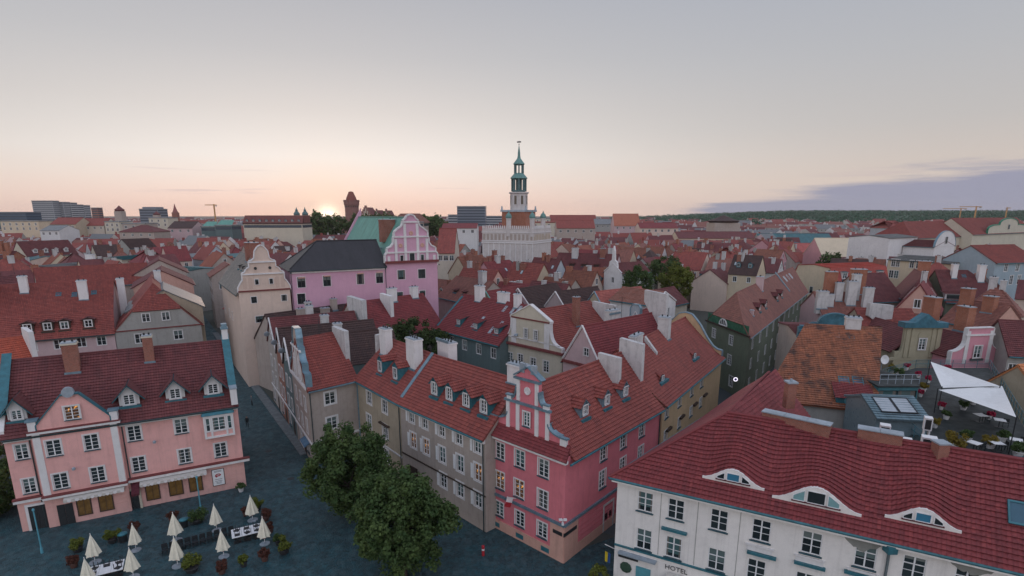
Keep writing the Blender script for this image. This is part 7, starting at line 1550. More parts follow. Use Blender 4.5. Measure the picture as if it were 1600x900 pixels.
for k, (x, y, z, rx, rz, mt, lab) in enumerate(((996, 442, 12, 4.2, 4.5, LF1, 'dark green tree left of the yellow-green tree among the roofs'), (1040, 424, 13, 5, 5.0, LF1, 'dark tree behind the yellow-green tree among the roofs'), (1058, 440, 12, 4.6, 4.6, LF2, 'bright yellow-green tree rising among the roofs'))):
    p = at(x, y, z); tree(lab, (p.x, p.y), z, rx, rz, 110, 80, .24, mt, 30 + k, group='trees rising among the roofs', clump=1.1)
for k, (x, y, z, rx, rz, lab, Y) in enumerate(((45, 360, 14, 8, 6, 'broad green tree on the left skyline of roofs', 0), (8, 366, 12, 8, 6, 'pale green tree at the left edge', 0), (218, 371, 12, 7, 5, 'rounded bright green tree by the white gable wall, left', 0), (1293, 420, 9, 5, 7, 'street tree on the right of the far street', 0), (1286, 404, 9, 5, 7, 'street tree farther up the far street', 0), (1118, 378, 12, 6, 5, 'small green tree among the far right roofs', 0), (935, 357, 12, 7, 6, 'dark tree right of the town hall', 0), (1500, 484, 9, 3, 5, 'ivy tree before the maroon hipped roof', 0))):
    p = at(x, y, z); tree(lab, (p.x, p.y), z, rx, rz, 60, 45, .5 if p.y > 150 else .3, (LF2 if k in (1, 2) else LF1), 50 + k, group='scattered town trees', clump=1.8 if p.y > 150 else 1.1)
for k, x in enumerate((500, 524, 560, 585, 606, 660, 676)):
    Yd = 380 + 12 * (k % 3); p = at_y(x, 352, Yd); tree(f'{["olive", "dark", "deep green", "rounded", "broad", "low", "pale"][k]} park tree {"left of" if x < 540 else "right of"} the brick castle tower', (p.x, p.y), p.z, 9, 7, 60, 30, .8, LF1, 70 + k, group='park trees by the castle', clump=2.6, name='park_tree')

# ------------------------------------------------------------------ skyline landmarks
def block(name, label, x0, x1, ytop, Y, depth, mat, floors=0, cat='building', roof=None, wmat=None, group=None):
    a, b = at_y(x0, ytop, Y), at_y(x1, ytop, Y); w = b.x - a.x; root = empty(name, ((a.x + b.x) / 2, Y, 0)); tag(root, label, cat, group); h = a.z; m = MB(); m.box(-w/2, 0, 0, w/2, depth, h); m.build('wall', [mat], root)
    m = MB(); m.box(-w/2 - .3, -.3, h, w/2 + .3, depth + .3, h + .7); m.build('roof', [roof or GREYR], root)
    if group == 'blocks below the skyline':
        nw = max(3, int(w / 4.2))
        for k in range(min(2, floors)):
            for i in range(nw): link('window', farwin(1.3, 1.8), root, M=Matrix.Translation((-w/2 + (i + .5) * w / nw, 0, h - 3.2 * (k + 1) + .4)))
        floors = 0
    for k in range(floors):
        z = h - 3.0 * (k + 1) + .9
        if z < 8: break
        m = MB(); m.box(-w/2 + .4, -.12, z, w/2 - .4, 0, z + 1.5); m.box(w/2, .4, z, w/2 + .12, depth - .4, z + 1.5); m.build('window_band', [wmat or BANDG], root)
    return root
BANDG = simple('far_window_band', (.035, .06, .09), .25); CONC = simple('pale_concrete', (.42, .43, .45), .8); DCON = simple('blue_grey_panel', (.16, .19, .24), .6)
for k, (x0, x1, yt) in enumerate(((49, 81, 314), (85, 98, 316), (99, 110, 317), (111, 120, 320), (121, 131, 321))): block('hotel_slab', ['widest white-banded hotel slab on the left skyline', 'hotel slab next to the widest slab', 'middle hotel slab of the five', 'fourth hotel slab of the row', 'rightmost hotel slab of the five'][k], x0, x1, yt, 900 + k * 14, 14, CONC, 14, group='hotel slabs on the skyline')
block('office_block', 'low dark blue building at the far left of the skyline', -10, 40, 332, 620, 20, simple('dark_blue_panel', (.03, .08, .14), .5), 3)
block('office_block', 'small square brown tower right of the hotel slabs', 142, 152, 325, 800, 10, BRICK, 6)
rb_ = block('office_block', 'round-shouldered grey office block on the left skyline', 217, 246, 327, 700, 20, DCON, 6); m = MB(); h = at_y(230, 327, 700).z; m.box(-8, 2, h + .6, 8, 18, h + 2.8); m.build('roof_storey', [DCON], rb_)
block('office_block', 'big dark glass office block left of the town hall tower', 714, 758, 323, 640, 30, DCON, 12)
block('office_block', 'long pale block right behind the castle gables', 700, 716, 336, 700, 16, CONC, 3); block('office_block', 'pale low slab left of the town hall tower base', 758, 792, 338, 760, 16, CONC, 4)
for k, (x0, x1, yt, Y, mt) in enumerate(((0, 60, 346, 420, P_YE), (163, 186, 347, 400, P_CR), (190, 226, 350, 380, P_BG), (232, 262, 341, 460, P_CR), (286, 312, 352, 400, P_PALE), (820, 860, 342, 520, P_CR), (800, 905, 348, 380, P_CR))): block('town_block', ['yellow office front at the far left', 'cream block below the brown tower', 'brown stone row left of the lane', 'cream upper block below the round office', 'pale pink row before the copper roofs', 'cream block right of the town hall', 'white arcaded row right of the town hall'][k], x0, x1, yt, Y, 14, mt, 4, group='blocks below the skyline', roof=(RT1 if k == 6 else GREYR))
# castle tower: round brick shaft, machicolation ring, tapered roof; stepped gables beside it
Yc = 430; p = at_y(551, 345, Yc); z_ = lambda y: at_y(551, y, Yc).z; CT = empty('castle_tower', (p.x, Yc, 0)); tag(CT, 'round brick castle tower with flared crown and pointed roof beside the sunset', 'tower')
CBR = brickm('castle_brick', (.30, .12, .10), sc=.6); m = MB(); m.lathe([(5.0, 0), (5.0, z_(323)), (5.6, z_(319)), (5.6, z_(315))], 16); m.build('shaft', [CBR], CT)
for k in range(16): a = k * math.pi / 8; m = MB(); m.box(-.55, -.3, 0, .55, .3, z_(313) - z_(316)); o = m.build('merlon', [CBR], CT, (5.5 * math.cos(a), 5.5 * math.sin(a), z_(315.5))); o.rotation_euler.z = a + R(90)
m = MB(); m.lathe([(4.4, z_(316)), (3.6, z_(309)), (1.9, z_(301)), (1.9, z_(300)), (.3, z_(299))], 12); m.build('roof', [tiles((.26, .08, .06), .4)], CT)
for k in range(10): a = -math.pi + k * math.pi / 9; m = MB(); m.box(-.3, -.1, 0, .3, .1, 1.2); o = m.build('slit_window', [DARK], CT, (5.05 * math.cos(a), 5.05 * math.sin(a), z_(324))); o.rotation_euler.z = a + R(90)
def stepped(label, x, w, ytop, ybot, Y, n=4, long=0):
    p = at_y(x, ytop, Y); hw = w / 2 * Y / FPX; zb, zt = at_y(x, ybot, Y).z, p.z; root = empty('stepped_gable_house', (p.x, Y, 0)); tag(root, label, 'castle wing', 'stepped gables of the castle'); m = MB(); pts = [Vector((-hw, 0, 0))]
    for k in range(n): zk = zb + (zt - zb) * (k + 1) / n; q = hw * (1 - k / n); pts += [Vector((-q, 0, zk if k else zb + (zt - zb) / n)), Vector((-hw * (1 - (k + 1) / n) if k < n - 1 else -hw / n * .5, 0, zk))]
    pts = pts + [Vector((-q.x, 0, q.z)) for q in reversed(pts)]; m.prism(pts, Vector((0, -1, 0)), .8); m.build('stepped_gable', [CBR], root)
    for k in range(5): m = MB(); x_ = (-.6 + .3 * k) * hw; m.box(x_ - .3, -.06, zb - 3, x_ + .3, .0, zb + (zt - zb) * (.7 - .28 * abs(k - 2))); m.build('blind_niche', [P_CR], root)
    r = MB(); h = zt - (zt - zb) * .18
    for s in (-1, 1): roof_plane(r, [Vector((s * hw, .8, zb)), Vector((s * hw, 22, zb)), Vector((0, 22, h)), Vector((0, .8, h))], 0)
    r.build('roof', [RT3], root); m = MB(); m.box(-hw + .1, .8, 0, hw - .1, 22, zb); m.build('wall', [CBR], root)
stepped('broad stepped brick gable next to the castle tower', 571, 17, 321, 336, 425, 5); stepped('middle stepped brick gable of the castle', 588, 10, 326, 338, 440, 4); stepped('right stepped brick gable of the castle', 603, 11, 326, 340, 440, 4)
# baroque twin-towered church with long roof
Yb = 470; CH = empty('twin_tower_church', (at_y(470, 340, Yb).x, Yb, 0)); tag(CH, 'long church with two onion-domed towers left of the sunset', 'church'); zc = lambda y: at_y(470, y, Yb).z
m = MB(); m.box(-46, 2, 0, -2, 18, zc(346)); m.build('wall', [P_CR], CH); r = MB()
for (a, b) in (((2, 10), (18, 10)),): roof_plane(r, [Vector((-47, 1.5, zc(346))), Vector((-2, 1.5, zc(346))), Vector((-2, 10, zc(337))), Vector((-47, 10, zc(337)))], 0); roof_plane(r, [Vector((-47, 18.5, zc(346))), Vector((-2, 18.5, zc(346))), Vector((-2, 10, zc(337))), Vector((-47, 10, zc(337)))], 0)
r.build('roof', [seam('grey_green_sheet', (.20, .24, .22))], CH)
for s in (-3.4, 3.4):
    m = MB(); m.box(s - 2, -1, 0, s + 2, 3, zc(336)); T_ = m.build('tower', [P_BG], CH); m = MB(); m.lathe([(2.3, zc(336)), (2.6, zc(334)), (1.6, zc(331)), (1.0, zc(330)), (1.1, zc(328)), (.5, zc(326.5)), (.12, zc(323.5))], 10, 0, s, 1); m.build('onion_dome', [COPD], T_, smooth=True)
h = block('town_block', 'long building with brown mansard and row of dormers below the twin towers', 380, 472, 350, 330, 16, P_CR, 1, roof=RTB)
m = MB(); V = Vector; zt_ = at_y(425, 350, 330).z; hw = (at_y(472, 350, 330).x - at_y(380, 350, 330).x) / 2; roof_plane(m, [V((-hw - .4, -.4, zt_)), V((hw + .4, -.4, zt_)), V((hw, 3, zt_ + 4.6)), V((-hw, 3, zt_ + 4.6))], 0); m.box(-hw, 3, zt_, hw, 14, zt_ + 4.8); m.build('mansard', [tiles((.17, .055, .05), .4)], h)
for k in range(9): link('dormer', DMC[0] if 0 in DMC else dormer_mesh().mesh('dormer', [TRIM, RT1, WHITE, GLASS]), h, M=Matrix.Translation((-hw + 2 + k * (2 * hw - 4) / 8, .6, zt_ + 1)))
def spire(label, x, ytop, ybase, Y, r, mat, cat='church', onion=False):
    p = at_y(x, ybase, Y); root = empty('church_spire', (p.x, Y, 0)); tag(root, label, cat); zt_ = at_y(x, ytop, Y).z; m = MB(); m.box(-r, -r, 0, r, r, p.z); m.build('tower', [P_BG if onion else BRICK], root); m = MB(); m.lathe([(r * 1.1, p.z), (r * (1.3 if onion else .75), p.z + (zt_ - p.z) * .25), (r * (.7 if onion else .4), p.z + (zt_ - p.z) * .55), (.1, zt_)], 10); m.build('spire', [mat], root); return root
spire('thin dark red church spire on the left skyline', 274, 318, 332, 620, 2.6, tiles((.30, .10, .09), .3)); spire('small domed church turret left of the round office block', 187, 321, 330, 560, 3.4, RT3, onion=True); spire('small red cupola in the distance beside the office block', 245, 330, 336, 560, 2.5, RT3, onion=True)
spire('squat brown dome roof before the right-hand wood', 1130, 336, 348, 420, 9, RTB, 'church', True)
def crane(label, x, ytop, Y, jib):
    p = at_y(x, ytop, Y); root = empty('tower_crane', (p.x, Y, 0)); tag(root, label, 'crane', 'tower cranes on the skyline'); CR = simple('crane_orange', (.5, .26, .08), .6)
    m = MB(); m.box(-.7, -.7, 0, .7, .7, p.z); m.build('mast', [CR], root); m = MB(); m.box(-jib * .3, -.5, p.z - 1.6, jib, .5, p.z - .5); m.build('jib', [CR], root); m = MB(); m.box(-jib * .3, -.8, p.z - 3.2, -jib * .2, .8, p.z - 1.6); m.build('counterweight', [CONC], root)
crane('orange tower crane left of the twin-towered church', 334, 319, 800, -12); crane('tower crane on the right-hand wooded skyline', 1526, 322, 900, -26); crane('tower crane left of the other on the right skyline', 1502, 325, 1100, -34); crane('slim tower crane at the right end of the skyline', 1574, 324, 1000, 6)
# hip-roofed brown hall behind the great gable
h = block('town_block', 'brown hip-roofed hall behind the great pink gable', 612, 662, 348, 350, 20, P_BG, 1); m = MB(); V = Vector; zt_ = at_y(640, 348, 350).z; roof_plane(m, [V((-11, -.4, zt_)), V((11, -.4, zt_)), V((6, 10, zt_ + 5.5)), V((-6, 10, zt_ + 5.5))], 0); roof_plane(m, [V((11, -.4, zt_)), V((11, 20, zt_)), V((6, 10, zt_ + 5.5))], 0); roof_plane(m, [V((-11, -.4, zt_)), V((-6, 10, zt_ + 5.5)), V((-11, 20, zt_))], 0); m.build('hip_roof', [tiles((.20, .075, .055), .4)], h)
# copper roofs on the left skyline
for k, (x0, x1, y0, Y) in enumerate(((314, 336, 349, 360), (336, 362, 347, 350))):
    h = block('copper_roofed_house', ['left green copper-roofed house below the crane', 'right green copper-roofed house below the crane'][k], x0, x1, y0 + 6, Y, 12, P_TG, 1); hw = (at_y(x1, y0, Y).x - at_y(x0, y0, Y).x) / 2; z0 = at_y(x0, y0 + 6, Y).z; m = MB(); roof_plane(m, [V((-hw, 0, z0)), V((hw, 0, z0)), V((hw - 1, 6, z0 + 3.4)), V((-hw + 1, 6, z0 + 3.4))], 0); m.build('copper_roof', [GRN], h)
# red church halls with steep roofs left of the town hall, long roofs right
for k, (x0, x1, yt, yb, Y, rm, lab) in enumerate(((683, 710, 357, 394, 175, RT1, 'steep red gabled roof left of the town hall'), (690, 745, 349, 356, 300, RT2, 'long low red roof left of the town hall tower'), (870, 930, 344, 356, 330, RT1, 'long red roof right of the town hall'), (960, 1000, 334, 352, 420, tiles((.40, .13, .08), .3), 'tall orange-red church roof before the wood'), (1000, 1060, 348, 356, 380, RT2, 'low red roof range before the wood'), (1190, 1305, 365, 380, 330, TEALR, 'long teal roofed hall below the wood'), (1215, 1300, 380, 398, 300, tiles((.42, .10, .09), .25), 'broad coral red roof beyond the far street'), (1060, 1180, 362, 372, 330, RT3, 'maroon roof range below the wood'), (1285, 1345, 372, 400, 240, P_YE, 'pale yellow gabled house with steep attic windows up the far street'), (1390, 1420, 345, 356, 300, RT1, 'small pyramid red roof on the right skyline'), (78, 118, 340, 350, 390, RT1, 'red-roofed grey school under the hotel slabs'), (122, 162, 341, 352, 400, RT1, 'white row with red roof right of the grey school'), (62, 92, 352, 360, 340, GREYR, 'low grey roof right of the broad green tree'), (186, 240, 352, 362, 330, RT3, 'maroon roofed row under the round office block'), (262, 300, 346, 356, 360, RTB, 'dark roofed house left of the copper roofs'), (860, 932, 336, 346, 520, RT1, 'red-roofed palace on the skyline right of the tower'), (930, 962, 342, 350, 480, GREYR, 'grey roofed block right of the skyline palace'))):
    a, b = at_y(x0, yb, Y), at_y(x1, yb, Y); zr = at_y(x0, yt, Y + 8).z; fp = [a.xy, b.xy, b.xy + Vector((0, 16)), a.xy + Vector((0, 16))]
    House('long_house', lab, fp, a.z, zr, WALLS[k % len(WALLS)][1], rm, 'x', gutter=None, course=0, merged=True, wins={'F': [(ctr(max(3, int((b.x - a.x) / 4))), a.z - 2.6, 1.3, 1.6, 'far')]}, hz=(a.z, a.z) if k in (9, 13) else (None, None))

# ------------------------------------------------------------------ distant town and wood, too far to count
rng = random.Random(5); groups_ = {k: MB() for k in range(5)}
dm = MB(); DTW = [plaster((.50, .46, .42), .3), P_GREY, P_PALE, RT1, RT3, GREYR, plaster((.62, .60, .60), .3), RT4]
for i in range(2600):
    Y = 320 + 1900 * (rng.random() ** 1.6); X = rng.uniform(-.95, .95) * Y
    w, d = rng.uniform(8, 20) * (1 + Y / 2600), rng.uniform(8, 14); ze = rng.uniform(8, 14) + (Y > 600) * rng.uniform(0, 5); a = rng.uniform(-.7, .7); zr = ze + rng.uniform(2, 6)
    if abs(X - tp.x) < 26 and Y < 300: continue
    mw, mr = rng.choice((0, 1, 2, 6, 6)), rng.choice((3, 3, 4, 4, 5, 7))
    M = Matrix.Translation((X, Y, 0)) @ Matrix.Rotation(a, 4, 'Z')
    if Y > 420: ze = min(ze, 30 - 14 * 420 / Y)
    zr = min(ze + (zr - ze), 28.5)
    dm.box(-w/2, -d/2, 0, w/2, d/2, ze, mw, M, 'xXyY')
    c = [M @ Vector(q) for q in ((-w/2 - .3, -d/2 - .3, ze), (w/2 + .3, -d/2 - .3, ze), (w/2 + .3, d/2 + .3, ze), (-w/2 - .3, d/2 + .3, ze), (-w/2, 0, zr), (w/2, 0, zr))]
    dm.poly([c[0], c[1], c[5], c[4]], mr); dm.poly([c[2], c[3], c[4], c[5]], mr); dm.poly([c[1], c[2], c[5]], mw); dm.poly([c[3], c[0], c[4]], mw)
    for k in range(int(w / 4)):
        x = -w/2 + (k + .5) * w / int(w / 4); dm.box(x - .6, -d/2 - .08, ze - 2.6, x + .6, -d/2, ze - 1, 8, M, 'yZ')
    if rng.random() < .6: x = rng.uniform(-w/3, w/3); dm.box(x - .5, -.5, zr - 1, x + .5, .5, zr + 1.4, rng.choice((6, 3, 0)), M)
tag(dm.build('distant_town', DTW + [GLASS]), 'far-off roofs and house fronts of the town reaching to the horizon', 'town', kind='stuff')
# wooded ridge on the right: rising ground and a canopy of many crowns
hm = MB(); nx, ny = 40, 10; hz_ = lambda x, y: max(0, (min(1, max(0, (x / y - .12) / .35))) * (18 + 22 * (y - 1100) / 1900)) if y > 1100 else 0
gp_ = [[Vector((y * (-.1 + 1.4 * i / nx), y, hz_(y * (-.1 + 1.4 * i / nx), y) * min(1, (y - 1100) / 500) - .5)) for i in range(nx + 1)] for y in [1100 + 260 * j for j in range(ny + 1)]]
for j in range(ny):
    for i in range(nx): hm.poly([gp_[j][i], gp_[j][i + 1], gp_[j + 1][i + 1], gp_[j + 1][i]])
o = hm.build('wooded_ridge', [LFF]); o['kind'] = 'structure'
C = []; S_ = []
for i in range(5200):
    y = rng.uniform(900, 3300); x = y * rng.uniform(.02, 1.25); dens = min(1, max(0.02, (x / y - .12) / .2))
    if y < 1150: dens *= .35
    if rng.random() > dens: continue
    g = hz_(x, y) * min(1, max(0, (y - 1100) / 500)); C.append((x, y, g + rng.uniform(5, 10))); S_.append(rng.uniform(7, 12))
for i in range(500):
    y = rng.uniform(500, 1600); x = -y * rng.uniform(-.2, .95); C.append((x, y, rng.uniform(6, 12))); S_.append(rng.uniform(5, 8))
ob = link('distant_wood', leaf_mesh('distant_wood', LFF, C, S_, 26, 2.6, 3, squash=.7)); tag(ob, 'dark green wood stretching along the right horizon', 'wood', kind='stuff')

# ------------------------------------------------------------------ haze over the town
hz2 = bpy.data.materials.new('haze'); hz2.use_nodes = True; ht = hz2.node_tree; ht.nodes.remove(ht.nodes['Principled BSDF']); pv = ht.nodes.new('ShaderNodeVolumePrincipled')
pv.inputs['Color'].default_value = (.92, .87, .89, 1); pv.inputs['Density'].default_value = .00007; pv.inputs['Anisotropy'].default_value = .25
ht.links.new(pv.outputs[0], ht.nodes['Material Output'].inputs['Volume'])
m = MB(); m.box(-4600, -120, -1, 4600, 3700, 92); tag(m.build('haze', [hz2]), 'thin evening haze lying over the town', 'haze', kind='stuff')
# ------------------------------------------------------------------ restaurant terrace on the square
CANV = simple('cream_umbrella_canvas', (.80, .75, .62), .85, 0, .15, 3); POT = simple('dark_pot', (.03, .03, .034), .6); RIM = simple('brown_pot', (.11, .05, .04), .7)
def umbrella():
    root = empty('closed_umbrella', (0, 0, 0)); n = 16; m = MB(); prof = [(.62, 1.05), (.50, 1.5), (.34, 2.2), (.18, 2.9), (.05, 3.35), (.02, 3.45)]
    rings = [[Vector((r * (1 + (.22 if i % 2 else -.16) * min(1, (3.4 - z) / 1.2)) * math.cos(2 * math.pi * i / n), r * (1 + (.22 if i % 2 else -.16) * min(1, (3.4 - z) / 1.2)) * math.sin(2 * math.pi * i / n), z + (.10 * (i % 4 == 1) - .05 * (i % 4 == 3) if k == 0 else 0))) for i in range(n)] for k, (r, z) in enumerate(prof)]
    for k in range(len(rings) - 1):
        for i in range(n): j = (i + 1) % n; m.poly([rings[k][i], rings[k][j], rings[k + 1][j], rings[k + 1][i]])
    m.poly(list(reversed(rings[0]))); m.build('canvas', [CANV], root)
    m = MB(); m.tube((0, 0, .1), (0, 0, 3.6), .035, n=8); m.build('pole', [WHITE], root); m = MB(); m.lathe([(.10, .72), (.17, .80), (.16, 1.02), (.08, 1.1)], 8); m.build('tie_band', [simple('red_cloth', (.28, .02, .04), .8)], root)
    m = MB(); m.lathe([(.55, 0), (.55, .09), (.12, .12), (.1, .3)], 14); m.build('base', [GREYZ], root); return root
U = umbrella(); upx = [(149, 879), (213, 860), (276, 845), (339, 829), (395, 813), (414, 850), (350, 870), (278, 885), (209, 902), (140, 918)]
unames = ['leftmost closed cream umbrella of the back row', 'second closed cream umbrella of the back row', 'third closed cream umbrella of the back row, by the bin', 'fourth closed cream umbrella of the back row', 'closed cream umbrella behind the white tables', 'rightmost closed cream umbrella, in front of the white tables', 'closed cream umbrella at the right end of the stacked chairs', 'closed cream umbrella at the left end of the stacked chairs', 'closed cream umbrella right of the lower white tables', 'lowest left closed cream umbrella, cut by the bottom edge']
for i, (x, y) in enumerate(upx):
    o = U if i == 0 else copy_tree(U); p = at(x, y); o.location = (p.x, p.y, .004); o.rotation_euler.z = i * 1.3; s_ = (.84, .78, .88, .82, .86)[i % 5]; o.scale = (s_, s_ * (1.06, .94)[i % 2], (.80, .77, .83, .80, .78)[i % 5]); tag(o, unames[i], 'umbrella', 'closed umbrellas on the square')
# white tables with dark folded chairs set on them
def table():
    root = empty('cafe_table', (0, 0, 0)); m = MB(); m.box(-.42, -.42, .71, .42, .42, .75); m.build('table_top', [WHITE], root); m = MB(); m.tube((0, 0, .03), (0, 0, .71), .04, n=6); m.build('leg', [DARK], root); m = MB(); m.box(-.3, -.3, 0, .3, .3, .03); m.build('foot', [DARK], root); return root
def chair():
    root = empty('cafe_chair', (0, 0, 0)); m = MB(); m.box(-.22, -.22, .42, .22, .22, .47); m.build('seat', [DARK], root); m = MB(); m.box(-.22, .19, .55, .22, .23, .86); m.build('backrest', [DARK], root)
    for x in (-.19, .19):
        for y in (-.19, .2): m = MB(); m.box(x - .02, y - .02, 0, x + .02, y + .02, .42 if y < 0 else .86); m.build('leg', [DARK], root)
    return root
T0, C0 = table(), chair(); usedT = usedC = False
td = Vector((LP.dirn('F').x, LP.dirn('F').y)); tn = Vector((-td.y, td.x)); ta = math.atan2(td.y, td.x); DIRN = ['front left', 'front middle', 'front right', 'back left', 'back middle', 'back right']
def put(src, used, p, z, rz, lab, cat, grp, flip=False):
    o = copy_tree(src) if used else src; o.location = (p.x, p.y, z); o.rotation_euler = (math.pi if flip else 0, 0, rz); tag(o, lab, cat, grp); return True
for (cx_, cy_, nm) in ((385, 829, 'upper'), (165, 888, 'lower')):
    c = at(cx_, cy_, .75).xy
    for j in range(2):
        for i in range(3):
            p = c + td * ((i - 1) * .86) + tn * ((j - .5) * .86); usedT = put(T0, usedT, p, .004, ta, f'{DIRN[j * 3 + i]} white table of the {nm} table group', 'table', 'white tables on the square'); 
            if not (nm == 'lower' and i == 1 and j == 0): usedC = put(C0, usedC, p + td * .05, .754 + .47, ta + (i - j) * .5, f'dark chair turned over on the {DIRN[j * 3 + i]} table of the {nm} group', 'chair', 'dark chairs turned over on tables', True)
a, b = at(258, 866).xy, at(362, 838).xy
for i in range(10):
    for j in range(2): p = a.lerp(b, i / 9) + tn * (j * .62); usedC = put(C0, usedC, p, .004, ta + .05 * (i % 3) + math.pi * j, f'{["first", "second", "third", "fourth", "fifth", "sixth", "seventh", "eighth", "ninth", "tenth"][i]} dark chair from the left, {["front", "back"][j]} row by the umbrellas', 'chair', 'dark chairs in a double row')
# planters
def planter(label, x, y, r, mat, seed, pot=POT, tall=1.0, base=0.004, name='potted_plant'):
    p = at(x, y, base if base > 1 else 0); root = empty(name, (p.x, p.y, base)); tag(root, label, 'plant', 'potted plants'); m = MB(); m.lathe([(r * .5, 0), (r * .68, .45 * tall), (r * .75, .45 * tall), (r * .72, .5 * tall), (r * .1, .46 * tall)], 12); m.build('pot', [pot], root)
    c = crown_centres(14, r, r, r * .7, seed, .3); c[:, 2] += .5 * tall + r * .55; link('foliage', leaf_mesh('foliage', mat, c, np.full(14, r * .42), 70, .055 + r * .04, seed), root)
pl = [(122, 862, .62, LF2, 'round yellow-green potted bush left of the leftmost umbrella'), (176, 848, .62, LF2, 'round yellow-green potted bush between the first two umbrellas'), (309, 817, .85, LF1, 'wide green potted bush by the teal post'), (402, 797, .6, LF2, 'green potted bush beside the umbrella near the lane'), (415, 813, .58, LF3, 'reddish potted shrub right of the white tables'), (423, 832, .4, LF3, 'small reddish potted shrub by the rightmost umbrella'), (435, 851, .42, LF1, 'small green potted shrub touching the larger bush'), (444, 864, .75, LF2, 'large green potted bush at the right end of the cafe'), (414, 876, .48, LF3, 'reddish planter in the front line'), (381, 885, .45, LF2, 'low green planter in the front line'), (347, 896, .48, LF3, 'reddish planter near the bottom edge'), (300, 893, .85, LF2, 'wide yellow-green bush near the bottom edge'), (116, 886, .5, LF3, 'rust-brown potted shrub by the lower left umbrella'), (210, 832, .5, LF3, 'twiggy flowering pot behind the second umbrella'), (270, 815, .5, LF3, 'twiggy flowering pot behind the third umbrella'), (370, 742, .5, LF1, 'green bush by the corner of the salmon pink house'), (377, 768, .45, LF1, 'potted bush in a white box at the house corner'), (384, 806, .4, LF3, 'small reddish pot beside the white tables')]
for i, (x, y, r, mt, lab) in enumerate(pl): planter(lab, x, y, r, mt, 100 + i, TRIM if 'white box' in lab else (RIM if mt is LF3 else POT))
# bins
for x, y, lab in ((193, 846, 'dark litter bin with teal lid behind the second umbrella'), (288, 823, 'dark litter bin with teal lid beside the third umbrella')):
    p = at(x, y); root = empty('litter_bin', (p.x, p.y, .004)); tag(root, lab, 'bin', 'litter bins'); m = MB(); m.lathe([(.33, 0), (.38, .75)], 12); m.build('body', [DARK], root); m = MB(); m.lathe([(.42, .75), (.42, .83), (.2, .92)], 12); m.build('lid', [TEAL], root)
# posts
LTL = simple('light_teal_paint', (.10, .33, .42), .5)
for x, y, h, lab in ((66, 864, 4.2, 'slim teal lamp post by the doors of the salmon pink house'), (314, 797, 3.6, 'slim teal lamp post in front of the shop windows')):
    p = at(x, y); root = empty('lamp_post', (p.x, p.y, .004)); tag(root, lab, 'lamp post', 'teal lamp posts'); m = MB(); m.lathe([(.12, 0), (.10, .5), (.06, .55), (.055, h)], 10); m.build('pole', [LTL], root); m = MB(); m.lathe([(.05, h), (.11, h + .05), (.09, h + .2), (.02, h + .26)], 10); m.build('cap', [LTL], root)
p = at(755, 868); root = empty('bollard', (p.x, p.y, .004)); tag(root, 'red bollard standing alone before the pink house', 'bollard'); m = MB(); m.lathe([(.13, 0), (.13, .85), (.16, .87), (.14, .98), (.04, 1.03)], 12); m.build('post', [RED], root); m = MB(); m.lathe([(.135, .55), (.135, .7)], 12); m.build('reflective_band', [WHITE], root)
# manhole covers and menu board
for x, y in ((454, 748), (420, 705)): p = at(x, y); m = MB(); m.lathe([(.42, .0), (.42, .012), (.36, .016)], 18); o = m.build('manhole_cover', [DARK], None, (p.x, p.y, .005)); tag(o, f'round iron manhole cover {"nearer the trees" if x == 454 else "in the lane mouth"}', 'manhole cover')
# people: one continuous skinned body each
def person(label, x, y, yaw, stride, top, legs, seed):
    p = at(x, y); root = empty('person', (p.x, p.y, .01)); root.rotation_euler.z = yaw; tag(root, label, 'person'); s = stride
    V = [(0, 0, .95), (0, 0, 1.2), (0, .01, 1.42), (0, .0, 1.52), (0, -.01, 1.66), (0, -.02, 1.76), (.10, 0, .9), (.12, -.12 * s, .5), (.12, -.10 * s + .08 * s, .08), (.12, -.2 * s, .04), (-.10, 0, .9), (-.12, .10 * s, .5), (-.12, .30 * s, .10), (-.12, .20 * s, .05), (.19, 0, 1.40), (.24, .06 * s, 1.14), (.24, .0, .90), (.24, -.03, .80), (-.19, 0, 1.40), (-.24, -.08 * s, 1.14), (-.24, -.16 * s, .92), (-.24, -.2 * s, .82)]
    E = [(0, 1), (1, 2), (2, 3), (3, 4), (4, 5), (0, 6), (6, 7), (7, 8), (8, 9), (0, 10), (10, 11), (11, 12), (12, 13), (2, 14), (14, 15), (15, 16), (16, 17), (2, 18), (18, 19), (19, 20), (20, 21)]
    Rr = [.15, .15, .16, .06, .10, .085, .10, .075, .05, .045, .10, .075, .05, .045, .07, .05, .04, .035, .07, .05, .04, .035]
    me = bpy.data.meshes.new('body'); me.from_pydata(V, E, []); o = bpy.data.objects.new('body_tmp', me); col.objects.link(o); md = o.modifiers.new('s', 'SKIN'); me.skin_vertices[0].data[0].use_root = True
    for i, r in enumerate(Rr): me.skin_vertices[0].data[i].radius = (r, r * .8)
    sb = o.modifiers.new('u', 'SUBSURF'); sb.levels = 1; dg = bpy.context.evaluated_depsgraph_get(); bm_ = bpy.data.meshes.new_from_object(o.evaluated_get(dg)); bpy.data.objects.remove(o)
    SKIN = simple('skin', (.45, .27, .2), .6); HAIR = simple('hair', (.03, .02, .015), .7)
    for mt in (top, legs, SKIN, HAIR): bm_.materials.append(mt)
    for f in bm_.polygons: z = f.center.z; f.material_index = 1 if z < .95 else 0 if z < 1.5 else (3 if z > 1.70 or f.center.y > .05 else 2); f.use_smooth = True
    bm_.name = 'body'; link('body', bm_, root)
person('person in dark clothes walking down the lane', 387, 668, R(20), 1.0, DARK, DARK, 1); person('person in grey standing further up the lane by the house wall', 394, 634, R(-60), .3, simple('grey_cloth', (.15, .16, .18), .8), DARK, 2)
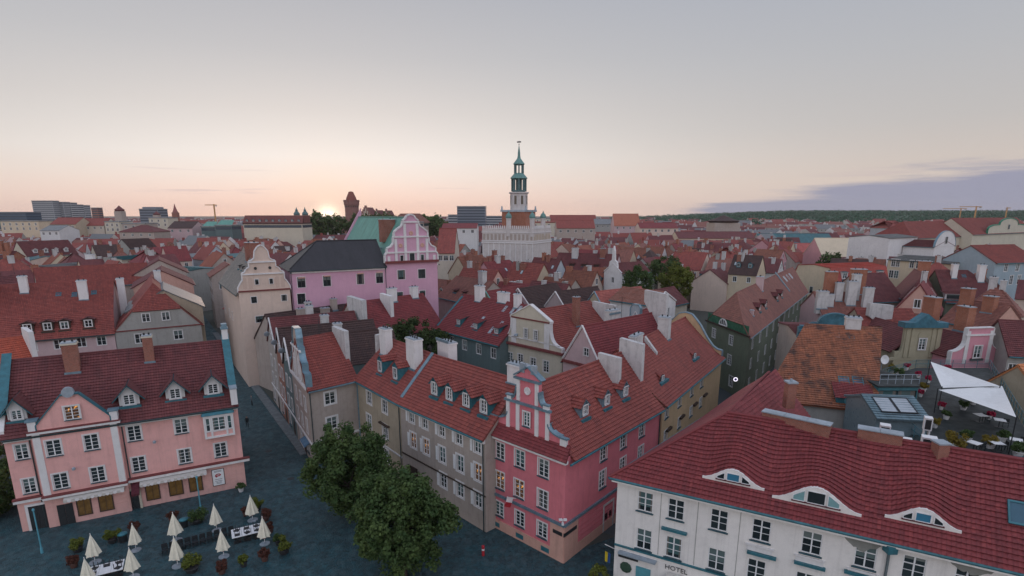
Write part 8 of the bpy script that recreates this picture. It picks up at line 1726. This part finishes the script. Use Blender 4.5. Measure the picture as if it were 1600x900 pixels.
# lane lamp, shop bits
# parked cars up the far street
def car(label, x, y, paint, yaw):
    p = at(x, y); root = empty('parked_car', (p.x, p.y, .02)); root.rotation_euler.z = yaw; tag(root, label, 'car', 'cars in the far street'); prof = [(-2.1, .35), (-2.1, .75), (-1.2, .92), (-.6, 1.42), (1.0, 1.42), (1.7, .95), (2.1, .85), (2.1, .35)]
    m = MB(); pts = [Vector((x_, -.85, z_)) for x_, z_ in prof]; m.prism(pts, Vector((0, -1, 0)), 1.7); m.build('body', [paint], root)
    m = MB(); m.prism([Vector((x_, -.87, z_)) for x_, z_ in ((-1.05, .95), (-.55, 1.35), (.95, 1.35), (1.5, .97))], Vector((0, -1, 0)), 1.74); m.build('windows', [GLASS], root)
    for x_ in (-1.3, 1.3):
        for y_ in (-.86, .7): m = MB(); m.tube((x_, y_, .33), (x_, y_ + .18, .33), .33, n=12); m.build('wheel', [DARK], root)
for x, y, mt, lab in ((1293, 442, simple('silver_paint', (.45, .48, .5), .3, .5), 'silver car parked up the far street'), (1288, 452, DARK, 'black car parked nearer in the far street'), (1296, 458, simple('red_car_paint', (.3, .04, .04), .3), 'red car parked in the far street'), (1280, 463, simple('white_car_paint', (.6, .6, .6), .3), 'white car parked lowest in the far street')): car(lab, x, y, mt, math.atan2(rdv.y, rdv.x))
# terrace: planters, tables and red flowers along the railing
FLW = leafmat('red_pink_flowers', (.42, .02, .05), (.55, .05, .16))
for i, (x, y, r, mt, lab) in enumerate(((1490, 700, .8, LFY, 'tall ochre plant on the roof terrace near the ridge'), (1546, 700, .55, LFY, 'ochre plant by the terrace table'), (1442, 612, .45, LFY, 'ochre plant at the terrace railing'), (1434, 590, .3, FLW, 'red flowers at the terrace railing corner'), (1450, 598, .35, FLW, 'pink flowers on the terrace near the upper sail'), (1438, 620, .3, FLW, 'red flowers lower on the terrace railing'), (1470, 640, .3, FLW, 'red flowers under the upper sail'), (1590, 712, .6, LF1, 'green plant at the right edge of the terrace'), (1404, 588, .5, LF1, 'green planter on the back terrace'), (1392, 582, .5, LFY, 'ochre planter beside the white dish'), (1505, 640, .45, LF1, 'dark green plant in the shade of the upper sail'), (1520, 632, .4, LFY, 'ochre plant in the shade between the sails'), (1460, 668, .4, LFY, 'ochre plant by the terrace stair railing'), (1478, 655, .4, LF1, 'green plant left of the lower sail'), (1565, 690, .45, LF1, 'green plant between the terrace tables'), (1480, 580, .35, FLW, 'pink flowers behind the upper sail'), (1416, 578, .35, FLW, 'red flowers on the back terrace'), (1510, 690, .5, LF1, 'dark green plant beside the tall ochre plant'), (1545, 655, .3, FLW, 'red flowers below the lower sail'))): planter(lab, x, y, r, mt, 200 + i, TRIM, .8, 11.025, 'terrace_plant')
for i, (x, y) in enumerate(((1530, 660), (1560, 668), (1520, 705), (1555, 705), (1585, 700))):
    p = at(x, y, 11).xy; put(T0, True, p, 11.025, i, ['dark-shaded table under the lower sail, left', 'dark-shaded table under the lower sail, right', 'terrace table nearest the ridge, left', 'terrace table nearest the ridge, middle', 'terrace table nearest the ridge, right'][i], 'table', 'terrace tables'); put(C0, True, p + Vector((.7, .1)), 11.025, i + 1.4, ['chair by the left table under the sail', 'chair by the right table under the sail', 'chair by the left table near the ridge', 'chair by the middle table near the ridge', 'chair by the right table near the ridge'][i], 'chair', 'terrace chairs')
p = at(1379, 560, 13); root = empty('satellite_dish', (p.x, p.y, 11.02)); tag(root, 'white satellite dish with blue lettering at the corner of the orange roof', 'satellite dish'); m = MB(); m.tube((0, 0, 0), (0, 0, 1.9), .05, n=6); m.build('mast', [GREYZ], root)
m = MB(); m.lathe([(.1, 0), (.42, .06), (.56, .17), (.53, .17), (.1, .05)], 18); ds = m.build('dish', [WHITE], root, (0, -.25, 1.9)); ds.rotation_euler = (R(80), 0, R(8))
# antennas on ridges
for H, q, hgt in ((PP2, .5, 3.2), (CB, .6, 2.2), (PPK, .3, 3.0), (M1, .5, 2.0)):
    r0 = H.R0.lerp(H.R1, q); m = MB(); m.tube(r0, r0 + Vector((0, 0, hgt)), .03, n=5)
    for k in range(4): m.tube(r0 + Vector((-.5 + .08 * k, 0, hgt - .15 - .3 * k)), r0 + Vector((.5 - .08 * k, .1, hgt - .15 - .3 * k)), .015, n=4)
    m.build('antenna', [DARK], H.root)
